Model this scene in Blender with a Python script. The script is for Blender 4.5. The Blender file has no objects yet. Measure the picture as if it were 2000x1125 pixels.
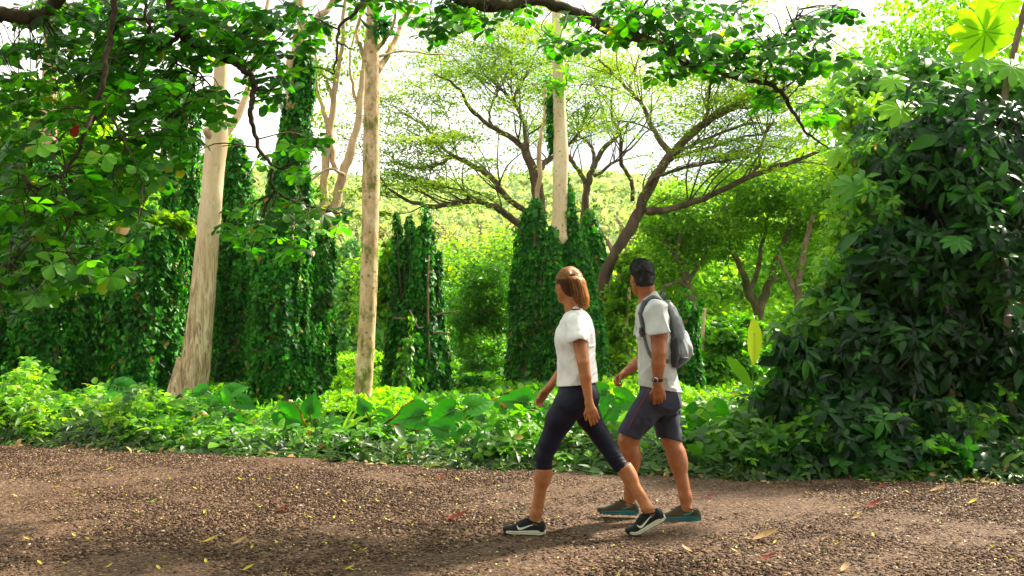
import bpy, math, random
import numpy as np
from mathutils import Vector, Matrix

SC = bpy.context.scene
COL = SC.collection
# ------------------------------------------------------------------ camera
FPX = 1944.0          # focal length in photograph pixels (2000 wide)
HOR = 640.0           # photograph row of the horizon
EYE = 1.30            # camera height
cam_data = bpy.data.cameras.new("camera")
cam_data.sensor_width = 36.0
cam_data.lens = 36.0 * FPX / 2000.0
cam_data.shift_y = (HOR - 562.5) / 2000.0
cam_data.clip_start = 0.05
cam_data.clip_end = 3000.0
cam = bpy.data.objects.new("camera", cam_data)
COL.objects.link(cam)
cam.location = (0, 0, EYE)
cam.rotation_euler = (math.radians(90), 0, 0)
SC.camera = cam
# ------------------------------------------------------------------ sky, sun, exposure
SUN_EL, SUN_AZ = math.radians(44), math.radians(52)      # azimuth from +Y (away) towards +X (right)
world = bpy.data.worlds.new("World")
SC.world = world
world.use_nodes = True
wn, wl = world.node_tree.nodes, world.node_tree.links
wn.clear()
w_out = wn.new("ShaderNodeOutputWorld")
w_bg = wn.new("ShaderNodeBackground")
w_sky = wn.new("ShaderNodeTexSky")
w_sky.sky_type = 'NISHITA'
w_sky.sun_disc = False
w_sky.sun_elevation = SUN_EL
w_sky.sun_rotation = SUN_AZ
w_sky.air_density = 1.0
w_sky.dust_density = 2.5
w_tc = wn.new("ShaderNodeTexCoord")
w_map = wn.new("ShaderNodeMapping")
w_map.inputs['Scale'].default_value = (1.6, 1.6, 4.0)
w_map.inputs['Location'].default_value = (0.35, 0.0, 0.2)
w_noise = wn.new("ShaderNodeTexNoise")
w_noise.inputs['Scale'].default_value = 1.7
w_noise.inputs['Detail'].default_value = 5.0
w_ramp = wn.new("ShaderNodeValToRGB")
w_ramp.color_ramp.elements[0].position = 0.33
w_ramp.color_ramp.elements[1].position = 0.52
w_mix = wn.new("ShaderNodeMix")
w_mix.data_type = 'RGBA'
w_mix.inputs[7].default_value = (11.2, 10.9, 10.0, 1)       # bright thin cloud
wl.new(w_tc.outputs['Generated'], w_map.inputs['Vector'])
wl.new(w_map.outputs[0], w_noise.inputs['Vector'])
wl.new(w_noise.outputs['Fac'], w_ramp.inputs['Fac'])
wl.new(w_ramp.outputs['Color'], w_mix.inputs[0])
wl.new(w_sky.outputs[0], w_mix.inputs[6])
wl.new(w_mix.outputs[2], w_bg.inputs['Color'])
w_bg.inputs['Strength'].default_value = 0.06
wl.new(w_bg.outputs[0], w_out.inputs[0])

sun_data = bpy.data.lights.new("sun", 'SUN')
sun_data.energy = 4.4
sun_data.angle = math.radians(3.0)
sun_data.color = (1.0, 0.90, 0.72)
sun = bpy.data.objects.new("sun", sun_data)
COL.objects.link(sun)
_sd = Vector((math.sin(SUN_AZ) * math.cos(SUN_EL), math.cos(SUN_AZ) * math.cos(SUN_EL), math.sin(SUN_EL)))
sun.rotation_euler = _sd.to_track_quat('Z', 'Y').to_euler()
sun.location = (20, 20, 40)

SC.view_settings.view_transform = 'Standard'
SC.view_settings.look = 'None'
SC.view_settings.gamma = 1.0
SC.view_settings.exposure = 1.72
SC.cycles.max_bounces = 8
SC.cycles.diffuse_bounces = 3
SC.cycles.glossy_bounces = 2
SC.cycles.transmission_bounces = 4
SC.cycles.use_denoising = True
SC.cycles.sample_clamp_indirect = 6.0

# ------------------------------------------------------------------ helpers
def P(px, py, Y):
    return np.array(((px - 1000.0) / FPX * Y, Y, EYE + (HOR - py) / FPX * Y))

def tag(o, label=None, cat=None, group=None, kind=None):
    if label: o['label'] = label
    if cat: o['category'] = cat
    if group: o['group'] = group
    if kind: o['kind'] = kind
    return o

def empty(name, loc, label, cat, group=None):
    o = bpy.data.objects.new(name, None)
    o.empty_display_size = 0.2
    COL.objects.link(o)
    o.location = Vector(loc)
    return tag(o, label, cat, group)

def link(name, me, mat, parent=None, origin=None):
    """link mesh data (given in world coordinates) as an object"""
    o = bpy.data.objects.new(name, me)
    COL.objects.link(o)
    if me is not None and mat is not None and len(me.materials) == 0:
        me.materials.append(mat)
    if parent is not None:
        o.parent = parent
        if origin is None:
            l = parent.location.copy()
            pp = parent.parent
            while pp is not None:
                l = l + pp.location; pp = pp.parent
            me.transform(Matrix.Translation(-l))
    elif origin is not None:
        v = Vector(origin)
        me.transform(Matrix.Translation(-v))
        o.location = v
    return o

class MB:
    """mesh buffer: collects numpy vertex / face blocks into ONE mesh"""
    def __init__(self):
        self.V, self.F, self.R, self.n = [], {3: [], 4: []}, {3: [], 4: []}, 0
    def add(self, V, F, r=0.5):
        F = np.asarray(F, dtype=np.int64)
        k = F.shape[1]
        self.V.append(np.asarray(V, dtype=np.float32).reshape(-1, 3))
        self.F[k].append(F + self.n)
        rr = np.empty(len(F), dtype=np.float32); rr[:] = r
        self.R[k].append(rr)
        self.n += len(self.V[-1])
    def mesh(self, name, smooth=False):
        me = bpy.data.meshes.new(name)
        if not self.V: return me
        V = np.concatenate(self.V)
        loops, starts, rs, s = [], [], [], 0
        for k in (3, 4):
            if self.F[k]:
                F = np.concatenate(self.F[k])
                loops.append(F.ravel())
                starts.append(s + np.arange(len(F)) * k)
                rs.append(np.concatenate(self.R[k]))
                s += F.size
        loops = np.concatenate(loops).astype(np.int32)
        starts = np.concatenate(starts).astype(np.int32)
        rs = np.concatenate(rs)
        me.vertices.add(len(V)); me.vertices.foreach_set('co', V.ravel())
        me.loops.add(len(loops)); me.loops.foreach_set('vertex_index', loops)
        me.polygons.add(len(starts)); me.polygons.foreach_set('loop_start', starts)
        me.update(calc_edges=True)
        at = me.attributes.new('rnd', 'FLOAT', 'FACE')
        at.data.foreach_set('value', rs)
        if smooth:
            me.polygons.foreach_set('use_smooth', np.ones(len(starts), dtype=bool))
        return me
    def obj(self, name, mat, parent=None, origin=None, smooth=False):
        return link(name, self.mesh(name, smooth), mat, parent, origin)

def unit(v):
    v = np.asarray(v, dtype=float)
    return v / (np.linalg.norm(v, axis=-1, keepdims=True) + 1e-9)

def catmull(pts, n):
    """resample rows of pts (any columns) along a Catmull-Rom spline, n steps per span"""
    p = np.asarray(pts, dtype=float)
    if len(p) == 2:
        t = np.linspace(0, 1, n + 1)[:, None]
        return p[0] * (1 - t) + p[1] * t
    q = np.vstack([2 * p[0] - p[1], p, 2 * p[-1] - p[-2]])
    out = []
    for i in range(1, len(q) - 2):
        t = np.linspace(0, 1, n, endpoint=False)[:, None]
        a, b, c, d = q[i - 1], q[i], q[i + 1], q[i + 2]
        out.append(0.5 * (2 * b + (c - a) * t + (2 * a - 5 * b + 4 * c - d) * t * t + (3 * b - a - 3 * c + d) * t ** 3))
    out.append(p[-1:])
    return np.vstack(out)

def tube(mb, pts, rad, sides=8, rough=0.0, seed=0, r=0.5, flat=None):
    """sweep a ring along pts (N,3) with radii rad (N,)"""
    p = np.asarray(pts, dtype=float); N = len(p)
    rad = np.broadcast_to(np.asarray(rad, dtype=float), (N,))
    T = unit(np.gradient(p, axis=0))
    up = np.array((0, 0, 1.0)) if abs(T[0][2]) < 0.9 else np.array((1.0, 0, 0))
    u = unit(np.cross(T[0], up)); U = [u]
    for i in range(1, N):
        u = unit(u - T[i] * np.dot(u, T[i])); U.append(u)
    U = np.array(U); W = np.cross(T, U)
    a = np.arange(sides) / sides * 2 * math.pi
    rr = rad[:, None] * np.ones((1, sides))
    if rough:
        g = np.random.default_rng(seed)
        ph = g.uniform(0, 6.28, 6)
        s = np.arange(N)[:, None] / 3.0
        rr = rr * (1 + rough * (np.sin(2 * a + ph[0] + .5 * s) + .7 * np.sin(3 * a + ph[1] - .8 * s) + .6 * np.sin(s * 1.7 + ph[2]) + .4 * np.sin(5 * a + 2.1 * s + ph[3])) * 0.5
                   + rough * 0.3 * g.standard_normal((N, sides)))
    V = p[:, None, :] + rr[..., None] * (np.cos(a)[None, :, None] * U[:, None, :] + np.sin(a)[None, :, None] * W[:, None, :])
    V = V.reshape(-1, 3)
    i = np.arange(N - 1)[:, None] * sides; j = np.arange(sides)[None, :]; j2 = (j + 1) % sides
    F = np.stack([i + j, i + j2, i + sides + j2, i + sides + j], -1).reshape(-1, 4)
    V = np.vstack([V, p[:1], p[-1:]])
    c0, c1 = N * sides, N * sides + 1
    jj = np.arange(sides); jn = (jj + 1) % sides
    mb.add(V, F, r)
    base = mb.n - len(V)
    cap = np.vstack([np.stack([np.full(sides, c0), jn, jj], 1),
                     np.stack([np.full(sides, c1), (N - 1) * sides + jj, (N - 1) * sides + jn], 1)])
    mb.F[3].append(cap + base); mb.R[3].append(np.full(len(cap), r, dtype=np.float32))

def box(mb, c, ax, hs, r=0.5):
    c = np.array(c, float); ax = np.array(ax, float)
    V = [c + ax[0] * sx * hs[0] + ax[1] * sy * hs[1] + ax[2] * sz * hs[2] for sx in (-1, 1) for sy in (-1, 1) for sz in (-1, 1)]
    mb.add(V, [(0, 1, 3, 2), (4, 6, 7, 5), (0, 4, 5, 1), (2, 3, 7, 6), (0, 2, 6, 4), (1, 5, 7, 3)], r)

# ------------------------------------------------------------------ materials
def new_mat(name):
    m = bpy.data.materials.new(name); m.use_nodes = True
    nt = m.node_tree; nt.nodes.clear()
    out = nt.nodes.new("ShaderNodeOutputMaterial")
    return m, nt, out

def ramp(nt, stops, src):
    n = nt.nodes.new("ShaderNodeValToRGB")
    e = n.color_ramp.elements
    while len(e) < len(stops): e.new(0.5)
    for i, (p, c) in enumerate(stops):
        e[i].position = p; e[i].color = (*c, 1)
    nt.links.new(src, n.inputs['Fac'])
    return n.outputs['Color']

def noise(nt, scale, detail=4, rough=0.55, vec=None, stretch=None, dist=0.0):
    n = nt.nodes.new("ShaderNodeTexNoise")
    n.inputs['Scale'].default_value = scale; n.inputs['Detail'].default_value = detail
    n.inputs['Roughness'].default_value = rough; n.inputs['Distortion'].default_value = dist
    g = nt.nodes.new("ShaderNodeTexCoord"); src = g.outputs['Object']
    if stretch:
        mp = nt.nodes.new("ShaderNodeMapping"); mp.inputs['Scale'].default_value = stretch
        nt.links.new(src, mp.inputs['Vector']); src = mp.outputs[0]
    nt.links.new(src, n.inputs['Vector'])
    return n.outputs['Fac']

def mixc(nt, fac, a, b, mode='MIX'):
    n = nt.nodes.new("ShaderNodeMix"); n.data_type = 'RGBA'; n.blend_type = mode
    for sock, v in ((n.inputs[0], fac), (n.inputs[6], a), (n.inputs[7], b)):
        if isinstance(v, (int, float)): sock.default_value = v
        elif isinstance(v, tuple): sock.default_value = (*v, 1)
        else: nt.links.new(v, sock)
    return n.outputs[2]

def bump(nt, height, strength=0.3, dist=0.01):
    n = nt.nodes.new("ShaderNodeBump")
    n.inputs['Strength'].default_value = strength; n.inputs['Distance'].default_value = dist
    nt.links.new(height, n.inputs['Height'])
    return n.outputs['Normal']

def bsdf(nt, out, color, rough=0.6, normal=None, spec=0.5, **kw):
    b = nt.nodes.new("ShaderNodeBsdfPrincipled")
    if isinstance(color, tuple): b.inputs['Base Color'].default_value = (*color, 1)
    else: nt.links.new(color, b.inputs['Base Color'])
    b.inputs['Roughness'].default_value = rough
    b.inputs['Specular IOR Level'].default_value = spec
    for k, v in kw.items():
        b.inputs[k].default_value = v
    if normal is not None: nt.links.new(normal, b.inputs['Normal'])
    if out is not None: nt.links.new(b.outputs[0], out.inputs['Surface'])
    return b

def leaf_mat(name, dark, mid, light, trans=0.45, tcol=None, rough=0.42, spec=0.45, extra=None):
    """leaf: glossy diffuse front + light passing through; hue varies leaf by leaf (attribute rnd)"""
    m, nt, out = new_mat(name)
    at = nt.nodes.new("ShaderNodeAttribute"); at.attribute_name = 'rnd'
    f = at.outputs['Fac']
    stops = [(0.0, dark), (0.45, mid), (0.93, light)]
    if extra: stops = stops + [(0.9995, extra)]
    c = ramp(nt, stops, f)
    patch = noise(nt, 0.9, 3)
    v = nt.nodes.new("ShaderNodeMapRange"); v.inputs[1].default_value = .3; v.inputs[2].default_value = .7
    v.inputs[3].default_value = 0.72; v.inputs[4].default_value = 1.3
    nt.links.new(patch, v.inputs[0])
    hs = nt.nodes.new("ShaderNodeHueSaturation"); nt.links.new(c, hs.inputs['Color']); nt.links.new(v.outputs[0], hs.inputs['Value'])
    c = hs.outputs[0]
    b = bsdf(nt, None, c, rough, None, spec)
    t = nt.nodes.new("ShaderNodeBsdfTranslucent")
    if tcol is None: tcol = (1.35, 1.15, 0.35)
    tc = mixc(nt, 1.0, c, tcol, 'MULTIPLY')
    g = nt.nodes.new("ShaderNodeVectorMath"); g.operation = 'SCALE'; g.inputs['Scale'].default_value = 1.9
    nt.links.new(tc, g.inputs[0]); nt.links.new(g.outputs[0], t.inputs['Color'])
    mx = nt.nodes.new("ShaderNodeMixShader"); mx.inputs[0].default_value = trans
    nt.links.new(b.outputs[0], mx.inputs[1]); nt.links.new(t.outputs[0], mx.inputs[2])
    nt.links.new(mx.outputs[0], out.inputs['Surface'])
    return m

def bark_mat(name, c0, c1, c2, moss=None, scale=6.0, stretch=(1, 1, .35), bumpd=0.02, spots=None, mossamt=.6, foot=None):
    m, nt, out = new_mat(name)
    n1 = noise(nt, scale, 8, .65, stretch=stretch, dist=.6)
    c = ramp(nt, [(.3, c0), (.5, c1), (.68, c2)], n1)
    n3 = noise(nt, scale * 7, 5, .7, stretch=stretch)
    c = mixc(nt, ramp(nt, [(.54, (0, 0, 0)), (.68, (.45, .45, .45))], n3), c, tuple(x * .45 for x in c0))
    if spots:
        vo = nt.nodes.new("ShaderNodeTexVoronoi"); vo.inputs['Scale'].default_value = spots; tc_ = nt.nodes.new("ShaderNodeTexCoord"); nt.links.new(tc_.outputs['Object'], vo.inputs['Vector'])
        sm = ramp(nt, [(.10, (.8, .8, .8)), (.22, (0, 0, 0))], vo.outputs['Distance'])
        c = mixc(nt, sm, c, tuple(x * .35 for x in c0))
        sp = ramp(nt, [(.60, (0, 0, 0)), (.68, (.8, .8, .8))], noise(nt, scale * 6, 6, .75))
        c = mixc(nt, sp, c, (.80, .74, .62))
    if foot:
        n5 = noise(nt, 4.5, 6, .65, stretch=(3.2, 3.2, .35), dist=1.5); tc_ = nt.nodes.new("ShaderNodeTexCoord"); sx = nt.nodes.new("ShaderNodeSeparateXYZ"); nt.links.new(tc_.outputs['Object'], sx.inputs[0])
        fz = nt.nodes.new("ShaderNodeMapRange"); fz.inputs[1].default_value = foot; fz.inputs[2].default_value = foot * .35; nt.links.new(sx.outputs['Z'], fz.inputs[0])
        mk = nt.nodes.new("ShaderNodeMath"); mk.operation = 'MULTIPLY'; nt.links.new(fz.outputs[0], mk.inputs[0]); nt.links.new(ramp(nt, [(.40, (0, 0, 0)), (.62, (1, 1, 1))], n5), mk.inputs[1])
        c = mixc(nt, mk.outputs[0], c, (.20, .115, .055))
    if moss:
        n2 = noise(nt, scale * .8, 6, .7, stretch=(1, 1, .5))
        c = mixc(nt, ramp(nt, [(mossamt - .06, (0, 0, 0)), (mossamt + .05, (1, 1, 1))], n2), c, moss)
    h = noise(nt, scale * 4, 8, .7, stretch=stretch)
    bsdf(nt, out, c, .85, bump(nt, h, .8, bumpd), .2)
    return m
# ------------------------------------------------------------------ leaf shapes (x across, y along, z out of the blade)
def leaf_tpl(prof, fold=.25, droop=.15, wave=0.0):
    ts = [0.0] + [t for t, w in prof] + [1.0]
    V, F3, F4 = [], [], []
    for t in ts: V.append((0, t, -droop * t * t))
    n = len(prof); m = len(ts)
    for s in (-1, 1):
        for i, (t, w) in enumerate(prof):
            V.append((s * w, t, fold * w - droop * t * t + wave * (-1) ** i))
    for si in (0, 1):
        o = m + si * n
        a, b, c = 0, o, 1
        F3.append((0, 1, o) if si == 0 else (0, o, 1))
        for i in range(n - 1):
            q = (i + 1, i + 2, o + i + 1, o + i)
            F4.append(q if si == 0 else q[::-1])
        F3.append((n, m - 1, o + n - 1) if si == 0 else (n, o + n - 1, m - 1))
    return np.array(V, float), np.array(F3), np.array(F4)
def merge_tpl(parts):
    V, F3, F4, n = [], [], [], 0
    for v, a, b in parts:
        V.append(v); F3.append(a + n)
        if len(b): F4.append(b + n)
        n += len(v)
    return np.vstack(V), np.vstack(F3), (np.vstack(F4) if F4 else np.zeros((0, 4), int))
T_TINY = (np.array([(0, 0, 0), (-.32, .45, .08), (0, 1, -.1), (.32, .45, .08)], float), np.array([(0, 2, 1), (0, 3, 2)]), np.zeros((0, 4), int))
T_IVY = (np.array([(0, .12, 0), (-.42, .0, .06), (-.36, .5, .1), (0, 1, -.12), (.36, .5, .1), (.42, .0, .06)], float), np.zeros((0, 3), int), np.array([(0, 3, 2, 1), (0, 5, 4, 3)]))
T_OVAL = leaf_tpl([(.22, .20), (.5, .29), (.8, .17)], .25, .22)
T_OBOV = leaf_tpl([(.22, .10), (.5, .25), (.75, .35), (.93, .22)], .22, .18, .01)     # widest near its tip
T_LANCE = leaf_tpl([(.2, .10), (.45, .145), (.75, .09)], .35, .35)
T_GLOSS = leaf_tpl([(.18, .10), (.42, .19), (.7, .16), (.9, .06)], .3, .4)
T_STRAP = leaf_tpl([(.1, .035), (.3, .055), (.5, .055), (.7, .045), (.88, .025)], .3, .7)
def heart_tpl(aspect=.70):
    N = 22; a = np.linspace(0, 2 * math.pi, N, endpoint=False)
    g = np.random.default_rng(2)
    r = 0.36 + .10 * np.cos(a) + .0; x = aspect * .52 * np.sin(a) * (1 + .08 * np.cos(a)) ; y = .32 - .50 * np.cos(a)
    y = y + .30 * np.exp(-(a - math.pi) ** 2 / .05) * .9                       # pointed tip
    y = y + .30 * np.exp(-np.minimum(a, 2 * math.pi - a) ** 2 / .06)            # notch at the stalk
    x = x * (1 - .35 * np.clip((y - .30) / .6, 0, 1)); x *= 1.12
    out = np.stack([x, y, np.zeros(N)], 1)
    out[:, :2] *= (1 + .03 * g.standard_normal((N, 1)))
    z = lambda p: .10 * np.abs(p[:, 0]) - .22 * np.clip(p[:, 1], 0, 2) ** 2 + .02 * np.sin(p[:, 0] * 22) * (np.abs(p[:, 0]) * 3)
    c = np.array([[0, .10, 0.0]]); mid = c + (out - c) * .55
    V = np.vstack([c, mid, out]); V[:, 2] = z(V)
    i = np.arange(N); j = (i + 1) % N
    F3 = np.stack([np.zeros(N, int), 1 + i, 1 + j], 1); F4 = np.stack([1 + i, 1 + N + i, 1 + N + j, 1 + j], 1)
    return V, F3, F4
T_HEART = heart_tpl()
def palm_tpl(n=9):
    parts = []
    for k in range(n):
        a = math.radians(-150 + 300 * k / (n - 1)); L = .5 * (1 - .18 * abs(k - (n - 1) / 2) / (n / 2))
        v, f3, f4 = leaf_tpl([(.2, .09), (.5, .20), (.8, .20), (.95, .10)], .35, .25)
        v = v * L; R = np.array([[math.cos(a), math.sin(a), 0], [-math.sin(a), math.cos(a), 0], [0, 0, 1]])
        v = v @ R; v[:, 2] -= .10 * (v[:, 0] ** 2 + v[:, 1] ** 2)
        parts.append((v, f3, f4))
    return merge_tpl(parts)
T_PALM = palm_tpl()

def place(mb, tpl, pos, d, n, s, r):
    V, F3, F4 = tpl
    pos = np.asarray(pos, float).reshape(-1, 3); N = len(pos)
    if N == 0: return
    d = unit(np.broadcast_to(d, (N, 3))); n = np.broadcast_to(n, (N, 3))
    x = unit(np.cross(d, n)); n = np.cross(x, d)
    s = np.broadcast_to(np.asarray(s, float), (N,))[:, None, None]
    W = pos[:, None] + s * (V[None, :, :1] * x[:, None] + V[None, :, 1:2] * d[:, None] + V[None, :, 2:] * n[:, None])
    o = (np.arange(N) * len(V))[:, None, None]
    r = np.broadcast_to(r, (N,))
    W = W.reshape(-1, 3).astype(np.float32)
    mb.V.append(W)
    for k, F in ((3, F3), (4, F4)):
        if len(F):
            mb.F[k].append((F[None] + o).reshape(-1, k) + mb.n); mb.R[k].append(np.repeat(r, len(F)).astype(np.float32))
    mb.n += len(W)

def rdir(g, N): return unit(g.standard_normal((N, 3)))

def poly(pts, n=6, jit=0.0, seed=0):
    """(px, py, Y, half width px) rows -> world path and radii"""
    A = catmull([[*P(a, b, Y), w / FPX * Y] for a, b, Y, w in pts], n)
    if jit:
        g = np.random.default_rng(seed); q = g.standard_normal((len(A), 3)) * jit
        q[0] = 0; A[:, :3] += (q + np.roll(q, 1, 0)) * .5
    return A[:, :3], np.abs(A[:, 3])

# ------------------------------------------------------------------ ivy and creeper
def ivy(mb, rows, Y, leaf=.10, dens=900, seed=0, depth=.9, rag=.30, tpl=None, lo=0., hi=1.):
    """creeper hanging over a column: rows (py, cx px, half width px) top to bottom"""
    g = np.random.default_rng(seed)
    R = np.array(sorted([(P(cx, py, Y)[2], P(cx, py, Y)[0], w / FPX * Y) for py, cx, w in rows]))
    rt = R[-1, 2]
    if rt > .09: R = np.vstack([R, [R[-1, 0] + rt * .6, R[-1, 1], rt * .72], [R[-1, 0] + rt * 1.25, R[-1, 1] + rt * .15, rt * .18]])
    z0, z1 = R[0, 0], R[-1, 0]; zz = np.linspace(z0, z1, 200)
    rr = np.interp(zz, R[:, 0], R[:, 2]); area = np.trapezoid(rr * 2 * math.pi, zz) if hasattr(np, 'trapezoid') else np.trapz(rr * 6.283, zz)
    leaf *= .86; N = int(area * dens * 1.45)
    cdf = np.cumsum(rr); cdf /= cdf[-1]
    z = np.interp(g.uniform(0, 1, N), cdf, zz); a = g.uniform(0, 2 * math.pi, N)
    keep = (np.sin(a) < .35) | (g.uniform(0, 1, N) < .35)            # sparser on the far side
    z, a = z[keep], a[keep]; N = len(z)
    ph = g.uniform(0, 6.28, 8)
    def bulge(a, z):
        return (np.sin(3 * a + ph[0] + .5 * np.sin(z * .9 + ph[5])) * .45 + np.sin(7 * a + ph[1] + .8 * np.sin(z * 1.3 + ph[6])) * .38 + np.sin(13 * a + ph[2] + np.sin(z * 2.1)) * .25
                + .55 * np.sin(2.3 * z + 2 * a + ph[3]) + .35 * np.sin(5.1 * z - 3 * a + ph[4]) + .22 * np.sin(11 * z + 5 * a + ph[7]))
    b = bulge(a, z); hole = (np.sin(4 * a + 1.7 * z + ph[1]) + np.sin(2.9 * z - 5 * a + ph[2]) + .7 * np.sin(9 * z + 3 * a) < -1.25) & (g.uniform(0, 1, N) < .9)
    z, a, b = z[~hole], a[~hole], b[~hole]; N = len(z)
    r = np.interp(z, R[:, 0], R[:, 2]) * .86 * (1 + rag * b * .55) * (1 - .10 * g.uniform(0, 1, N) ** 2) + g.normal(0, leaf * .35, N)
    cx = np.interp(z, R[:, 0], R[:, 1])
    er = np.stack([np.cos(a), np.sin(a) * depth, np.zeros(N)], 1)
    pos = np.stack([cx, np.full(N, Y), z], 1) + er * r[:, None]
    n = unit(er * 1.0 + np.array((0, 0, .85)) + g.standard_normal((N, 3)) * .42)
    d = unit(np.array((0, 0, -1.0)) + er * .60 + g.standard_normal((N, 3)) * .38)
    place(mb, tpl or T_IVY, pos, d, n, leaf * g.uniform(.55, 1.3, N) * np.where(g.uniform(0, 1, N) < .10, 1.6, 1.0), np.clip(g.normal((lo + hi) / 2, .24, N), lo, hi - .01) + .01 * (g.uniform(0, 1, N) < .006))
    # loose strands hanging free of the mass, and sprigs standing out of it
    n = int(3 + area * 1.6)
    for k in range(n):
        zt = np.interp(g.uniform(.15, 1), cdf, zz); a0 = g.uniform(-3.5, .4); R0 = np.interp(zt, R[:, 0], R[:, 2]); c0 = np.interp(zt, R[:, 0], R[:, 1])
        L = g.uniform(.3, 1.5) * (1 if leaf < .15 else 2); q = max(5, int(L / leaf * 2.6)); t = np.linspace(0, 1, q)
        up_ = g.uniform() < .25
        out_ = R0 * (1.02 + .16 * g.uniform() + (.10 * t if not up_ else .45 * t))
        p_ = np.stack([c0 + np.cos(a0) * out_, Y + np.sin(a0) * out_ * depth, zt + (-L * t if not up_ else L * .4 * np.sin(t * 2.2))], 1) + g.normal(0, leaf * .45, (q, 3))
        place(mb, tpl or T_IVY, p_, unit(rdir(g, q) * .7 + (0, 0, -1)), unit(np.array((math.cos(a0), math.sin(a0), .5)) + rdir(g, q) * .6), leaf * g.uniform(.6, 1.25, q), np.clip(g.normal(hi * .62, .22, q), lo, hi))
    return R

def ivy_tree(label, rows, Y, leaf=.10, dens=900, seed=0, trunk=None, extra=None, group='creeper-covered trunks', rag=.30, mat=None, name='creeper_covered_tree', bark=None, core=.45, branches=()):
    base = P(rows[-1][1], 0, Y); root = empty(name, (base[0], Y, 0), label, 'tree', group)
    rows = list(rows)
    zb = EYE + (HOR - rows[-1][0]) / FPX * Y
    if zb > .05: rows.append((HOR + EYE * FPX / Y, rows[-1][1], rows[-1][2]))
    mb = MB(); ivy(mb, rows, Y, leaf, dens, seed, rag=rag)
    for e in (extra or []): ivy(mb, e, Y + .1, leaf, dens, seed + 7, rag=rag)
    tk = MB()
    path = [(cx, py, Y, max(2.5, w * core)) for py, cx, w in rows]
    if trunk is None: trunk = path[::-1]
    else: trunk = path[::-1] + list(trunk)
    p, r = poly(trunk, 4); tube(tk, p, r, 10, .12, seed)
    for b in branches:
        p, r = poly(b, 5, .02, seed); tube(tk, p, r, 7, .1, seed)
    tk.obj('trunk', bark or M_BARKP, root, smooth=True)
    mb.obj('creeper', mat or M_IVY, root)
    return root

def crown(mb, blobs, tpl, size, seed=0, flat=.0, clump=.22, per=26, lo=0., hi=1., droop=.3, up=.7):
    """blobs (px, py, Y, rx px, ry px, depth m, leaves)"""
    g = np.random.default_rng(seed)
    for (px, py, Y, rx, ry, dp, n) in blobs:
        c = P(px, py, Y); R = np.array((rx / FPX * Y, dp, ry / FPX * Y))
        K = max(1, n // per)
        u = rdir(g, K) * (g.uniform(0, 1, (K, 1)) ** .42)
        cc = c + u * R
        cs = clump * R.min() * g.uniform(.6, 1.5, K)
        q = g.standard_normal((K, per, 3)) * cs[:, None, None] * np.array((1, 1, .55 if flat == 0 else flat))
        pos = (cc[:, None] + q).reshape(-1, 3); N = len(pos)
        o = unit(np.repeat(u, per, 0) + rdir(g, N) * .9)
        nn = unit(o * .5 + np.array((0, 0, up)) + rdir(g, N) * .55)
        d = unit(o + np.array((0, 0, -droop)) + rdir(g, N) * .5)
        cl = np.repeat(g.normal(.5, .16, K), per)
        place(mb, tpl, pos, d, nn, size * g.uniform(.6, 1.3, N), np.clip(cl + g.normal(0, .13, N), lo, hi))

def whorls(mb, pts, axis, k, tpl, size, seed, spread=1.0, lo=0., hi=1., droop=.25, twig=None, jit=.3):
    """rosettes of k leaves at pts around axis"""
    g = np.random.default_rng(seed); pts = np.asarray(pts).reshape(-1, 3); N = len(pts)
    ax = unit(np.broadcast_to(axis, (N, 3)) + rdir(g, N) * jit)
    t = unit(np.cross(ax, rdir(g, N))); b = np.cross(ax, t)
    a0 = g.uniform(0, 6.28, N); base = np.clip(g.normal(.5, .18, N), 0, 1)
    for i in range(k):
        a = a0 + 6.283 * i / k + g.normal(0, .22, N)
        o = t * np.cos(a)[:, None] + b * np.sin(a)[:, None]
        tilt = g.uniform(-.1, .55, N)[:, None]
        d = unit(o * spread + ax * tilt + np.array((0, 0, -droop)))
        n = unit(ax - o * tilt * .5 + rdir(g, N) * .18)
        s = np.broadcast_to(size, (N,)) * g.uniform(.65, 1.2, N)
        place(mb, tpl, pts + d * s[:, None] * .06, d, n, s, np.clip(base + g.normal(0, .12, N), lo, hi))

# ------------------------------------------------------------------ materials of the place
M_BARKP = bark_mat('pale_bark', (.34, .21, .12), (.52, .35, .22), (.66, .50, .34), moss=(.12, .13, .03), scale=3.0, mossamt=.66, bumpd=.015)
M_BARKW = bark_mat('smooth_cream_bark', (.50, .34, .19), (.66, .49, .31), (.78, .64, .46), moss=(.20, .17, .09), scale=2.2, mossamt=.72, bumpd=.01, spots=9)
M_BARKF = bark_mat('cream_bark_streaked_at_foot', (.50, .34, .19), (.66, .49, .31), (.78, .64, .46), scale=2.2, bumpd=.015, foot=3.6)
M_BARKM = bark_mat('mossy_bark', (.40, .24, .12), (.60, .41, .23), (.74, .58, .39), moss=(.17, .17, .04), scale=7.0, mossamt=.55, stretch=(1, 1, .6), bumpd=.015, spots=8)
M_BARKD = bark_mat('dark_bark', (.035, .025, .018), (.075, .05, .035), (.13, .10, .07), moss=(.05, .06, .015), scale=7, mossamt=.60, stretch=(1, 1, 1))
M_BARKB = bark_mat('brown_bark', (.10, .065, .045), (.19, .125, .085), (.30, .21, .15), moss=(.09, .10, .03), scale=5, mossamt=.58)
M_BARKS = bark_mat('dark_brown_bark', (.055, .032, .025), (.11, .068, .05), (.19, .125, .09), moss=(.07, .08, .02), scale=5, mossamt=.62)  # dark brown bark of the spreading trees
M_IVY = leaf_mat('creeper_leaves', (.002, .034, .004), (.011, .125, .008), (.070, .33, .012), .30, (1.2, 1.25, .3), .5, .2, extra=(.22, .12, .03))
M_IVYB = leaf_mat('bright_creeper_leaves', (.03, .13, .03), (.08, .26, .05), (.20, .42, .07), .4, (1.2, 1.2, .4), .5, .3)
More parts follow.
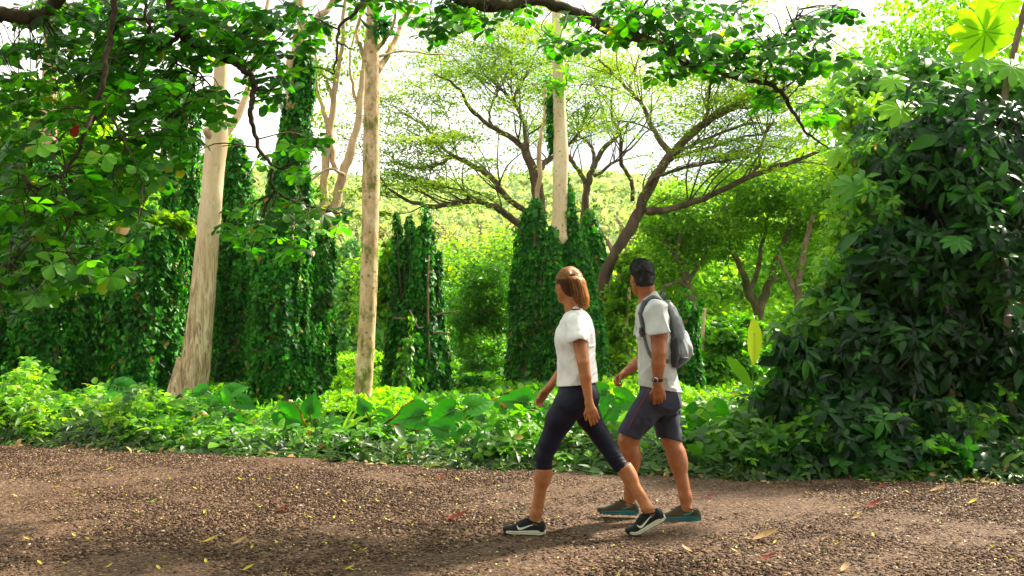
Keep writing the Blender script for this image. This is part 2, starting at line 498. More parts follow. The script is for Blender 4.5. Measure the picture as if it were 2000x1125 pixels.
M_CANOPY = leaf_mat('broad_leaves', (.006, .046, .002), (.024, .120, .003), (.095, .27, .006), .56, (1.1, 1.35, .25), .40, .4, extra=(.22, .20, .01))
M_DARKL = leaf_mat('dark_glossy_leaves', (.001, .010, .002), (.003, .034, .003), (.030, .16, .005), .28, (1.1, 1.35, .3), .34, .22)
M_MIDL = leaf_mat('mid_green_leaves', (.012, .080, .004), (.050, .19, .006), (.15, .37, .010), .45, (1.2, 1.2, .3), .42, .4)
M_LIME = leaf_mat('lime_leaves', (.05, .17, .004), (.15, .35, .007), (.34, .54, .012), .5, (1.15, 1.1, .3), .42, .4)
M_UNDER = leaf_mat('undergrowth_leaves', (.006, .045, .002), (.048, .20, .004), (.22, .47, .010), .45, (1.15, 1.15, .25), .42, .35, extra=(.32, .18, .05))
M_RAIN = leaf_mat('fine_leaves', (.045, .11, .010), (.10, .21, .015), (.22, .34, .03), .55, (1.2, 1.1, .35), .55, .3)
M_VERGE = leaf_mat('verge_leaves', (.004, .020, .002), (.022, .080, .004), (.11, .22, .02), .35, (1.15, 1.15, .3), .42, .35, extra=(.30, .20, .07))  # dark mottled leaves, with shade at the plant bases put into their colour
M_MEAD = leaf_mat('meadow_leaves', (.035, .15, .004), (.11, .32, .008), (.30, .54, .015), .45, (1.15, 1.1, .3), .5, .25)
M_HILLF = leaf_mat('haze_tinted_forest_leaves', (.24, .34, .15), (.31, .41, .18), (.38, .48, .21), .3, (1.1, 1.1, .6), .8, .1)  # distance haze and bright backlight put into the pale leaf colour
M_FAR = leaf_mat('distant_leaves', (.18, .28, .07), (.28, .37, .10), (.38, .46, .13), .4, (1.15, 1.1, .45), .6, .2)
M_MIDT = leaf_mat('tree_leaves', (.030, .11, .006), (.095, .24, .010), (.26, .44, .018), .5, (1.2, 1.15, .3), .5, .3)
M_TARO = leaf_mat('taro_blade', (.010, .12, .002), (.025, .20, .004), (.07, .33, .006), .45, (1.1, 1.2, .2), .40, .4)
M_BURNT = leaf_mat('scorched_rim', (.03, .012, .005), (.14, .05, .01), (.42, .20, .04), .3, (1.2, 1.0, .5), .6, .2)
M_YEL = leaf_mat('yellow_lime_leaf', (.40, .50, .03), (.45, .55, .04), (.55, .60, .05), .55, (1.2, 1.1, .3), .4, .4)
M_STALK = leaf_mat('green_stalk', (.06, .14, .02), (.10, .20, .03), (.14, .24, .04), .1, None, .5, .4)
M_LITTER = leaf_mat('fallen_leaf', (.16, .08, .03), (.34, .20, .08), (.60, .48, .18), .15, (1, 1, .6), .6, .3)
M_LITY = leaf_mat('fallen_yellow_leaf', (.42, .34, .03), (.50, .44, .04), (.62, .58, .06), .2, (1, 1, .4), .6, .3)
M_LITR = leaf_mat('fallen_red_leaf', (.16, .012, .008), (.22, .016, .012), (.28, .04, .02), .2, (1, .6, .5), .55, .3)
# ------------------------------------------------------------------ the ground
_ex = [(-60, 11.4), (-9, 11.3), (-5.7, 11.08), (-3.6, 10.44), (-2.47, 9.99), (-1.4, 9.72), (-.62, 9.26), (0, 9.09), (1.34, 8.75), (2.4, 8.52), (4.36, 8.45), (60, 8.4)]
def edgeY(x):
    x = np.asarray(x, float)
    return np.interp(x, [a for a, b in _ex], [b for a, b in _ex]) + .07 * np.sin(x * 2.3 + 1) + .05 * np.sin(x * 5.1) + .03 * np.sin(x * 11.7)
def grid(xs, ys, fz):
    X, Y = np.meshgrid(xs, ys); V = np.stack([X, Y, fz(X, Y)], -1).reshape(-1, 3)
    n, m = len(xs), len(ys); i = np.arange(m - 1)[:, None] * n; j = np.arange(n - 1)[None]
    return V, np.stack([i + j, i + j + 1, i + n + j + 1, i + n + j], -1).reshape(-1, 4)
def soft(x): return 1 / (1 + np.exp(-np.clip(x, -40, 40)))

m, nt, out = new_mat('soil')
c = ramp(nt, [(.3, (.035, .05, .015)), (.5, (.06, .10, .02)), (.7, (.12, .20, .03))], noise(nt, .8, 8, .7))
bsdf(nt, out, c, .95, bump(nt, noise(nt, 12, 8, .7), .8, .05), .1)
xs = np.concatenate([np.linspace(-170, -32, 24), np.linspace(-30, 30, 121), np.linspace(32, 170, 24)])
ys = np.concatenate([np.linspace(-60, 4, 20), np.linspace(4.5, 40, 90), np.linspace(42, 235, 60)])
gz = lambda x, y: -.05 + np.clip(y - 26, 0, 400) * -.004 + .06 * np.sin(x * .7 + 1) * np.sin(y * .5) * soft((y - 14) * 1.0)
mb = MB(); mb.add(*grid(xs, ys, gz)); tag(mb.obj('ground', m, smooth=True), kind='structure')

m, nt, out = new_mat('brown_gravel')
n1 = noise(nt, 1.3, 5, .6); n2 = noise(nt, 60, 8, .75)
c = ramp(nt, [(.25, (.012, .006, .003)), (.5, (.050, .026, .015)), (.75, (.12, .068, .04))], n2)
c = mixc(nt, ramp(nt, [(.35, (0, 0, 0)), (.7, (.5, .5, .5))], n1), c, (.14, .095, .07))
vo = nt.nodes.new("ShaderNodeTexVoronoi"); vo.inputs['Scale'].default_value = 55; tcg = nt.nodes.new("ShaderNodeTexCoord"); nt.links.new(tcg.outputs['Object'], vo.inputs['Vector'])
c = mixc(nt, .7, c, ramp(nt, [(0, (.02, .010, .005)), (.4, (.07, .036, .019)), (.8, (.18, .10, .055)), (1, (.32, .20, .12))], vo.outputs['Color']))
hh = mixc(nt, .5, vo.outputs['Distance'], n2)
bsdf(nt, out, c, .75, bump(nt, hh, 1.0, .02), .2)
xs = np.arange(-16, 16.01, .05); tt = np.linspace(0, 1, 190)
g = np.random.default_rng(1)
X = np.repeat(xs[None], len(tt), 0); E = edgeY(xs)[None] + .10; Yy = 2.6 + (E - 2.6) * tt[:, None]
bmp = sum(a * np.sin(X * f1 + p) * np.sin(Yy * f2 + q) for a, f1, f2, p, q in ((.010, 1.1, .9, 0, 1), (.006, 3.1, 2.7, 2, 0), (.004, 7.3, 8.1, 1, 3), (.0025, 17, 15, 0, 2))) + g.standard_normal(X.shape) * .0022
RZ = lambda x, y: 0 * x
V = np.stack([X, Yy, bmp * .6 - .055 * soft((tt[:, None] - .995) * 900)], -1).reshape(-1, 3)
n_, m_ = len(xs), len(tt); i = np.arange(m_ - 1)[:, None] * n_; j = np.arange(n_ - 1)[None]
mb = MB(); mb.add(V, np.stack([i + j, i + j + 1, i + n_ + j + 1, i + n_ + j], -1).reshape(-1, 4))
far_ = [(-60, -50, -.004), (60, -50, -.004), (60, 2.6, -.004), (-60, 2.6, -.004)]
mb.add(far_, [(0, 1, 2, 3)])
for sx in (-1, 1): mb.add([(sx * 16, 2.6, -.004), (sx * 60, 2.6, -.004), (sx * 60, 11.4 if sx < 0 else 8.4, -.004), (sx * 16, 11.3 if sx < 0 else 8.4, -.004)], [(0, 1, 2, 3)] if sx > 0 else [(3, 2, 1, 0)])
tag(mb.obj('road', m, smooth=True), kind='structure')

m, nt, out = new_mat('gravel_chips')
at = nt.nodes.new("ShaderNodeAttribute"); at.attribute_name = 'rnd'
c = ramp(nt, [(0, (.010, .005, .003)), (.3, (.055, .030, .018)), (.6, (.150, .088, .054)), (.85, (.28, .185, .12)), (1, (.52, .40, .29))], at.outputs['Fac'])
b_ = bsdf(nt, out, c, .75, bump(nt, noise(nt, 180, 4), .6, .004), .15)
def chips(N, ylo, yhi, s0, s1, seed):
    g = np.random.default_rng(seed)
    y = np.sqrt(g.uniform(ylo ** 2, yhi ** 2, N)); x = g.uniform(-.62, .62, N) * y
    ok = (y < edgeY(x) + .02) & (np.sin(x * 1.3 + 2 * np.sin(y * .7)) + np.sin(y * 2.9 + x * 1.1) + .8 * np.sin(x * 5.3 + y * 1.9) + g.normal(0, .9, N) > -1.9); x, y = x[ok], y[ok]; N = len(x)
    s = np.exp(g.uniform(math.log(s0), math.log(s1), N)) ; K = 5
    a = g.uniform(0, 6.28, (N, 1)) + np.arange(K) * 2 * math.pi / K + g.uniform(-.4, .4, (N, K)); r = s[:, None] * g.uniform(.65, 1.15, (N, K))
    th = g.uniform(0, 3.14, N)[:, None]; st = g.uniform(.35, .9, N)[:, None]
    u, v = np.cos(a) * r, np.sin(a) * r * st
    th = th * .35 - .5; ux, vy = u * np.cos(th) - v * np.sin(th), u * np.sin(th) + v * np.cos(th)
    h = s * g.uniform(.06, .26, N); tx, ty = g.normal(0, .20, (2, N))
    top = np.stack([x[:, None] + ux * .9, y[:, None] + vy * .9, h[:, None] + tx[:, None] * ux + ty[:, None] * vy], -1)
    bot = np.stack([x[:, None] + ux, y[:, None] + vy, np.full((N, K), -.006)], -1)
    V = np.concatenate([bot, top], 1).reshape(-1, 3); V[:, 2] += g.normal(.001, .001)
    o = (np.arange(N) * 2 * K)[:, None, None]; i = np.arange(K); j = (i + 1) % K
    F4 = (np.stack([i, j, K + j, K + i], 1)[None] + o).reshape(-1, 4)
    F3 = (np.array([(K, K + 1, K + 2), (K, K + 2, K + 3), (K, K + 3, K + 4)])[None] + o).reshape(-1, 3)
    R = np.clip(g.beta(1.6, 2.6, N), 0, 1)
    mb.V.append(V.astype(np.float32)); mb.F[4].append(F4 + mb.n); mb.R[4].append(np.repeat(R, K)); mb.F[3].append(F3 + mb.n); mb.R[3].append(np.repeat(R, 3)); mb.n += len(V)
mb = MB(); chips(215000, 4.4, 11.6, .0048, .0165, 3); chips(12000, 4.4, 11.4, .012, .022, 4)
tag(mb.obj('gravel', m), 'loose brown stone chips covering the road', None, kind='stuff')
# tiny leaf litter nobody could count
g = np.random.default_rng(5); mb = MB(); N = 7000
y = np.sqrt(g.uniform(4.5 ** 2, 11.3 ** 2, N)); x = g.uniform(-.55, .55, N) * y
ok = (y < edgeY(x)) & (np.sin(x * 1.7 + 2) + np.sin(y * 2.3 + x) * .8 + g.normal(0, .8, N) > -.6); x, y = x[ok], y[ok]; N = len(x)
a = g.uniform(0, 6.28, N)
place(mb, T_OVAL, np.stack([x, y, np.full(N, .010)], 1), np.stack([np.cos(a), np.sin(a), g.normal(0, .2, N)], 1), unit(np.array((0, 0, 1)) + rdir(g, N) * .35), g.uniform(.007, .022, N), g.uniform(0, 1, N))
lit = mb.obj('leaf_litter', None); tag(lit, 'small dry yellow and tan leaf bits scattered over the road', None, kind='stuff')
m2, nt, out = new_mat('litter_bits'); at = nt.nodes.new("ShaderNodeAttribute"); at.attribute_name = 'rnd'
c = ramp(nt, [(0, (.12, .06, .02)), (.4, (.30, .19, .08)), (.7, (.45, .36, .10)), (.85, (.50, .52, .05)), (1, (.55, .60, .06))], at.outputs['Fac']); bsdf(nt, out, c, .6)
lit.data.materials.append(m2)

# individually visible fallen leaves
def fallen(px, py, L, label, mat, ang, name='fallen_leaf', cat='leaf', curl=1.6, group=None):
    Yd = EYE * FPX / (py - HOR); c = P(px, py, Yd); mb = MB()
    v, f3, f4 = leaf_tpl([(.2, .14), (.5, .22), (.8, .14)], .5, -.25 * curl)
    d = np.array((math.cos(ang), math.sin(ang), .04))
    place(mb, (v, f3, f4), [(0, 0, .0)], d, (0, -.2, 1), L, .5)
    me = mb.mesh('fallen_leaf', True); me.transform(Matrix.Translation(-Vector(d) * L * .5)); o = bpy.data.objects.new(name, me); COL.objects.link(o); me.materials.append(mat)
    st = MB(); tube(st, np.array([(0, 0, .004), -d * L * .22 + np.array((0, 0, .01))]) - d * L * .5, [.0022, .0015], 5)
    s_ = bpy.data.objects.new('stalk', st.mesh('stalk')); COL.objects.link(s_); s_.data.materials.append(mat); s_.parent = o
    o.location = (c[0], Yd, .014); o.scale = (.66, .66, .66)
    tag(o, label, cat, group)
fl = [(1495, 1057, .26, 'long pale tan leaf lying on the gravel right of the walkers', M_LITTER, .05),
      (862, 937, .13, 'curled dark red leaf on the gravel at the verge below the large taro leaves', M_LITR, .6),
      (895, 1018, .24, 'long brown curled leaf on the gravel in front of the woman', M_LITR, -.15),
      (1355, 925, .16, 'upright red leaf at the verge behind the heels of the man', M_LITR, 1.3),
      (1342, 1080, .11, 'pale pink-tan leaf near the bottom edge below the man', M_LITTER, 2.4),
      (1672, 1016, .10, 'small buff leaf alone on the gravel under the dark shrubs', M_LITTER, .3),
      (1720, 955, .11, 'narrow red leaf near the verge under the dark shrubs', M_LITR, .2),
      (1832, 962, .20, 'flat tan leaf near the verge below the shrub stems at the right', M_LITTER, 0),
      (1387, 975, .12, 'reddish leaf just behind the trailing shoe of the man', M_LITR, .1),
      (1650, 1117, .13, 'orange leaf at the bottom edge right of the long tan leaf', M_LITTER, .8),
      (1705, 993, .18, 'red and yellow leaf on the gravel below the narrow red leaf', M_LITR, .1),
      (1905, 980, .07, 'small red leaf on the gravel at the far right', M_LITR, .9),
      (215, 920, .12, 'yellow-orange leaf on the left part of the gravel', M_LITY, .2),
      (470, 1064, .14, 'thin pale leaf on the lower left gravel', M_LITTER, .7),
      (412, 1062, .15, 'orange-yellow strip of leaf on the lower left gravel', M_LITY, 0),
      (465, 1004, .06, 'white-grey round leaf in the middle of the left gravel', M_LITTER, .3),
      (683, 1116, .08, 'yellow leaf at the bottom edge left of the middle', M_LITY, .4),
      (485, 1117, .10, 'orange leaf at the bottom left edge', M_LITY, .5),
      (402, 1102, .06, 'bright yellow leaf near the bottom left edge', M_LITY, 2.0),
      (300, 983, .09, 'green leaf lying on the left gravel', M_LIME, .1),
      (555, 1000, .14, 'pinkish leaf on the gravel left of the woman', M_LITR, .1),
      (640, 968, .08, 'small tan leaf on the gravel below the slender mossy trunk', M_LITTER, .9),
      (1500, 1096, .12, 'red-brown leaf near the bottom edge right of the walkers', M_LITR, .2),
      (1900, 985, .12, 'yellow leaf on the gravel at the right side', M_LITY, .3)]
for i, f in enumerate(fl): fallen(*f, group='larger leaves fallen on the road')
g = np.random.default_rng(14); proto = None
for k in range(60):
    px, py = g.uniform(20, 1980), g.uniform(925, 1120)
    if 960 < px < 1390: continue
    if proto is None:
        fallen(px, py, .042, 'small yellow leaf fallen on the brown gravel', M_LITY, g.uniform(0, 6), group='small yellow fallen leaves')
        proto = [o for o in COL.objects if o.get('group') == 'small yellow fallen leaves'][0]; pk = proto.children[0]; continue
    c = proto.copy(); COL.objects.link(c); s_ = pk.copy(); COL.objects.link(s_); s_.parent = c
    Yd = EYE * FPX / (py - HOR); q = P(px, py, Yd); c.location = (q[0], Yd, .014); c.rotation_euler = (0, 0, g.uniform(0, 6.28)); c.scale = (1, 1, 1)
# a twig
tw = MB(); a_ = P(808, 1046, EYE * FPX / 406); b_ = P(868, 1068, EYE * FPX / 428)
tube(tw, catmull([a_ + (0, 0, .01), (a_ + b_) / 2 + (0, .02, .02), b_ + (0, 0, .01)], 5), np.linspace(.004, .002, 11), 6, .2)
o = tw.obj('twig', M_BARKD, None, origin=((a_ + b_) / 2)); tag(o, 'thin dark twig lying on the gravel in front of the woman', 'twig')

# ------------------------------------------------------------------ far hills
m, nt, out = new_mat('far_wooded_hill')
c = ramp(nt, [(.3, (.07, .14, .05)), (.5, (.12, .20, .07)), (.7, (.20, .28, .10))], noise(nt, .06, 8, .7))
bsdf(nt, out, c, .95, bump(nt, noise(nt, .25, 6, .7), 1, 2.0), .1)
xs = np.linspace(-170, 170, 150); ys = np.linspace(88, 235, 74)
gq = np.random.default_rng(4); rough_ = gq.standard_normal((74, 150)) * .6
hq = lambda x, y: -3 + np.clip((y - 95) / 40, 0, 1) * soft((y - 150) / 14) * (29 + 5 * np.sin(x / 30 + 2.4) + 2.5 * np.sin(x / 13) + 3 * soft((x - 30) / 12))
hz = lambda x, y: hq(x, y) + rough_ * np.clip((y - 100) / 40, 0, 1)
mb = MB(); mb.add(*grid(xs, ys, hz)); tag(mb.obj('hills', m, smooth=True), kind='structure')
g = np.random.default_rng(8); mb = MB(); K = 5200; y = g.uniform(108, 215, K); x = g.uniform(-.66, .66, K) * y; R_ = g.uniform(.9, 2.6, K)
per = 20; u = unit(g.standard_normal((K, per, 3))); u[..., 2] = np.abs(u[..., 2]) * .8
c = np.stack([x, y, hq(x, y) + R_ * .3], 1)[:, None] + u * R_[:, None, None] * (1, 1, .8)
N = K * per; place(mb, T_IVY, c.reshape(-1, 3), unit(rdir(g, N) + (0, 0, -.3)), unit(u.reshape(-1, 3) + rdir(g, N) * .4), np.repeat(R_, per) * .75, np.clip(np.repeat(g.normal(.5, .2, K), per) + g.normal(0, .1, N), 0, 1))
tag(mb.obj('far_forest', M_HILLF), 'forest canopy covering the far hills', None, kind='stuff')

# ------------------------------------------------------------------ trees
# pale leaning trunk
root = empty('pale_trunk_tree', (P(362, 0, 15.8)[0], 15.8, 0), 'thick smooth cream trunk leaning right with a flared foot among the verge plants', 'tree')
mb = MB(); p, r = poly([(361, 806, 15.8, 40), (370, 770, 15.8, 33), (383, 700, 15.8, 28), (394, 600, 15.8, 24), (402, 500, 15.8, 22.5), (412, 400, 15.8, 21.5), (421, 300, 15.8, 21), (424, 256, 15.8, 22), (428, 225, 15.8, 15), (432, 130, 15.8, 13), (437, 30, 15.8, 12), (443, -120, 15.8, 11), (450, -380, 16, 7)], 8)
tube(mb, p, r, 18, .05, 3)
for a in ((-1.0, .2), (-.3, -1), (.9, -.5), (.6, .6)):
    q = P(358, 806, 15.8); tube(mb, catmull([q + (a[0] * .34, a[1] * .34, -.12), q + (a[0] * .2, a[1] * .2, .25), q + (a[0] * .06 + .04, a[1] * .06, .85)], 6), np.linspace(.12, .09, 13), 9, .06, 4)
mb.obj('trunk', M_BARKF, root, smooth=True)
mb = MB(); p, r = poly([(432, 270, 15.8, 9), (452, 245, 15.9, 8), (470, 215, 16, 7), (484, 175, 16.1, 6), (498, 110, 16.2, 5), (520, 20, 16.4, 4), (540, -80, 16.6, 3)], 5); tube(mb, p, r, 9, .08, 5); mb.obj('limb', M_BARKP, root, smooth=True)
mb = MB(); p, r = poly([(412, 268, 15.7, 9), (403, 258, 15.6, 7), (400, 252, 15.55, 4)], 4); tube(mb, p, r, 9, .15, 6); mb.obj('broken_stub', M_BARKP, root, smooth=True)
mb = MB(); crown(mb, [(440, -420, 16, 300, 120, 3, 2600), (560, -260, 16.5, 200, 70, 2, 1200)], T_TINY, .16, 5); mb.obj('crown', M_MIDT, root)

# slender mossy trunk
root = empty('slender_trunk_tree', (P(708, 0, 13.6)[0], 13.6, 0), 'slender straight mossy trunk standing in the gap above the bright meadow', 'tree')
mb = MB(); p, r = poly([(706, 838, 13.3, 20), (708, 790, 13.3, 17.5), (713, 700, 13.3, 17.5), (720, 560, 13.3, 17), (724, 400, 13.3, 16.5), (725, 250, 13.3, 15.5), (728, 120, 13.3, 14), (729, 0, 13.3, 12.5), (730, -160, 13.3, 11), (733, -420, 13.3, 6)], 9); tube(mb, p, r, 16, .06, 7)
mb.obj('trunk', M_BARKM, root, smooth=True)
for b in ([(736, 140, 13.3, 7), (752, 115, 13.4, 6), (768, 85, 13.5, 5), (785, 45, 13.6, 4.5), (806, -10, 13.7, 3.5)], [(732, 100, 13.3, 5), (745, 85, 13.2, 4), (765, 55, 13.1, 3), (775, 10, 13, 2)], [(716, 120, 13.3, 5), (703, 92, 13.3, 4), (696, 60, 13.3, 3.2), (708, 20, 13.3, 3)], [(742, 110, 13.3, 3), (780, 100, 13.5, 2.2), (840, 104, 13.8, 1.6), (910, 112, 14, 1)]):
    mb = MB(); p, r = poly(b, 5, .01, 4); tube(mb, p, r, 8, .1, 8); mb.obj('limb', M_BARKM, root, smooth=True)
mb = MB(); crown(mb, [(740, -380, 13.3, 260, 120, 2.5, 2200)], T_TINY, .15, 6); mb.obj('crown', M_MIDT, root)
mb = MB(); g = np.random.default_rng(2)
place(mb, T_LANCE, P(742, 48, 13.15) + g.standard_normal((60, 3)) * .06, unit(rdir(g, 60) + (0.3, 0, -.2)), rdir(g, 60), .2, g.uniform(0, .6, 60)); mb.obj('fern_tuft', M_IVY, root)

# columns of creeper and the trees they climb
ivy_tree('tall creeper-wrapped trunk with a bare pale forked top, right of the leaning cream trunk',
         [(98, 592, 14), (150, 588, 21), (220, 582, 27), (300, 570, 36), (380, 560, 44), (450, 553, 50), (520, 550, 54), (620, 548, 56), (720, 547, 60), (800, 552, 66)], 16.2, .078, 1700, 11,
         trunk=[(588, 90, 16.2, 9), (590, 55, 16.2, 10), (588, 30, 16.2, 9), (583, -40, 16.2, 8), (580, -300, 16.2, 5)],
         branches=[[(590, 58, 16.2, 8), (612, 45, 16.3, 7), (632, 25, 16.4, 6.5), (652, 0, 16.5, 6), (680, -60, 16.6, 5)], [(568, 215, 16.1, 9), (566, 160, 16.1, 8), (572, 110, 16.1, 7), (580, 60, 16.1, 6)]], extra=[[(640, 545, 10), (700, 545, 26), (800, 548, 42)]], core=.4)
ivy_tree('narrow creeper-wrapped trunk with twin bare pale limbs, beside the bright meadow',
         [(440, 640, 10), (470, 634, 20), (520, 630, 24), (600, 628, 25), (700, 630, 26), (770, 632, 30)], 19, .082, 1600, 12,
         trunk=[(640, 440, 19, 9), (636, 400, 19, 9)],
         branches=[[(638, 440, 19, 10), (632, 400, 19, 9), (636, 330, 19, 8), (642, 270, 19, 7.5), (650, 200, 19, 6), (662, 130, 19, 5), (668, 80, 19, 4), (672, 20, 19, 3.5), (690, -80, 19, 3)],
                   [(648, 450, 19, 11), (655, 400, 19, 10), (668, 350, 19, 9.5), (685, 290, 19, 8), (700, 230, 19, 7), (707, 170, 19, 6), (712, 100, 19.2, 5), (725, 0, 19.4, 4), (745, -100, 19.5, 3)],
                   [(655, 330, 19, 6), (650, 310, 19, 6), (640, 240, 19, 5), (622, 190, 19, 3.5), (612, 120, 19, 2.5), (606, 40, 19, 2)],
                   [(650, 200, 19, 4), (640, 160, 19, 3), (622, 130, 18.9, 2.2), (610, 60, 18.8, 1.6)], [(672, 340, 18.8, 4), (640, 330, 18.7, 3), (600, 360, 18.6, 2.2), (580, 380, 18.5, 1.5)],
                   [(704, 215, 19, 4), (690, 175, 19.1, 3), (684, 120, 19.2, 2.2), (690, 60, 19.3, 1.6)]], core=.4)
# fine sprays on the twin limbs
root = bpy.data.objects['creeper_covered_tree.001']
mb = MB(); crown(mb, [(625, 180, 19, 30, 90, .6, 240), (660, 110, 19, 50, 60, .8, 300), (610, 260, 19, 25, 60, .5, 160), (700, 60, 19, 60, 50, .8, 300), (640, 380, 18.8, 40, 30, .4, 150)], T_TINY, .10, 55, clump=.35, per=14); mb.obj('crown', M_RAIN, root)
ivy_tree('dark creeper-wrapped trunk seen behind the leaves left of the leaning cream trunk',
         [(150, 352, 16), (200, 352, 30), (300, 352, 36), (400, 352, 38), (500, 350, 42), (620, 345, 46), (740, 340, 52)], 18.2, .085, 1400, 13)
ivy_tree('creeper-smothered mound left of the leaning cream trunk',
         [(432, 288, 26), (450, 285, 58), (490, 280, 74), (560, 275, 72), (640, 280, 64), (740, 285, 72)], 16.6, .09, 1400, 14, rag=.35, name='creeper_covered_tree')
ivy_tree('creeper column near the left edge with a pale bare trunk rising from it',
         [(330, 98, 20), (380, 98, 34), (460, 96, 48), (560, 95, 55), (660, 95, 62), (745, 95, 70)], 17.4, .085, 1400, 15, trunk=[(98, 320, 17.4, 13), (96, 240, 17.4, 13), (97, 120, 17.4, 12), (98, 40, 17.4, 11), (100, -150, 17.5, 8)],
         branches=[[(97, 90, 17.4, 7), (106, 60, 17.3, 6), (118, 20, 17.2, 5)]], core=.3, bark=M_BARKP)
ivy_tree('dark creeper mass between the pale-topped column and the mound of foliage',
         [(470, 188, 30), (520, 188, 46), (600, 190, 56), (700, 190, 62), (745, 190, 66)], 18.6, .09, 1300, 16)
ivy_tree('low creeper mass at the left edge of the picture', [(430, 10, 30), (500, 5, 50), (600, 5, 55), (745, 5, 62)], 18.8, .09, 1200, 17)
ivy_tree('dark creeper-hung trunk between the leaning cream trunk and the tall wrapped trunk',
         [(270, 462, 8), (320, 462, 24), (400, 465, 30), (480, 468, 34), (600, 470, 38), (700, 466, 40), (780, 462, 46)], 19.6, .085, 1400, 18, rag=.4)
ivy_tree('small rounded creeper bush between the two creeper-wrapped trunks at the meadow', [(640, 600, 12), (680, 604, 30), (740, 606, 40), (790, 604, 44)], 17.2, .08, 1400, 19, name='creeper_bush')
ivy_tree('fat creeper column with a thin mossy stem rising out of its top',
         [(400, 1046, 12), (420, 1043, 24), (450, 1040, 28), (520, 1036, 33), (600, 1033, 37), (680, 1030, 40), (752, 1029, 44)], 20.8, .085, 1500, 20,
         branches=[[(1048, 430, 20.8, 6), (1050, 380, 20.8, 5), (1054, 320, 20.8, 5), (1057, 270, 20.8, 4), (1064, 225, 20.8, 3), (1066, 160, 20.8, 2.5)]], core=.4)
root = ivy_tree('tall bare pale trunk above a creeper skirt, behind the woman',
         [(452, 1084, 15), (480, 1085, 20), (540, 1089, 22), (600, 1093, 26), (700, 1098, 34), (760, 1100, 42)], 20.0, .085, 1500, 21,
         extra=[[(440, 1124, 6), (470, 1126, 18), (520, 1132, 24), (580, 1142, 30), (640, 1152, 32), (760, 1156, 36)], [(170, 1078, 3), (200, 1076, 7), (260, 1078, 6), (300, 1078, 3)], [(330, 1106, 2), (380, 1108, 8), (450, 1114, 14), (520, 1120, 16)]],
         trunk=[(1094, 470, 20, 15), (1092, 440, 20, 14.5), (1094, 360, 20, 14.5), (1095, 300, 20, 14), (1093, 230, 20, 13), (1092, 170, 20, 12.5), (1090, 100, 20, 12), (1088, 40, 20, 11), (1086, -60, 20, 10), (1084, -300, 20, 6)], core=.4, bark=M_BARKW)
mb = MB(); g = np.random.default_rng(7)
for (px, py) in ((1080, 65), (1082, 168), (1102, 172), (1092, 100), (1110, 150)):
    N = 26; place(mb, T_LANCE, P(px, py, 19.7) + g.standard_normal((N, 3)) * .08, unit(rdir(g, N) + (0, -.3, -.1)), rdir(g, N), .22, g.uniform(.4, 1, N))
mb.obj('fern_tuft', M_MIDL, root)
# many-spired creeper
root = empty('creeper_covered_tree', (P(815, 0, 17.6)[0], 17.6, 0), 'cluster of pointed creeper-clad spires standing between the bright meadow and the walkers', 'tree', 'creeper-covered trunks')
mb = MB(); tk = MB()
for i, (tx, ty, cx, w) in enumerate(((775, 412, 785, 12), (799, 420, 805, 13), (817, 440, 815, 12), (832, 404, 830, 13), (845, 450, 838, 12), (858, 488, 852, 10), (790, 470, 795, 14), (768, 500, 776, 10))):
    g = np.random.default_rng(100 + i)
    ivy(mb, [(ty, tx, 3), (ty + 40, tx + (cx - tx) * .2, w * .6), (ty + 120, tx + (cx - tx) * .5, w), (640, cx, w * 1.5), (700, cx + (cx - 812) * .2, w * 1.7), (785, cx + (cx - 812) * .3, w * 2.0)], 17.6 + g.uniform(-.3, .4), .075, 1700, 30 + i)
    p, r = poly([(cx + (cx - 812) * .3, 785, 17.7, 3), (cx, 640, 17.7, 2.5), (tx + (cx - tx) * .5, ty + 120, 17.65, 1.6), (tx, ty + 40, 17.6, .6)], 4); tube(tk, p, r, 6)
ivy(mb, [(560, 815, 20), (600, 815, 44), (700, 815, 50), (790, 816, 58)], 17.7, .1, 800, 49)
tk.obj('trunk', M_BARKD, root); mb.obj('creeper', M_IVY, root)
mb = MB()
for b in ([(768, 624, 17.2, 2.2), (780, 622, 17.1, 2), (800, 622, 17.05, 1.5)], [(800, 605, 17.1, 2), (812, 630, 17, 2), (816, 640, 17, 1.6), (826, 640, 17, 1)], [(848, 655, 17.2, 2.5), (858, 650, 17.1, 2.2), (882, 652, 17, 1.2)], [(852, 618, 17.2, 2.5), (865, 612, 17.1, 2), (898, 608, 17, 1.2)], [(838, 500, 17.4, 2), (836, 600, 17.3, 2.4), (838, 700, 17.3, 2.6)]):
    p, r = poly(b, 4, .01, 2); tube(mb, p, r, 6, .2, 1)
mb.obj('dead_twigs', M_BARKB, root, smooth=True)
ivy_tree('small bottle-shaped creeper cone in front of the pointed creeper spires', [(660, 797, 2.5), (680, 796, 6), (705, 793, 9), (730, 788, 16), (765, 787, 20), (795, 788, 21)], 16.3, .08, 1500, 22, name='creeper_cone', mat=M_MIDL)
ivy_tree('leaning creeper-hung trunk behind the man', [(420, 1152, 8), (460, 1155, 16), (520, 1165, 26), (600, 1178, 30), (720, 1185, 34)], 25, .12, 700, 23, mat=M_IVY, rag=.4)
ivy_tree('rounded creeper-clad stump to the right of the backpack', [(594, 1340, 10), (606, 1340, 21), (650, 1341, 24), (720, 1342, 26), (755, 1342, 28)], 18.5, .09, 1000, 24, name='creeper_covered_stump')
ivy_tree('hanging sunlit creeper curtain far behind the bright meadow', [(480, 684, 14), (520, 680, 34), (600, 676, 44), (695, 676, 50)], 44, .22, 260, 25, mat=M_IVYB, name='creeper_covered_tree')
ivy_tree('distant sunlit creeper mound behind the pointed spires', [(500, 762, 14), (540, 756, 30), (600, 752, 34), (700, 748, 38)], 40, .20, 260, 26, mat=M_IVYB, name='creeper_covered_tree')

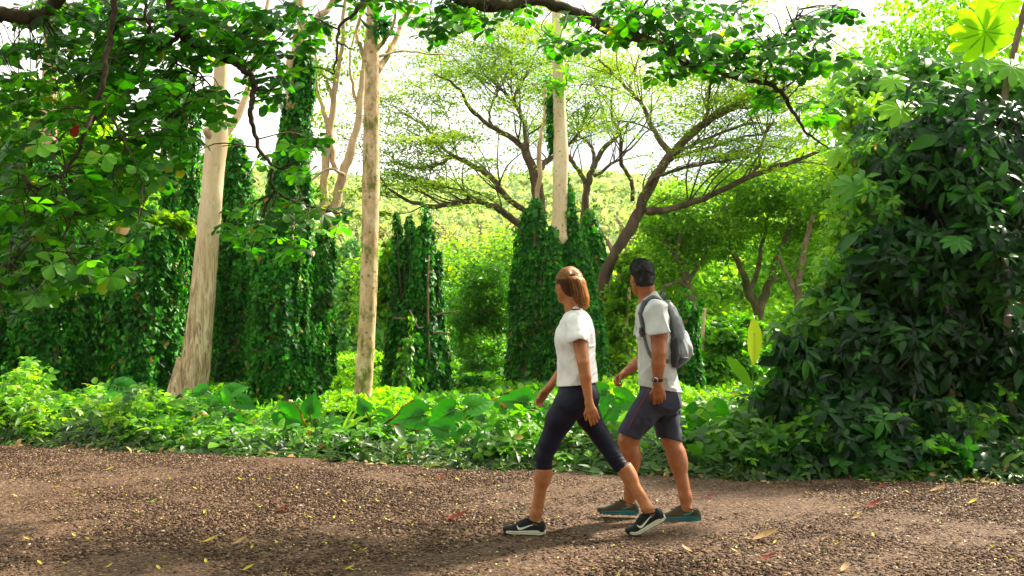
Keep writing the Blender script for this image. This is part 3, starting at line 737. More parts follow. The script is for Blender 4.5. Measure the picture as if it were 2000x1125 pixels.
# ------------------------------------------------------------------ spreading trees with flat, lacy crowns
def spreading(label, base, limbs, Y0, seed, leafmat, bark, nsub=9, leaf=.085, cl=(.62, .04), per=95, twigs=True, root_name='spreading_tree', group='flat-crowned trees', skip=.25, extra=()):
    root = empty(root_name, base, label, 'tree', group); g = np.random.default_rng(seed)
    cm = MB(); tw = MB(); first = True
    for L in limbs:
        mb = MB(); p, r = poly(L, 7, .02, seed); tube(mb, p, r, 10 if r.max() > .08 else 7, .14, seed); mb.obj('trunk' if first else 'limb', bark, root, smooth=True)
        n = len(p); first_ = first; first = False
        for k in range(int(nsub * (.4 if first_ else 1))):
            i = int(g.uniform(skip, 1) * (n - 1)); t = unit(p[min(i + 1, n - 1)] - p[max(i - 1, 0)])
            d = unit(t * .8 + rdir(g, 1)[0] * (.9, 1.0, .25) + (0, 0, .45)); ln = g.uniform(.9, 2.9) * (Y0 / 24)
            q = [p[i]]; dd = d
            for s in range(4):
                dd = unit(dd + rdir(g, 1)[0] * .35 + (0, 0, -.05)); q.append(q[-1] + dd * ln / 4)
            q = catmull(q, 3); tube(tw, q, np.linspace(min(r[i] * .4, .024), .005, len(q)), 5, .15, seed)
            for e in range(3):
                if e == 0: c = q[-1]
                else:
                    b0 = q[int(g.uniform(.4, 1) * (len(q) - 1))]; dv = unit(rdir(g, 1)[0] * (1, 1, .25) + dd * .6); c = b0 + dv * g.uniform(.3, .9)
                    tube(tw, catmull([b0, (b0 + c) / 2 + (0, 0, .05), c], 3), np.linspace(.010, .004, 7), 4)
                N = int(per * g.uniform(.5, 1.4)); w = cl[0] * g.uniform(.6, 1.6) * (Y0 / 24)
                off = g.standard_normal((N, 3)) * (w * .62, w * .62, cl[1] * .8)
                off[:, 2] -= .10 * (off[:, 0] ** 2 + off[:, 1] ** 2) / w
                place(cm, T_TINY, c + off, unit(rdir(g, N) * (1, 1, .35)), unit(rdir(g, N) * .5 + (0, 0, 1)), leaf * g.uniform(.6, 1.3, N), np.clip(g.normal(.5, .2) + g.normal(0, .15, N), 0, 1))
    for (px, py, Yb, rx, ry, N) in extra:
        N = int(N * 1.5); K_ = max(3, N // 60); c = P(px, py, Yb) + np.repeat(np.stack([g.normal(0, rx / FPX * Yb * .5, K_), g.normal(0, .8, K_), g.normal(0, ry / FPX * Yb * .9, K_)], 1), 60, 0)[:N]
        N = len(c); off = g.standard_normal((N, 3)) * (.30, .30, .03)
        place(cm, T_TINY, c + off, unit(rdir(g, N) * (1, 1, .35)), unit(rdir(g, N) * .5 + (0, 0, 1)), leaf * g.uniform(.6, 1.3, N), g.uniform(.2, 1, N))
    tw.obj('twigs', bark, root, smooth=True); cm.obj('crown', leafmat, root)
    return root
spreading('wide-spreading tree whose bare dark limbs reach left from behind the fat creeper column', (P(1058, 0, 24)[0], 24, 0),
    [[(1062, 745, 24, 16), (1060, 600, 24, 14), (1056, 480, 24, 13), (1052, 400, 24, 12), (1044, 340, 24, 10), (1028, 300, 24, 7), (1008, 275, 24, 5.5), (960, 248, 23.8, 5), (922, 215, 23.5, 4), (902, 185, 23, 3), (880, 160, 22.8, 2), (850, 146, 22.5, 1.5)],
     [(1056, 470, 24, 8), (1012, 438, 23.7, 7), (982, 413, 23.5, 7), (935, 393, 23.2, 6), (885, 398, 23, 5), (835, 402, 22.6, 4), (790, 388, 22.3, 3), (748, 362, 22, 2)],
     [(1055, 440, 24.2, 8), (1022, 410, 24.3, 6), (990, 385, 24.4, 6), (962, 350, 24.5, 5.5), (922, 322, 24.6, 5), (886, 306, 24.8, 4), (855, 322, 25, 3.5), (805, 328, 25.2, 3), (762, 312, 25.4, 2)],
     [(886, 306, 24.8, 3), (858, 282, 25, 3), (832, 248, 25.2, 2.5), (800, 228, 25.4, 2), (770, 218, 25.6, 1.5)],
     [(1040, 335, 24, 6), (1028, 290, 24.4, 5), (1026, 250, 24.6, 4.5), (1012, 215, 24.8, 4), (985, 180, 25, 3), (955, 150, 25.2, 2)],
     [(1012, 215, 24.8, 3), (1004, 190, 25, 2.5), (1020, 160, 25.2, 2), (1040, 120, 25.4, 1.5)],
     [(1044, 345, 24, 6), (1062, 320, 24.6, 5), (1090, 300, 25, 4), (1130, 260, 25.5, 3), (1150, 200, 26, 2)],
     [(935, 393, 23.2, 3), (900, 372, 23, 2.5), (850, 362, 22.8, 2), (800, 350, 22.5, 1.5)],
     [(960, 248, 23.8, 3), (955, 220, 23.9, 2.5), (968, 190, 24, 2), (975, 170, 24, 1.2)]], 24, 41, M_RAIN, M_BARKS, nsub=13, per=120, cl=(.50, .035), leaf=.075, extra=[(x_, y_, 24 + .5 * (i_ % 5 - 2), w_, 7, n_) for i_, (x_, y_, w_, n_) in enumerate(((880, 95, 60, 260), (940, 85, 50, 240), (1000, 100, 50, 240), (860, 130, 50, 220), (905, 150, 60, 260), (975, 140, 50, 240), (1040, 120, 40, 200), (800, 215, 50, 160), (830, 190, 40, 160), (1020, 170, 50, 200), (940, 205, 60, 220), (780, 250, 40, 120), (1150, 120, 60, 240), (1200, 90, 60, 220), (1150, 180, 50, 200), (820, 160, 60, 240), (770, 290, 40, 200), (850, 270, 60, 240), (930, 270, 50, 200), (1010, 60, 60, 260), (1100, 70, 60, 240)))])
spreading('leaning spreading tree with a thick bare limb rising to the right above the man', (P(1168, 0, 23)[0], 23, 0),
    [[(1168, 748, 23, 15), (1172, 620, 23, 14), (1182, 540, 23, 13), (1206, 488, 23, 12), (1240, 432, 23, 11), (1262, 378, 23, 10), (1288, 332, 23, 9.5), (1314, 300, 23, 9), (1370, 245, 22.8, 8), (1430, 208, 22.6, 7), (1476, 182, 22.4, 5), (1540, 150, 22, 3), (1610, 120, 21.6, 2)],
     [(1262, 412, 23, 8), (1300, 410, 22.8, 7), (1345, 398, 22.6, 6.5), (1400, 377, 22.3, 6), (1462, 346, 22, 5), (1540, 318, 21.6, 4), (1622, 288, 21.2, 2.5)],
     [(1464, 345, 22, 3.5), (1484, 320, 22, 3), (1482, 292, 22, 3), (1496, 262, 22, 2.5), (1512, 232, 22, 1.6)],
     [(1312, 302, 23, 6), (1288, 272, 23.2, 5.5), (1268, 240, 23.4, 5), (1255, 205, 23.6, 4), (1225, 172, 23.8, 3.2), (1195, 140, 24, 2.5), (1165, 112, 24.2, 2)],
     [(1262, 378, 23, 6), (1276, 350, 22.7, 4), (1330, 330, 22.4, 3.5), (1390, 318, 22, 3), (1430, 312, 21.8, 1.8)],
     [(1290, 332, 23, 4), (1300, 312, 23.2, 4), (1360, 280, 23.5, 3.5), (1410, 260, 23.8, 3), (1470, 240, 24, 2.5), (1530, 250, 24.2, 1.5)],
     [(1300, 315, 23, 4), (1340, 300, 23.3, 3.5), (1400, 285, 23.6, 3), (1450, 268, 23.8, 2), (1500, 262, 24, 1.5)],
     [(1370, 245, 22.8, 4), (1383, 215, 22.9, 3.5), (1380, 190, 23, 3), (1392, 150, 23.2, 2)],
     [(1430, 208, 22.6, 3), (1460, 210, 22.7, 2.5), (1520, 200, 22.8, 2), (1580, 205, 23, 1.2)]], 23, 42, M_RAIN, M_BARKS, nsub=12, per=115, cl=(.50, .035), leaf=.075, extra=[(x_, y_, 22.5 + .5 * (i_ % 5 - 2), w_, 7, n_) for i_, (x_, y_, w_, n_) in enumerate(((1260, 150, 70, 260), (1340, 180, 70, 260), (1420, 160, 70, 260), (1500, 190, 70, 240), (1580, 170, 70, 240), (1640, 200, 60, 200), (1700, 160, 70, 240), (1560, 240, 60, 200), (1460, 280, 60, 160), (1620, 120, 70, 260), (1680, 80, 60, 220), (1200, 200, 50, 180)))])
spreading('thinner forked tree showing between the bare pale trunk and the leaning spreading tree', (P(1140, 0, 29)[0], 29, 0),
    [[(1140, 735, 29, 9), (1140, 560, 29, 9), (1140, 430, 29, 8), (1146, 370, 29, 7), (1156, 335, 29, 6), (1172, 300, 29, 5), (1200, 270, 29, 4), (1222, 246, 29, 2.5), (1250, 228, 29, 1.5)],
     [(1148, 362, 29, 5), (1128, 330, 29, 4), (1112, 308, 29, 4), (1092, 290, 29.3, 2.5), (1070, 240, 29.5, 2), (1060, 180, 29.6, 1.5)],
     [(1156, 335, 29, 4), (1160, 300, 29.3, 3.5), (1150, 280, 29.5, 3), (1130, 262, 29.6, 2.5), (1120, 220, 29.8, 2)],
     [(1236, 392, 26, 4), (1232, 350, 26, 4), (1212, 315, 26, 4), (1212, 270, 26, 3.5), (1196, 228, 26, 3), (1194, 172, 26, 2)],
     [(1160, 345, 29, 3.5), (1190, 325, 29.2, 3), (1230, 290, 29.5, 2), (1270, 250, 30, 1.5)]], 29, 43, M_RAIN, M_BARKS, nsub=8, per=100, cl=(.50, .035), leaf=.08)
# distant flat-topped trees
for i, (px, py, Y, w, n, lb) in enumerate(((820, 470, 62, 130, 7, 'distant pale flat-topped tree seen above the pointed creeper spires'), (930, 430, 70, 120, 7, 'distant pale flat-topped tree left of the fat creeper column'), (700, 440, 66, 90, 6, 'distant pale flat-topped tree behind the slender mossy trunk'),
                                          (900, 540, 55, 90, 6, 'low pale yellow-green tree in the hollow behind the pointed spires'), (980, 500, 60, 80, 6, 'far pale feathery tree just left of the fat creeper column'), (1210, 420, 70, 110, 7, 'distant pale flat-topped tree behind the leaning spreading tree'), (500, 420, 60, 150, 8, 'distant flat-topped tree behind the tall creeper-wrapped trunk'), (230, 360, 60, 160, 8, 'distant flat-topped tree behind the overhanging leaves'))):
    g = np.random.default_rng(200 + i); L = []
    by = HOR + (EYE + .3) * FPX / Y
    L.append([(px, by, Y, 7), (px + 4, (by + py) / 2 + 30, Y, 6), (px + g.uniform(-10, 10), py + 40, Y, 5), (px + g.uniform(-20, 20), py, Y, 2)])
    for k in range(n):
        s = (-1) ** k; q = g.uniform(.5, 1)
        L.append([(px + 2, py + 90 + k * 8, Y, 4), (px + s * w * .3 * q, py + 45 + 6 * k, Y + g.uniform(-1, 1), 3), (px + s * w * .65 * q, py + 20 + g.uniform(-20, 30), Y + g.uniform(-3, 3), 2), (px + s * w * q, py + g.uniform(-25, 50), Y + g.uniform(-4, 4), 1)])
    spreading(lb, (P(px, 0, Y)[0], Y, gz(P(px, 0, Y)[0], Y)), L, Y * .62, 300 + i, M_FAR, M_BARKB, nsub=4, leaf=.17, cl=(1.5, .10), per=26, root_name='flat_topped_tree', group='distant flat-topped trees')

M_FINE = M_MIDT
# ------------------------------------------------------------------ leafy trees of the middle distance
def leafy(name, label, base, trunks, blobs, leaf, mat, bark, seed, group=None, tpl=None, cat='tree', **kw):
    root = empty(name, base, label, cat, group)
    if trunks:
        for i, L in enumerate(trunks):
            mb = MB(); p, r = poly(L, 6, .02, seed + i); tube(mb, p, r, 8, .12, seed); mb.obj('trunk' if i == 0 else 'limb', bark, root, smooth=True)
    mb = MB(); crown(mb, blobs, tpl or T_IVY, leaf, seed, **kw); mb.obj('crown' if cat == 'tree' else 'foliage', mat, root)
    return root
G2 = 'leafy trees behind the man'
leafy('leafy_tree', 'mid-green leafy tree with forked brown limbs just right of the man\'s head', (P(1365, 0, 30)[0], 30, 0),
      [[(1368, 724, 30, 9), (1362, 640, 30, 9), (1352, 590, 30, 8), (1342, 555, 30, 6.5), (1325, 520, 30, 5), (1305, 480, 30, 4), (1290, 440, 30, 3)], [(1344, 560, 30, 6), (1338, 520, 30, 5), (1322, 500, 29.6, 4), (1330, 460, 29.4, 3), (1340, 420, 29.2, 2)], [(1350, 590, 30, 5), (1330, 552, 29.7, 4), (1300, 560, 29.5, 3.5), (1285, 580, 29.3, 2)], [(1340, 555, 30, 5), (1370, 510, 30, 4), (1392, 460, 30, 3)]],
      [(1330, 420, 30.5, 80, 60, 2, 8840), (1290, 500, 31, 60, 60, 2, 4420), (1380, 470, 31, 60, 50, 2, 4420), (1310, 590, 31.5, 60, 40, 1.5, 2550)], .105, M_MIDT, M_BARKB, 61, G2)
leafy('leafy_tree', 'broad leafy tree with dark twisted trunks midway between the man and the dark shrubs', (P(1480, 0, 31)[0], 31, 0),
      [[(1470, 722, 31, 12), (1475, 650, 31, 11), (1485, 600, 31, 9.5), (1500, 560, 31, 8), (1520, 500, 31, 6), (1545, 440, 31, 4)], [(1482, 610, 31, 9), (1462, 570, 31, 8), (1450, 530, 30.6, 6), (1430, 490, 30.4, 5), (1420, 440, 30.2, 3)], [(1500, 560, 31, 6), (1530, 530, 31.5, 5), (1560, 470, 32, 4), (1570, 410, 32, 2.5)], [(1463, 572, 31, 5), (1480, 530, 31.3, 4.5), (1490, 470, 31.6, 3), (1500, 420, 31.7, 2)]],
      [(1480, 370, 31.5, 110, 50, 2.4, 11050), (1570, 350, 32, 90, 55, 2.4, 8840), (1420, 440, 32, 60, 50, 2, 4420), (1540, 450, 32.5, 80, 60, 2, 4420), (1600, 440, 31, 50, 80, 2, 4080)], .105, M_MIDT, M_BARKB, 62, G2)
leafy('leafy_tree', 'leafy tree with a straight dark trunk directly left of the dark shrubs', (P(1560, 0, 28)[0], 28, 0),
      [[(1552, 730, 28, 8), (1556, 640, 28, 7.5), (1560, 560, 28, 7), (1572, 480, 28, 5.5), (1590, 420, 28, 4)], [(1558, 580, 28, 5), (1540, 540, 28, 4), (1520, 500, 28, 3)]],
      [(1620, 370, 28.5, 70, 60, 1.6, 5100), (1590, 520, 29, 60, 60, 1.6, 2890), (1610, 620, 28, 50, 50, 1.4, 2550)], .105, M_MIDT, M_BARKB, 63, G2)
leafy('leafy_tree', 'fresh green wall of foliage far behind the leafy trees at the right', (P(1450, 0, 48)[0], 48, 0), [[(1450, 690, 48, 8), (1452, 560, 48, 7), (1448, 450, 48, 5), (1455, 380, 48, 2)]],
      [(1330, 540, 48, 90, 90, 5, 7650), (1450, 520, 50, 90, 110, 5, 8500), (1570, 500, 49, 90, 110, 5, 7650), (1500, 640, 46, 150, 60, 4, 7650), (1330, 650, 46, 90, 60, 4, 5100)], .22, M_LIME, M_BARKB, 64, G2)
leafy('leafy_tree', 'loose bright green tree in the gap between the creeper spires and the fat creeper column', (P(945, 0, 27)[0], 27, 0),
      [[(950, 730, 27, 5), (948, 640, 27, 4.5), (940, 570, 27, 3.5), (935, 520, 27, 2)], [(948, 640, 27, 3), (965, 590, 27, 2.5), (975, 550, 27, 1.6)]],
      [(950, 560, 27, 45, 50, 1.0, 5100), (975, 620, 27.5, 35, 50, 1.0, 3740), (915, 620, 27.5, 40, 60, 1.0, 4420), (945, 690, 26.5, 55, 40, 1.0, 4420), (895, 590, 29, 30, 40, 1, 1700)], .085, M_MIDL, M_BARKB, 65)
leafy('leafy_tree', 'pale leaved sapling immediately left of the pointed creeper spires', (P(762, 0, 21)[0], 21, 0), [[(758, 755, 21, 3.5), (752, 660, 21, 3), (758, 560, 21, 2.2), (765, 500, 21, 1.2)]],
      [(765, 520, 21, 22, 50, .5, 2210), (748, 580, 21.3, 18, 50, .5, 1530), (770, 600, 21, 18, 60, .5, 1530)], .10, M_MIDT, M_BARKB, 66)
leafy('bush', 'rounded dark bush between the creeper spires and the fat creeper column', (P(925, 0, 20)[0], 20, 0), [[(925, 765, 20, 4), (925, 750, 20, 3)]], [(925, 762, 20, 30, 24, .5, 4420), (948, 770, 19.6, 20, 16, .4, 1530), (900, 775, 19.6, 18, 14, .4, 1530)], .085, M_IVY, M_BARKB, 67, 'bushes behind the verge', cat='bush')
leafy('bush', 'feathery green bush seen in front of the far trees between the walkers', (P(1225, 0, 22)[0], 22, 0), [[(1225, 752, 22, 4), (1227, 690, 22, 4), (1222, 640, 22, 3.5), (1232, 560, 22, 3)]], [(1215, 640, 22.5, 36, 90, .7, 6120), (1210, 720, 22, 50, 40, .8, 4420), (1235, 540, 22.5, 26, 60, .6, 2550)], .10, M_MIDT, M_BARKP, 68, 'bushes behind the verge', cat='bush')
leafy('bush', 'layered green bush between the backpack and the tall lime leaf', (P(1420, 0, 20)[0], 20, 0), [[(1420, 764, 20, 3), (1418, 690, 20, 2.5), (1416, 640, 20, 2)], [(1366, 760, 20, 4), (1370, 700, 20, 4), (1372, 640, 20, 3.5), (1378, 600, 20, 3)]], [(1410, 660, 20.5, 50, 30, .8, 4420), (1440, 700, 20.5, 60, 30, .8, 5100), (1380, 720, 20.2, 40, 36, .8, 3740), (1450, 640, 21, 40, 20, .6, 2550)], .11, M_MIDL, M_BARKP, 69, 'bushes behind the verge', cat='bush')
leafy('bush', 'low sunlit bush in the middle of the bright meadow', (P(680, 0, 27)[0], 27, 0), [[(680, 735, 27, 3), (680, 725, 27, 2)]], [(682, 733, 27, 22, 10, .5, 1530)], .10, M_MIDL, M_BARKB, 70, 'bushes behind the verge', cat='bush')
for i, (px, py, Y, rx, ry, lb) in enumerate(((420, 600, 22, 60, 150, 'dark leafy tree directly behind the leaning cream trunk'), (240, 500, 23, 130, 160, 'dark leafy tree behind the creeper mounds at the left'), (60, 450, 23, 110, 170, 'leafy tree behind the creeper column with the pale trunk'), (520, 560, 24, 70, 170, 'leafy tree behind the tall creeper-wrapped trunk'))):
    leafy('leafy_tree', lb, (P(px, 0, Y)[0], Y, 0), [[(px, 748, Y, 8), (px + 4, 600, Y, 7), (px - 4, py - ry * .4, Y, 4)]], [(px, py - ry * .5, Y, rx, ry * .55, 1.6, 3600), (px, py + ry * .4, Y, rx, ry * .7, 1.6, 3600)], .11, M_MIDL if i != 0 else M_IVY, M_BARKB, 80 + i, 'dense leafy trees at the left')
# bright sunlit leaves between the columns
leafy('vine_thicket', 'light green leafy thicket above the mound of foliage behind the overhanging branch', (P(300, 0, 19.5)[0], 19.5, 0), [[(300, 760, 19.5, 4), (302, 560, 19.5, 4), (300, 420, 19.5, 2)]], [(200, 330, 19.5, 90, 70, 1, 5100), (300, 440, 16.8, 70, 24, .5, 2550), (440, 330, 20, 30, 60, .6, 1190), (150, 220, 20, 60, 60, 1, 2550), (40, 280, 19, 60, 90, 1, 3740)], .13, M_LIME, M_BARKB, 90, cat='thicket')
leafy('airy_tree', 'airy fine-leaved tree against the white sky above the dark shrubs', (P(1800, 0, 17)[0], 17, 0), [[(1800, 780, 17, 7), (1802, 500, 17, 6), (1806, 300, 17, 5), (1790, 160, 17, 3), (1760, 60, 17, 2)], [(1804, 330, 17, 4), (1850, 220, 17, 3), (1900, 120, 17.2, 2), (1960, 40, 17.3, 1.5)], [(1800, 300, 17, 3), (1740, 220, 17, 2.5), (1680, 150, 17, 1.5)]],
      [(1700, 130, 17, 80, 40, 1, 884), (1790, 70, 17, 70, 50, 1, 884), (1880, 90, 17, 70, 50, 1, 1054), (1960, 60, 17, 60, 60, 1, 884), (1740, 220, 17, 110, 50, 1, 1530), (1650, 230, 17, 60, 60, 1, 884), (1850, 0, 17, 120, 30, 1, 884)], .11, M_LIME, M_BARKB, 95, tpl=T_OVAL, per=10, clump=.4)
for i, (px, Y, lb) in enumerate(((-190, 18.5, 'leafy tree just past the left edge of the clearing view'), (-520, 17, 'broad leafy tree farther along the verge to the left'), (2180, 13.5, 'leafy tree just past the dark shrubs along the verge'), (2650, 13, 'broad leafy tree farther along the verge past the dark shrubs'))):
    leafy('leafy_tree', lb, (P(px, 0, Y)[0], Y, 0), [[(px, HOR + EYE * FPX / Y, Y, 14), (px + 6, 500, Y, 12), (px - 6, 250, Y, 7)]], [(px, 330, Y, 190, 170, 1.6, 5200), (px - 40, 600, Y, 190, 150, 1.6, 4800)], .12, M_MIDL if i != 1 else M_IVY, M_BARKB, 180 + i, 'trees beyond the edges of the view')
for i, (px, py, Y, rx, ry, n, lb) in enumerate(((890, 540, 40, 70, 60, 5200, 'sunlit tree in the hollow directly behind the pointed creeper spires'), (1000, 520, 43, 60, 70, 4600, 'sunlit tree in the hollow touching the left side of the fat creeper column'), (740, 560, 42, 50, 80, 4200, 'sunlit tree across the clearing behind the slender mossy trunk'))):
    leafy('leafy_tree', lb, (P(px, 0, Y)[0], Y, 0), [[(px, HOR + EYE * FPX / Y, Y, 6), (px + 5, py + 40, Y, 5), (px - 5, py - ry * .5, Y, 2.5)], [(px + 4, py + 50, Y, 3), (px + rx * .5, py, Y, 2)]], [(px, py, Y, rx, ry, 2, n), (px, py + ry, Y, rx * .8, ry * .6, 2, n // 3)], .15, M_MIDT, M_BARKB, 280 + i, 'sunlit trees in the hollow', clump=.30)
# ------------------------------------------------------------------ meadow and undergrowth (nobody could count these)
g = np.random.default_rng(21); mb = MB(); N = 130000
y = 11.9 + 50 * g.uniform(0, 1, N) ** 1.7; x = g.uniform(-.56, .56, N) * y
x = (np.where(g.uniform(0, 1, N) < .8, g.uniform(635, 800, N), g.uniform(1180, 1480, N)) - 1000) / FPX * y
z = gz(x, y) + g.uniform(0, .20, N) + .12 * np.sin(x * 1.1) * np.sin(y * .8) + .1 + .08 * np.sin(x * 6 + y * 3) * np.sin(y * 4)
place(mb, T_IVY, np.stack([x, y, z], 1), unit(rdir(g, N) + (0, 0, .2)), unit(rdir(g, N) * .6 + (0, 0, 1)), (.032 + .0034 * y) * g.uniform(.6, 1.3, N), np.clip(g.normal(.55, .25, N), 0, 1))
tag(mb.obj('meadow', M_MEAD), 'bright sunlit ground cover on the clearing floor', None, kind='stuff')  # sunlit patch put into a brighter leaf colour than the floor around
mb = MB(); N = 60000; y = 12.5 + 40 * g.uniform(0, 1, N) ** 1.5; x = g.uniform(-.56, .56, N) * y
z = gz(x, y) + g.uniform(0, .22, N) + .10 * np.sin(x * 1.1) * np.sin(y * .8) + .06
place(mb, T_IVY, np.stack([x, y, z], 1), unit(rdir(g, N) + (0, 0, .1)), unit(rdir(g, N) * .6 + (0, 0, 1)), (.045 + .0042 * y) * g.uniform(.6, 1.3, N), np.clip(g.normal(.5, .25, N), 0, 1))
tag(mb.obj('forest_floor_plants', M_MIDL), 'green ground cover under and between the trees', None, kind='stuff')  # darker leaf colour stands for the shade under the trees

topx = [-9, -6, -4.6, -3.6, -2.6, -1.6, -.8, 0, .8, 1.6, 2.4, 3.2, 5.5]
topz = [.62, .58, .48, .30, .20, .20, .24, .30, .40, .50, .55, .55, .55]
def patch(x, y): return np.sin(x * 1.9 + 1.3 * np.sin(y * 1.1)) + .8 * np.sin(x * 4.3 + y * 2.7) + .6 * np.sin(x * 9.1 - y * 5.3)
def verge(N, seed, d0, d1, tpl, size, mat, name, label, hmul=1.0, lo=0., hi=1., k=5, xr=(-11, 9)):
    g = np.random.default_rng(seed); mb = MB()
    x = g.uniform(*xr, N); dd = g.uniform(d0, d1, N); y = edgeY(x) + dd
    H = np.interp(x, topx, topz) * hmul * np.clip((dd + .12) / .55, .12, 1) * (1 + .22 * np.sin(x * 3.1 + 1) + .18 * np.sin(x * 7.7 + dd * 3)) * (1 - .25 * np.clip(dd - 1.5, 0, 1))
    z = H * g.uniform(0, 1, N) ** .6
    ok = patch(x + seed, y) + g.normal(0, .55, N) > -.45; x, y, z = x[ok], y[ok], z[ok] * (1 + .25 * np.tanh(patch(x[ok] * 1.3, y[ok] + 3))); N = len(x)
    pos = np.stack([x, y, z], 1)
    up = unit(np.array((0, -.35, 1.0)) + rdir(g, N) * .5)
    stems = MB()
    for i in range(0, N, 3):
        b = pos[i] * (1, 1, 0) + (g.normal(0, .03), g.normal(0, .03), -.05)
        tube(stems, np.array([b, (b + pos[i]) / 2 + rdir(g, 1)[0] * .02, pos[i]]), [.004, .003, .002], 3)
    whorls(mb, pos, up, k, tpl, size * np.exp(g.normal(0, .32, N)), seed + 1, lo=lo, hi=hi, droop=.3)
    o = mb.obj(name, mat); tag(o, label, None, kind='stuff')
    s = stems.obj('stems', M_STALK, None)
    s.parent = o
    return o
verge(9400, 31, .12, 2.7, T_OVAL, .082, M_UNDER, 'undergrowth', 'dense low leafy undergrowth along the verge of the road')
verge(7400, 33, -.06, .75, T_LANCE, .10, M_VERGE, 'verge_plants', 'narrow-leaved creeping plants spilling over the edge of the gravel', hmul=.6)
verge(3800, 34, -.08, .40, T_OVAL, .060, M_VERGE, 'ground_cover', 'small leaves at the foot of the verge, darkened to stand for shade', hmul=.35)  # shade low in the plants put into these darker leaves
verge(1600, 35, .8, 3.6, T_OVAL, .12, M_UNDER, 'sunlit_undergrowth', 'sunlit yellow-green undergrowth behind the verge plants', hmul=1.05)
verge(1500, 36, -.14, .35, T_OVAL, .065, M_LITTER, 'dry_leaves', 'dry brown leaves collected along the verge', hmul=.14, k=3)
# fine leaved heap at the left
verge(2600, 37, .1, 2.2, T_OVAL, .065, M_LIME, 'leafy_heap', 'fine-leaved bright plants heaped at the left end of the verge', hmul=.98, k=5, xr=(-7.4, -4.1))

# ------------------------------------------------------------------ big heart-leaved plants
def blade(root, c, L, d, n, mat=None, tpl=T_HEART, torn=False, base=None, r=.5, label=None, name='leaf'):
    mb = MB(); place(mb, tpl, [c], d, n, L, r); o = mb.obj(name, mat or M_TARO, root, smooth=True)
    if label: o['label'] = label
    d, n = unit(d), np.array(n, float); x = unit(np.cross(d, n)); nn = np.cross(x, d)
    # veins standing slightly proud of the blade
    vm = MB()
    if tpl is T_HEART:
        zf = lambda a, b: .10 * abs(a) - .22 * max(b, 0) ** 2
        W = lambda a, b: c + L * (a * x + b * d + (zf(a, b) + .006) * nn)
        tube(vm, np.array([W(0, t) for t in np.linspace(.08, .80, 7)]), np.linspace(.010, .003, 7) * L * 1.2, 5)
        for s in (-1, 1):
            for a0, a1, b1 in ((.10, .34, .06), (.16, .36, .28), (.30, .32, .46), (.45, .22, .62)):
                tube(vm, np.array([W(0, a0), W(s * a1 * .5, (a0 + b1) / 2 + .02), W(s * a1 * .92, b1)]), np.array([.005, .004, .002]) * L * 1.2, 4)
        vm.obj('veins', M_STALK, o)
        if torn:
            tm = MB(); V = T_HEART[0]; N = 22; rim = V[1 + N:]; g = np.random.default_rng(int(L * 1000))
            for i in range(N):
                if g.uniform() < .75 and 4 < i < 19:
                    a, b = rim[i], rim[(i + 1) % N]; cc = V[0]
                    q = [a * 1.01, b * 1.01, b + (cc - b) * g.uniform(.03, .15), a + (cc - a) * g.uniform(.03, .15)]
                    tm.add([c + L * (p[0] * x + p[1] * d + (p[2] + .008) * nn) for p in q], [(0, 1, 2, 3)], float(g.uniform(0, 1)))
            tm.obj('scorched_rim', M_BURNT, o)
    return o
def taro(label, base, leaves, group='big heart-leaved plants', name='taro_plant'):
    """leaves: (px, py, Y, length m, tip angle deg in the picture, tilt towards the viewer, torn)"""
    b = np.array(base, float); root = empty(name, tuple(b), label, 'plant', group); st = MB()
    for i, (px, py, Y, L, ang, tilt, torn) in enumerate(leaves):
        L *= .80; c = P(px, py, Y); a = math.radians(ang); t = math.radians(tilt)
        n = np.array((0, -math.sin(t), math.cos(t)))
        u, v = np.array((1.0, 0, 0)), np.cross(n, (1.0, 0, 0))
        d = unit(u * math.cos(a) + v * math.sin(a))
        att = c - d * L * .22
        blade(root, att, L, d, n, torn=torn, r=(.25 + .5 * ((i * 37) % 10) / 10))
        mid = (b + att) / 2 + np.array((.0, .04, .12)) - d * .05
        tube(st, catmull([b, mid, att + n * -.02, att + d * L * .08], 6), np.linspace(.014, .007, 19), 7)
    st.obj('leaf_stalks', M_STALK, root, smooth=True)
    return root
def gp(px, Y): return (P(px, 0, Y)[0], Y, -.02)
taro('pair of broad heart leaves rising above the fine plants at the left', gp(225, 13), [(236, 756, 12.8, .52, -10, 50, 0), (222, 784, 12.6, .40, 190, 60, 0)])
taro('clump of rounded heart leaves at the foot of the leaning cream trunk', gp(425, 12.4), [(396, 766, 12.3, .36, 190, 60, 0), (432, 774, 12.2, .36, -60, 60, 0), (452, 762, 12.5, .34, 20, 60, 0), (470, 784, 12.3, .36, -20, 55, 0), (418, 792, 12.1, .40, 200, 60, 0), (455, 815, 11.9, .34, -30, 60, 1)])
taro('heart-leaved clump with scorched rims just left of the foot of the cream trunk', gp(330, 12), [(305, 802, 12, .36, 150, 60, 1), (340, 795, 11.9, .30, 40, 60, 1), (362, 808, 11.8, .30, -40, 60, 0)])
taro('single slanting heart leaf with a burnt orange rim below the tall wrapped trunk', gp(570, 11.4), [(556, 808, 11.3, .50, -28, 68, 1)])
taro('upright fresh leaf and low leaves left of the slender mossy trunk', gp(612, 11.8), [(606, 800, 11.7, .38, 80, 80, 0), (640, 828, 11.4, .36, -20, 55, 0)])
taro('two oval heart leaves in front of the foot of the slender mossy trunk', gp(722, 11.2), [(712, 799, 11.1, .28, 120, 72, 0), (748, 812, 11.1, .30, -12, 60, 0)])
taro('very wide drooping heart leaf with a ragged brown rim', gp(800, 10.8), [(815, 812, 10.6, .55, 188, 62, 1)])
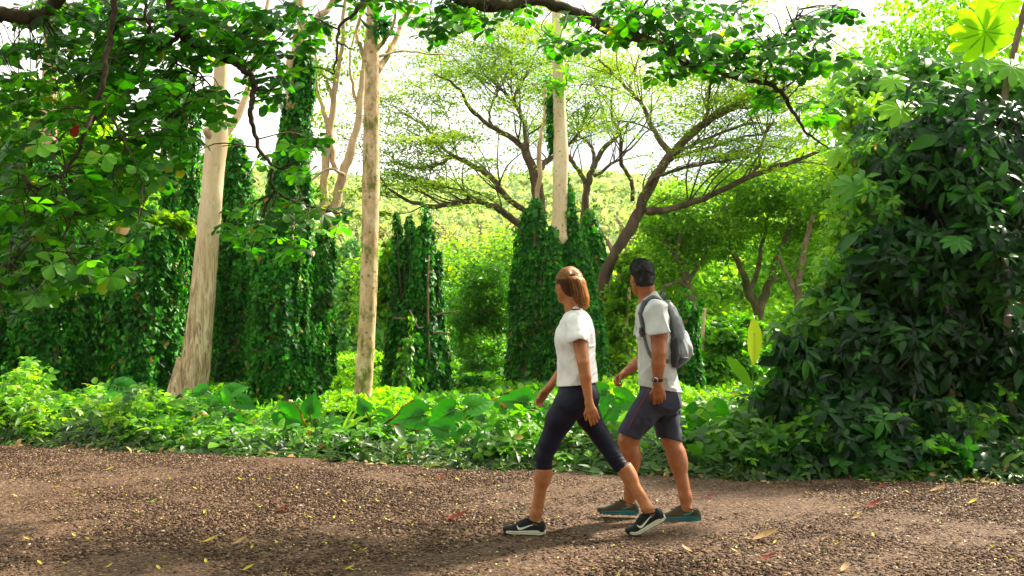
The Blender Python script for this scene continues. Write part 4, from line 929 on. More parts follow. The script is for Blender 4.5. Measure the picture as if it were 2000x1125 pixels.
taro('group of large fresh heart leaves left of the woman\'s front knee', gp(895, 10.6), [(878, 806, 10.4, .48, 210, 68, 0), (925, 792, 10.6, .42, 20, 55, 0), (902, 845, 10.1, .36, -70, 62, 0), (868, 838, 10.2, .36, 160, 60, 0)])
taro('heart-leaved plant with rust-marked leaves behind the woman\'s front hand', gp(1015, 10.6), [(1020, 785, 10.5, .50, 170, 66, 1), (985, 792, 10.6, .36, 40, 60, 1), (1052, 800, 10.4, .34, -30, 60, 0)])
taro('low dark heart leaves resting on the gravel edge in front of the woman', gp(945, 9.7), [(946, 872, 9.65, .34, 110, 72, 0), (915, 908, 9.45, .36, 185, 50, 0), (965, 905, 9.4, .28, -10, 50, 0)])
taro('broad leaves showing between the woman and the man', gp(1190, 10.4), [(1178, 768, 10.3, .36, 200, 65, 0), (1212, 778, 10.2, .40, -20, 65, 0), (1188, 806, 10, .36, 240, 65, 0)])
taro('leaves behind the man\'s legs', gp(1270, 10.2), [(1262, 880, 9.6, .30, 200, 60, 0), (1290, 840, 9.8, .28, 20, 60, 0)])
taro('large soft leaves just right of the man\'s shorts', gp(1370, 10.2), [(1362, 806, 10, .38, 250, 70, 0), (1398, 798, 10.1, .38, -50, 70, 0), (1380, 842, 9.8, .34, 210, 62, 0)])
taro('small heart leaf with a yellow rim low at the foot of the dark shrubs', gp(1612, 8.75), [(1612, 924, 8.7, .20, -80, 62, 1)])
taro('heart leaf held out at the foot of the dark shrubs', gp(1540, 9.0), [(1528, 862, 8.8, .24, 185, 50, 0), (1582, 872, 8.8, .16, 20, 55, 0)])
taro('pair of dull green heart leaves low in the shade of the dark shrubs', gp(1630, 9.0), [(1612, 850, 8.9, .20, 200, 66, 0), (1640, 858, 8.8, .22, -40, 66, 0)])

# strap-leaved plants
def strap_plant(label, px, Y, n, L, seed, mat=M_LIME, lean=0.0, name='strap_leaf_plant', z0=0.0):
    g = np.random.default_rng(seed); b = np.array((P(px, 0, Y)[0], Y, z0)); root = empty(name, tuple(b), label, 'plant', 'strap-leaved plants')
    for i in range(n):
        a = g.uniform(0, 6.28); d = unit((math.cos(a) * .75 + lean, math.sin(a) * .5 - .1, g.uniform(.9, 1.5)))
        nn = unit(np.array((-d[0] * .5, -d[1] * .5, .5)) + (0, -.5, 0)); mb = MB(); s = L * g.uniform(.7, 1.15)
        v, f3, f4 = leaf_tpl([(.1, .03), (.3, .05), (.5, .055), (.7, .05), (.88, .028)], .35, g.uniform(.3, .7)); place(mb, (v, f3, f4), [b], d, nn, s, g.uniform(.1, .95)); mb.obj('leaf', mat, root, smooth=True)
for i, a in enumerate((('tuft of arching pale strap leaves between the woman\'s back and the man', 1178, 10.6, 9, .85), ('strap-leaved plant behind the man\'s shorts, right of the backpack', 1388, 10.6, 10, .80), ('tall strap leaves at the left of the tall lime leaf', 1432, 10.8, 9, .75),
                      ('strap-leaved tuft at the left end of the verge', 60, 12.2, 9, .55), ('tufted narrow leaves left of the slender mossy trunk', 668, 11.6, 10, .42), ('narrow arching leaves in front of the woman\'s front thigh', 1040, 10.0, 9, .5), ('strap leaves low between the heart leaves and the woman', 962, 10.2, 8, .42), ('arching leaves beside the fine plants at the left', 300, 12.2, 9, .45))):
    strap_plant(*a, 500 + i)
# tall lime leaf
root = empty('banana_plant', gp(1474, 10), 'tall upright yellow-lime leaf standing left of the dark shrubs', 'plant')
mb = MB(); v = leaf_tpl([(.12, .06), (.3, .13), (.5, .155), (.72, .14), (.9, .07)], .3, .06)
place(mb, v, [P(1472, 716, 10)], (.02, 0, 1), (.1, -1, 0), .50, .6); mb.obj('leaf', M_YEL, root, smooth=True)
mb = MB(); tube(mb, np.array([gp(1474, 10), P(1470, 790, 10), P(1472, 716, 10.012), P(1473, 650, 10.014)]), [.014, .010, .007, .003], 7); mb.obj('leaf_stalk', M_STALK, root)
mb = MB(); place(mb, v, [P(1470, 760, 10.1)], (-.5, .1, .7), (.2, -1, .3), .42, .3); mb.obj('leaf', M_LIME, root, smooth=True)

# ------------------------------------------------------------------ dark shrubs at the right
def shrub(name, label, px, Y, blobs, size, mat, seed, k=5, tpl=T_GLOSS, stems=(), group=None, cat='shrub', axis=(-.15, -.5, .8), jit=.55, bark=None, droop=.3):
    g = np.random.default_rng(seed); root = empty(name, gp(px, Y), label, cat, group); mb = MB(); tw = MB()
    for (bx, by, bY, rx, ry, dp, n) in blobs:
        c = P(bx, by, bY); R = np.array((rx / FPX * bY, dp, ry / FPX * bY)); n = int(n * (2.0 if size > .13 else 1.5)); u = rdir(g, n) * (g.uniform(0, 1, (n, 1)) ** .42)
        u[:, 1] = np.where(g.uniform(0, 1, n) < .62, -np.abs(u[:, 1]), u[:, 1])
        w = c + u * R * (1 + .20 * np.sin(u[:, :1] * 9 + 4 * u[:, 2:3] + seed) + .16 * np.sin(u[:, 2:3] * 13 + 5 * u[:, :1]))
        hl = np.sin(w[:, 0] * 5.1 + 2 * np.sin(w[:, 2] * 3)) + np.sin(w[:, 2] * 6.3 + 2 * np.sin(w[:, 0] * 2.7 + seed)) + .6 * np.sin(w[:, 0] * 11 + w[:, 2] * 9); w = w[(hl > -1.15) | (g.uniform(0, 1, n) < .15)]; n = len(w); ui = None
        w[:, 2] = np.maximum(w[:, 2], .06)
        whorls(mb, w, unit(unit(w - c) * .8 + np.array(axis)), k, tpl, size * .74 * np.exp(g.normal(0, .25, n)), seed + int(bx), jit=jit, droop=droop)
        for q in w[::4]:
            tube(tw, catmull([q, q + (c - q) * .35 + (0, 0, -.10), q + (c - q) * .8 + (0, 0, -.35)], 3), np.linspace(.004, .010, 7), 4)
    for s in stems:
        p, r = poly(s, 5, .012, seed); tube(tw, p, r, 8, .1, seed)
    tw.obj('stems', bark or M_BARKB, root, smooth=True); mb.obj('foliage', mat, root, smooth=False)
    return root
G3 = 'dark shrubs at the right'
shrub('dark_shrub', 'tall dark glossy-leaved shrub filling the right edge, with brown stems showing low down', 1880, 10, [(1870, 330, 10.6, 170, 150, .8, 520), (1900, 520, 10.2, 150, 160, .7, 420), (1830, 690, 10.2, 180, 150, .7, 380), (1960, 740, 9.8, 90, 170, .6, 260), (1860, 860, 9.4, 170, 90, .5, 260)], .20, M_DARKL, 71,
      stems=[[(1755, 930, 9.6, 4), (1748, 820, 9.7, 4), (1740, 700, 9.9, 4), (1752, 600, 10, 3)], [(1870, 932, 9.5, 7), (1862, 800, 9.6, 7), (1850, 700, 9.7, 6), (1845, 560, 9.8, 5)], [(1915, 932, 9.5, 5), (1930, 780, 9.6, 5), (1925, 640, 9.8, 4)], [(1985, 935, 9.3, 10), (1975, 760, 9.4, 9), (1968, 640, 9.5, 8), (1960, 480, 9.6, 6)], [(1700, 930, 9.4, 3), (1672, 800, 9.5, 3), (1655, 720, 9.6, 2)], [(1800, 925, 9.2, 3), (1790, 800, 9.3, 3), (1770, 690, 9.4, 2)]], group=G3)
shrub('dark_shrub', 'dark shrub with a rounded left shoulder, in the middle of the dark thicket', 1720, 10, [(1730, 560, 10.2, 95, 140, .6, 380), (1690, 740, 9.8, 110, 120, .6, 330), (1740, 420, 10.8, 80, 90, .6, 260), (1650, 860, 9.2, 120, 80, .5, 240)], .19, M_DARKL, 72, group=G3,
      stems=[[(1712, 930, 9.5, 4), (1716, 800, 9.6, 4), (1722, 640, 9.9, 3)], [(1690, 925, 9.4, 3), (1680, 760, 9.6, 3), (1700, 600, 9.8, 2)]])
shrub('leafy_shrub', 'lower mid-green shrub with dangling leaves to the right of the tall lime leaf', 1570, 9.8, [(1580, 730, 10.2, 66, 80, .5, 280), (1610, 640, 10.4, 50, 60, .5, 180), (1530, 810, 9.9, 70, 60, .5, 210), (1560, 870, 9.2, 120, 60, .4, 240)], .17, M_MIDL, 73, group=G3)
shrub('leafy_shrub', 'low dim shrub spilling onto the verge right of the man\'s legs', 1450, 9.4, [(1440, 866, 9.5, 90, 46, .45, 210), (1400, 890, 9.2, 70, 40, .35, 150), (1500, 900, 9.0, 110, 36, .3, 200)], .14, M_MIDL, 74, group=G3, tpl=T_OVAL)
shrub('small_leaved_vine', 'yellow-green small-leaved vine climbing the left shoulder of the dark shrubs', 1640, 10.6, [(1655, 330, 11, 40, 70, .4, 150), (1640, 430, 10.9, 32, 60, .3, 120), (1620, 560, 10.7, 36, 80, .3, 150), (1660, 220, 11.4, 60, 50, .4, 130)], .10, M_LIME, 75, tpl=T_OVAL, k=5, cat='vine')
shrub('leafy_shrub', 'sunlit large-leaved shrub top above the dark shrubs at the upper right', 1850, 11.6, [(1760, 250, 11.6, 110, 70, .6, 260), (1880, 190, 11.8, 120, 60, .6, 260), (1960, 240, 11.6, 80, 80, .6, 190), (1690, 190, 11.9, 70, 50, .5, 120), (1800, 160, 12, 90, 40, .5, 130)], .19, M_MIDL, 76, group=G3, tpl=T_OVAL,
      stems=[[(1800, 930, 10.8, 7), (1810, 600, 11.2, 6), (1815, 400, 11.5, 5), (1830, 260, 11.8, 4)]])
shrub('creeping_shrub', 'low shaded plants covering the foot of the dark thicket by the gravel', 1750, 8.9, [(1720, 890, 8.85, 160, 36, .3, 260), (1900, 900, 8.8, 130, 36, .3, 220), (1560, 905, 8.85, 120, 28, .28, 160)], .12, M_DARKL, 77, tpl=T_OVAL, group=G3)
# tree with hand-shaped leaves
root = empty('trumpet_tree', gp(1990, 11.2), 'tree with big hand-shaped leaves rising over the dark shrubs', 'tree')
mb = MB(); p, r = poly([(2010, 900, 11.2, 12), (2000, 600, 11.2, 11), (1985, 380, 11.2, 9), (1960, 220, 11.1, 7), (1990, 60, 11, 6), (2030, -80, 11, 5)], 6); tube(mb, p, r, 10, .05, 3)
mb.obj('trunk', M_BARKB, root, smooth=True)
for i, (px, py, Y, D, ax, mt, ang) in enumerate(((1925, 62, 8.6, .66, (-.1, -.75, -.62), M_LIME, -100), (1960, 5, 8.9, .62, (.2, -.6, -.7), M_LIME, -60), (1745, 158, 10.6, .40, (-.2, -.6, .6), M_LIME, 90), (1758, 212, 10.5, .56, (0, -.7, .6), M_LIME, -80), (1668, 362, 10.2, .52, (-.1, -.8, .5), M_MIDL, -90), (1700, 290, 10.6, .44, (-.3, -.7, .6), M_MIDL, 180), (1640, 300, 10.8, .36, (-.4, -.6, .6), M_LIME, 160), (1900, 110, 10.4, .5, (.1, -.7, .5), M_MIDL, -90), (1975, 130, 10.0, .5, (.1, -.7, .5), M_MIDL, -60), (1820, 300, 10.2, .44, (0, -.6, .7), M_MIDL, -90), (1870, 470, 9.4, .34, (0, -.6, .75), M_DARKL, -120))):
    c = P(px, py, Y); n = unit(ax); a = math.radians(ang); u = unit(np.cross((0, 1, 0), n)) if abs(n[1]) < .99 else np.array((1., 0, 0)); u = unit(np.array((1.0, 0, 0)) - n * n[0]); v = np.cross(n, u); v = v if v[2] > 0 else -v
    mb = MB(); place(mb, T_PALM, [c], u * math.cos(a) + v * math.sin(a), n, D, .35 + .05 * i); o = mb.obj('leaf', mt, root, smooth=True)
    mb = MB(); e = P(1985, max(py - 30, -40), 11.1) if px > 1850 else P(px + 60, py + 90, Y + .5); tube(mb, catmull([c, (c + e) / 2 + (0, 0, -.06), e], 5), np.linspace(.006, .010, 11), 6); mb.obj('leaf_stalk', M_STALK, root)

# ------------------------------------------------------------------ overhanging broad-leaved tree
root = empty('overhanging_tree', (-6.5, 3.2, 0), 'near tree whose dark limbs and broad leaves hang into the top of the view', 'tree')
limbs = [[(-6.5, 3.2, -.1, .30), (-6.3, 3.5, 1.5, .26), (-5.9, 4.0, 3.2, .22), (-5.0, 5.0, 4.5, .19), (-3.6, 6.2, 4.9, .15), (-2.0, 7.2, 4.75, .12), (-.6, 7.8, 4.35, .10)]]
A = catmull(limbs[0], 7); mb = MB(); tube(mb, A[:, :3], A[:, 3], 14, .10, 2); mb.obj('trunk', M_BARKD, root, smooth=True)
LP = []
def limb(pts, start=None, jit=.008, seed=1, sides=8):
    p, r = poly(pts, 7, jit, seed)
    if start is not None:
        p = np.vstack([catmull([start, (np.array(start) + p[0]) / 2 + (0, 0, .08), p[0]], 5)[:-1], p]); r = np.concatenate([np.full(10, r[0] * 1.1), r])
    mb = MB(); tube(mb, p, r, sides, .16, seed); mb.obj('limb', M_BARKD, root, smooth=True); LP.append(p); return p
limb([(-40, 40, 7.2, 15), (0, 28, 7.2, 14), (50, 35, 7.2, 14), (85, 30, 7.2, 12), (112, 0, 7.2, 13), (150, -60, 7.2, 14)], tuple(A[22, :3]), seed=2)
limb([(222, -40, 6.6, 6), (222, 20, 6.6, 5.5), (218, 70, 6.6, 5), (207, 120, 6.6, 5), (200, 170, 6.6, 4.8), (182, 215, 6.6, 4.2), (165, 255, 6.5, 4), (150, 300, 6.5, 3.5), (120, 342, 6.5, 3), (90, 345, 6.4, 2), (60, 370, 6.4, 1.5)], tuple(A[24, :3]), seed=3)
limb([(200, 190, 6.6, 3), (222, 235, 6.5, 2.5), (245, 280, 6.5, 2.2), (262, 320, 6.4, 2), (280, 360, 6.4, 1.4)], seed=4)
limb([(120, 342, 6.5, 2.4), (128, 385, 6.4, 2), (142, 410, 6.4, 1.6), (125, 450, 6.3, 1.2), (130, 490, 6.3, .8)], seed=5)
limb([(120, 345, 6.5, 2.2), (70, 375, 6.4, 1.8), (50, 420, 6.3, 1.5), (45, 470, 6.3, 1.2), (20, 520, 6.3, .8)], seed=6)
limb([(335, -60, 7.6, 15), (340, 10, 7.6, 13), (358, 60, 7.6, 12), (372, 80, 7.6, 9), (410, 95, 7.6, 8), (450, 118, 7.6, 7.5), (480, 138, 7.6, 7), (497, 165, 7.6, 6), (492, 205, 7.5, 5.5), (490, 235, 7.5, 5), (505, 285, 7.5, 4), (528, 318, 7.4, 3.6), (532, 360, 7.4, 3), (545, 380, 7.4, 2.5), (590, 400, 7.3, 2.2), (640, 412, 7.3, 1.8), (690, 420, 7.3, 1)], tuple(A[28, :3]), seed=7)
limb([(352, 60, 7.6, 6), (335, 84, 7.6, 5), (322, 95, 7.6, 3)], seed=8)
limb([(355, 45, 7.6, 5), (320, 40, 7.5, 4), (270, 38, 7.4, 3.2), (230, 40, 7.3, 2.5)], seed=9)
limb([(352, 80, 7.6, 3), (370, 120, 7.5, 2.5), (400, 155, 7.4, 1.8), (420, 175, 7.4, 1)], seed=10)
limb([(532, 322, 7.4, 2.5), (552, 328, 7.4, 2), (580, 310, 7.3, 1)], seed=11)
limb([(285, -30, 7.4, 4), (284, 20, 7.4, 3.5), (290, 50, 7.4, 3), (286, 78, 7.4, 2)], seed=12)
limb([(330, 95, 7.6, 3), (350, 130, 7.6, 2.2), (390, 150, 7.6, 1.5)], seed=13)
limb([(720, -30, 7.2, 4), (700, 20, 7.2, 3.6), (665, 48, 7.2, 3.2), (660, 85, 7.2, 2.5), (655, 120, 7.2, 2), (652, 145, 7.2, 1)], seed=14)
limb([(660, 82, 7.2, 2), (675, 90, 7.2, 1.6), (692, 97, 7.2, .9)], seed=15)
limb([(700, -130, 8.0, 22), (800, -60, 8.0, 19), (880, -14, 8.0, 15), (930, 5, 8.0, 13), (985, 12, 8.0, 12), (1050, 0, 8.0, 11.5), (1090, 12, 8.0, 12), (1140, 30, 8.0, 11), (1200, 62, 8.0, 10.5), (1280, 82, 8.0, 9), (1330, 118, 8.0, 7.5), (1400, 145, 8.0, 6), (1460, 155, 8.0, 5.5), (1510, 168, 8.0, 4.5), (1535, 190, 8.0, 4), (1552, 225, 8.0, 3.2), (1580, 262, 8.0, 2.4), (1620, 288, 8.0, 1.6)], tuple(A[36, :3]), seed=16, sides=12)
limb([(1495, 160, 8.0, 3), (1505, 130, 7.9, 2.6), (1500, 100, 7.8, 2), (1540, 60, 7.7, 1.6), (1560, 20, 7.6, 1)], seed=17)
limb([(1390, 148, 8.0, 2.5), (1386, 175, 8.0, 2.2), (1384, 200, 8.0, 1.2)], seed=18)
limb([(1200, 62, 8.0, 3), (1230, 40, 7.9, 2.5), (1260, 10, 7.8, 2), (1280, -30, 7.7, 1.5)], seed=19)
LPall = np.vstack(LP)
g = np.random.default_rng(77)
lv = MB(); tw = MB(); yl = MB()
BL = [  # px, py, rx, ry, Y, rosettes
    (120, 120, 130, 110, 7.4, 40), (60, 220, 80, 90, 7.2, 22), (200, 90, 120, 90, 7.6, 36), (300, 130, 110, 110, 7.6, 40), (250, 220, 110, 90, 7.0, 34), (310, 270, 80, 90, 7.2, 24), (400, 60, 100, 70, 7.8, 32), (470, 70, 80, 60, 7.8, 24), (560, 60, 70, 55, 7.8, 20),
    (110, 300, 110, 80, 6.8, 28), (60, 400, 80, 90, 6.5, 30), (150, 430, 90, 90, 6.5, 30), (230, 370, 80, 70, 6.6, 20), (250, 440, 60, 50, 6.6, 9), (60, 520, 80, 70, 6.4, 26), (140, 530, 60, 50, 6.3, 12), (40, 590, 50, 30, 6.3, 5), (230, 520, 50, 30, 6.5, 5), (290, 330, 40, 60, 6.7, 8), (300, 20, 200, 30, 7.8, 34), (120, 20, 120, 30, 7.6, 18),
    (420, 190, 40, 30, 7.6, 7), (430, 230, 25, 18, 7.5, 4), (515, 170, 40, 40, 7.6, 8), (560, 150, 30, 30, 7.5, 5), (500, 330, 30, 40, 7.5, 3), (600, 285, 50, 20, 7.4, 5), (470, 440, 45, 30, 7.3, 7), (560, 420, 60, 35, 7.3, 10), (640, 425, 50, 22, 7.3, 9), (500, 470, 50, 22, 7.3, 5), (560, 470, 40, 25, 7.3, 5), (590, 330, 26, 40, 7.4, 4),
    (700, -10, 70, 30, 7.6, 8), (860, 30, 60, 32, 7.9, 12), (920, 45, 40, 20, 7.8, 6), (845, 70, 22, 20, 7.8, 3), (940, 22, 60, 22, 7.8, 8), (1040, 30, 40, 14, 7.8, 3), (790, 10, 30, 16, 7.7, 4),
    (1110, 80, 50, 24, 7.9, 8), (1190, 40, 90, 42, 7.7, 24), (1270, 40, 80, 45, 7.7, 22), (1350, 50, 80, 50, 7.7, 22), (1420, 60, 70, 55, 7.7, 20), (1330, 110, 70, 36, 7.8, 14), (1420, 130, 60, 30, 7.8, 12), (1500, 110, 60, 40, 7.7, 14), (1560, 90, 60, 40, 7.7, 11), (1600, 45, 70, 30, 7.6, 9), (1490, 190, 40, 18, 7.9, 6), (1560, 130, 50, 22, 7.8, 8), (1600, 215, 36, 22, 8.0, 6), (1290, 140, 30, 14, 7.9, 4), (1630, 100, 40, 26, 7.8, 4), (1640, 20, 50, 20, 7.5, 4)]
for (px, py, rx, ry, Y, n) in BL:
    n = int(n * (2.3 if py < 160 and px < 640 else 1.9 if py < 290 else 1.5)); u = g.uniform(-1, 1, (n * 3, 2)); u = u[(u ** 2).sum(1) < 1][:n]
    Ys = Y + .22 + g.normal(0, .40, len(u)); pts = np.array([P(px + a * rx, py + b * ry, yy) for (a, b), yy in zip(u, Ys)])
    whorls(lv, pts, (0, -.25, .9), 6, T_OBOV, .099, int(px * 7 + py), jit=.55, droop=.42)
    for q in pts:
        k = np.argmin(((LPall - q) ** 2).sum(1)); e = LPall[k]
        if g.uniform() > .45: continue
        if np.linalg.norm(e - q) < .7:
            m_ = (q + e) / 2 + g.normal(0, .05, 3) + (0, 0, .05); tube(tw, catmull([e, m_, q], 4), np.linspace(.006, .0028, 9), 4)
        else:
            e = q + unit(rdir(g, 1)[0] * (1, 1, .3) + (-.2, .1, .5)) * .28; tube(tw, catmull([e, (q + e) / 2 + g.normal(0, .03, 3), q], 3), np.linspace(.004, .0025, 7), 4)
tw.obj('twigs', M_BARKD, root, smooth=True)
# unseen leaves above the picture; the high layer is added to shade the road
hi = g.uniform(0, 1, (380, 3)) * (16, 9.5, 2.4) + (-9.5, -.5, 4.9)
hi = hi[(hi[:, 2] > EYE + (HOR + 40) / FPX * hi[:, 1])]
whorls(lv, hi, (0, 0, 1), 6, T_OBOV, .20, 999, jit=.5, droop=.3)
ab = LPall[LPall[:, 2] > EYE + (HOR + 10) / FPX * LPall[:, 1]]
ab = ab[g.integers(0, len(ab), 260)] + g.normal(0, .32, (260, 3)) + (0, 0, .12)
ab = ab[ab[:, 2] > EYE + (HOR + 25) / FPX * ab[:, 1]]
whorls(lv, ab, (0, 0, 1), 6, T_OBOV, .12, 1001, jit=.5, droop=.3)
lv.obj('crown', M_CANOPY, root)
# unseen leaf mass added over and behind the camera to block sky light
bk = MB(); N = 15000; th = g.uniform(-1.25, 1.25, N); rad_ = g.uniform(4.5, 7.5, N)
q = np.stack([np.sin(th) * rad_ * 1.9, -np.cos(th) * rad_ + 1.0, 9.5 * g.uniform(0, 1, N) ** .8 + .3], 1)
place(bk, T_OVAL, q, rdir(g, N), rdir(g, N), g.uniform(.3, .6, N), np.clip(g.normal(.4, .2, N), 0, .96)); bk.obj('crown', M_CANOPY, root)
mb = MB()
for e in ((3.5, -5.0, 5.5), (-3.5, -5.5, 5.5), (9, -3, 5)):
    tube(mb, catmull([A[14, :3], (np.array(e) + A[14, :3]) / 2 + (0, -.5, 1.2), e], 7), np.linspace(.17, .05, 15), 9, .12, 3)
mb.obj('limb', M_BARKD, root, smooth=True)  # limbs added to carry the unseen light-blocking leaves
for (px, py, L, mt, nm) in ((155, 243, .09, M_LITR, 'red_leaf'), (148, 240, .07, M_LITR, 'red_leaf'), (255, 445, .08, M_LITTER, 'brown_leaf'), (245, 460, .07, M_LITTER, 'brown_leaf')):
    mb = MB(); q = P(px, py, 6.25); place(mb, T_OBOV, [q], unit(g.standard_normal(3) + (0, 0, -1)), (.3, -1, .2), L, .5); mb.obj(nm, mt, root)

shrub('small_leaved_vine', 'sunlit yellow-green sprays leaning out over the left shoulder of the dark thicket', 1610, 10.4, [(1600, 600, 10.2, 40, 40, .3, 70), (1650, 520, 10.2, 36, 50, .3, 70), (1640, 640, 9.9, 50, 40, .3, 60), (1560, 640, 10.2, 40, 26, .3, 60), (1700, 400, 10.2, 40, 50, .3, 60), (1720, 300, 10.6, 60, 40, .3, 70)], .15, M_UNDER, 78, cat='vine')
shrub('sapling', 'slender sapling with drooping dark leaves right of the tall lime leaf', 1540, 9.3, [(1545, 700, 9.3, 34, 50, .2, 46), (1520, 770, 9.2, 40, 40, .2, 40)], .19, M_DARKL, 79, droop=.9, stems=[[(1540, 920, 9.3, 2.5), (1538, 800, 9.3, 2.2), (1545, 690, 9.3, 1.6)]])
# ------------------------------------------------------------------ distance-field sculpting (people, shoes, bag)
class SDF:
    def __init__(s, lo, hi, h):
        s.h = h; s.lo = np.floor(np.array(lo, dtype=np.float64) / h) * h
        s.n = np.ceil((np.array(hi) - s.lo) / h).astype(int) + 1
        s.D = np.full(s.n, 1.0, dtype=np.float32)
        s.ax = [(s.lo[i] + np.arange(s.n[i]) * h).astype(np.float32) for i in range(3)]
    def add(s, prim, k=0.02, sub=False, pad=0.03):
        f, lo, hi = prim
        m = k + pad
        a = np.maximum(np.floor((lo - m - s.lo) / s.h).astype(int), 0)
        b = np.minimum(np.ceil((hi + m - s.lo) / s.h).astype(int) + 1, s.n)
        if np.any(b <= a): return
        sl = tuple(slice(a[i], b[i]) for i in range(3))
        x = s.ax[0][sl[0]][:, None, None]; y = s.ax[1][sl[1]][None, :, None]; z = s.ax[2][sl[2]][None, None, :]
        d = f(x, y, z).astype(np.float32)
        A = s.D[sl]
        if sub:
            d = -d
            hh = np.maximum(k - np.abs(A - d), 0) / max(k, 1e-6)
            s.D[sl] = np.maximum(A, d) + hh * hh * k * .25
        else:
            hh = np.maximum(k - np.abs(A - d), 0) / max(k, 1e-6)
            s.D[sl] = np.minimum(A, d) - hh * hh * k * .25
    def cut(s, p, n):
        """keep the side of the plane opposite to n"""
        n = unit(n); x, y, z = s.ax
        d = (x - p[0])[:, None, None] * n[0] + (y - p[1])[None, :, None] * n[1] + (z - p[2])[None, None, :] * n[2]
        s.D = np.maximum(s.D, d.astype(np.float32))
    def tuck(s, C, region, gap=.006):
        """inside region(x, y, z), keep this shape at least gap below the surface of the garment C"""
        o = np.round((C.lo - s.lo) / s.h).astype(int)
        a = np.maximum(o, 0); b = np.minimum(o + C.n, s.n)
        sl = tuple(slice(a[i], b[i]) for i in range(3)); cl = tuple(slice(a[i] - o[i], b[i] - o[i]) for i in range(3))
        x = s.ax[0][sl[0]][:, None, None]; y = s.ax[1][sl[1]][None, :, None]; z = s.ax[2][sl[2]][None, None, :]
        s.D[sl] = np.where(region(x, y, z), np.maximum(s.D[sl], C.D[cl] + gap), s.D[sl])
    def warp(s, f):
        x, y, z = s.ax
        s.D = s.D + f(x[:, None, None], y[None, :, None], z[None, None, :]).astype(np.float32)
    def val(s, p):
        q = (np.asarray(p, dtype=float) - s.lo) / s.h
        q = np.clip(q, 0, s.n - 1.001); i = q.astype(int); f = q - i
        v = 0
        for dx in (0, 1):
            for dy in (0, 1):
                for dz in (0, 1):
                    w = (f[..., 0] if dx else 1 - f[..., 0]) * (f[..., 1] if dy else 1 - f[..., 1]) * (f[..., 2] if dz else 1 - f[..., 2])
                    v = v + w * s.D[i[..., 0] + dx, i[..., 1] + dy, i[..., 2] + dz]
        return v
    def grad(s, p):
        e = s.h; g = []
        for a in range(3):
            d = np.zeros(3); d[a] = e
            g.append(s.val(p + d) - s.val(p - d))
        return unit(np.stack(g, -1))
    def snap(s, p, off=0.0, it=12):
        p = np.array(p, dtype=float)
        for _ in range(it):
            v = np.clip(s.val(p) - off, -.02, .02)
            p = p - s.grad(p) * v[..., None] * .8
        return p
    def shoot(s, px, py, off=0.0, back=False):
        """first (or last) surface point along the view ray through a photograph pixel"""
        out = []
        for a, b in zip(np.atleast_1d(px), np.atleast_1d(py)):
            t = np.linspace(s.lo[1], s.lo[1] + s.n[1] * s.h, 400)
            if back: t = t[::-1]
            pts = np.stack([(a - 1000) / FPX * t, t, EYE + (HOR - b) / FPX * t], 1)
            v = s.val(pts); k = np.argmax(v < off)
            out.append(pts[k])
        return np.array(out)
    def mesh(s, name, smooth=True, iso=0.0):
        D = s.D - iso
        S = (D < 0)
        c = np.zeros(np.array(D.shape) - 1, dtype=np.int8)
        for dx in (0, 1):
            for dy in (0, 1):
                for dz in (0, 1):
                    c += S[dx:S.shape[0] - 1 + dx, dy:S.shape[1] - 1 + dy, dz:S.shape[2] - 1 + dz]
        act = (c > 0) & (c < 8)
        I = np.argwhere(act)
        idx = np.full(act.shape, -1, dtype=np.int32)
        idx[act] = np.arange(len(I))
        acc = np.zeros((len(I), 3)); cnt = np.zeros(len(I))
        cor = [(0, 0, 0), (1, 0, 0), (0, 1, 0), (1, 1, 0), (0, 0, 1), (1, 0, 1), (0, 1, 1), (1, 1, 1)]
        ed = [(0, 1), (2, 3), (4, 5), (6, 7), (0, 2), (1, 3), (4, 6), (5, 7), (0, 4), (1, 5), (2, 6), (3, 7)]
        cv = [D[I[:, 0] + q[0], I[:, 1] + q[1], I[:, 2] + q[2]] for q in cor]
        for a, b in ed:
            va, vb = cv[a], cv[b]
            m = (va < 0) != (vb < 0)
            t = np.where(m, va / np.where(m, va - vb, 1), 0)
            pa, pb = np.array(cor[a], float), np.array(cor[b], float)
            acc += np.where(m[:, None], pa + t[:, None] * (pb - pa), 0); cnt += m
        V = (I + acc / cnt[:, None]) * s.h + s.lo
        Q = []
        for ax in range(3):
            sh = [slice(0, n) for n in S.shape]
            a = list(sh); b = list(sh); a[ax] = slice(0, S.shape[ax] - 1); b[ax] = slice(1, S.shape[ax])
            sa, sb = S[tuple(a)], S[tuple(b)]
            E = np.argwhere(sa != sb)
            o1, o2 = (ax + 1) % 3, (ax + 2) % 3
            E = E[(E[:, o1] > 0) & (E[:, o2] > 0) & (E[:, o1] < act.shape[o1]) & (E[:, o2] < act.shape[o2])]
            ins = sa[E[:, 0], E[:, 1], E[:, 2]]
            d1 = np.zeros(3, int); d1[o1] = 1; d2 = np.zeros(3, int); d2[o2] = 1
            g = lambda e: idx[e[:, 0], e[:, 1], e[:, 2]]
            q = np.stack([g(E - d1 - d2), g(E - d2), g(E), g(E - d1)], 1)
            q = np.where(ins[:, None], q, q[:, ::-1])
            Q.append(q[(q >= 0).all(1)])
        mb = MB(); mb.add(V, np.concatenate(Q))
        return mb.mesh(name, smooth)

def ell(c, r, ax=None):
    """ellipsoid; ax = 3 rows of local axes"""
    c = np.array(c, float); r = np.array(r, float)
    R = np.eye(3) if ax is None else np.array(ax, float)
    def f(x, y, z):
        x = x - c[0]; y = y - c[1]; z = z - c[2]
        q = [(x * R[i, 0] + y * R[i, 1] + z * R[i, 2]) for i in range(3)]
        k0 = np.sqrt(sum((q[i] / r[i]) ** 2 for i in range(3)))
        k1 = np.sqrt(sum((q[i] / r[i] ** 2) ** 2 for i in range(3))) + 1e-6
        return k0 * (k0 - 1) / k1
    m = r.max()
    return f, c - m, c + m

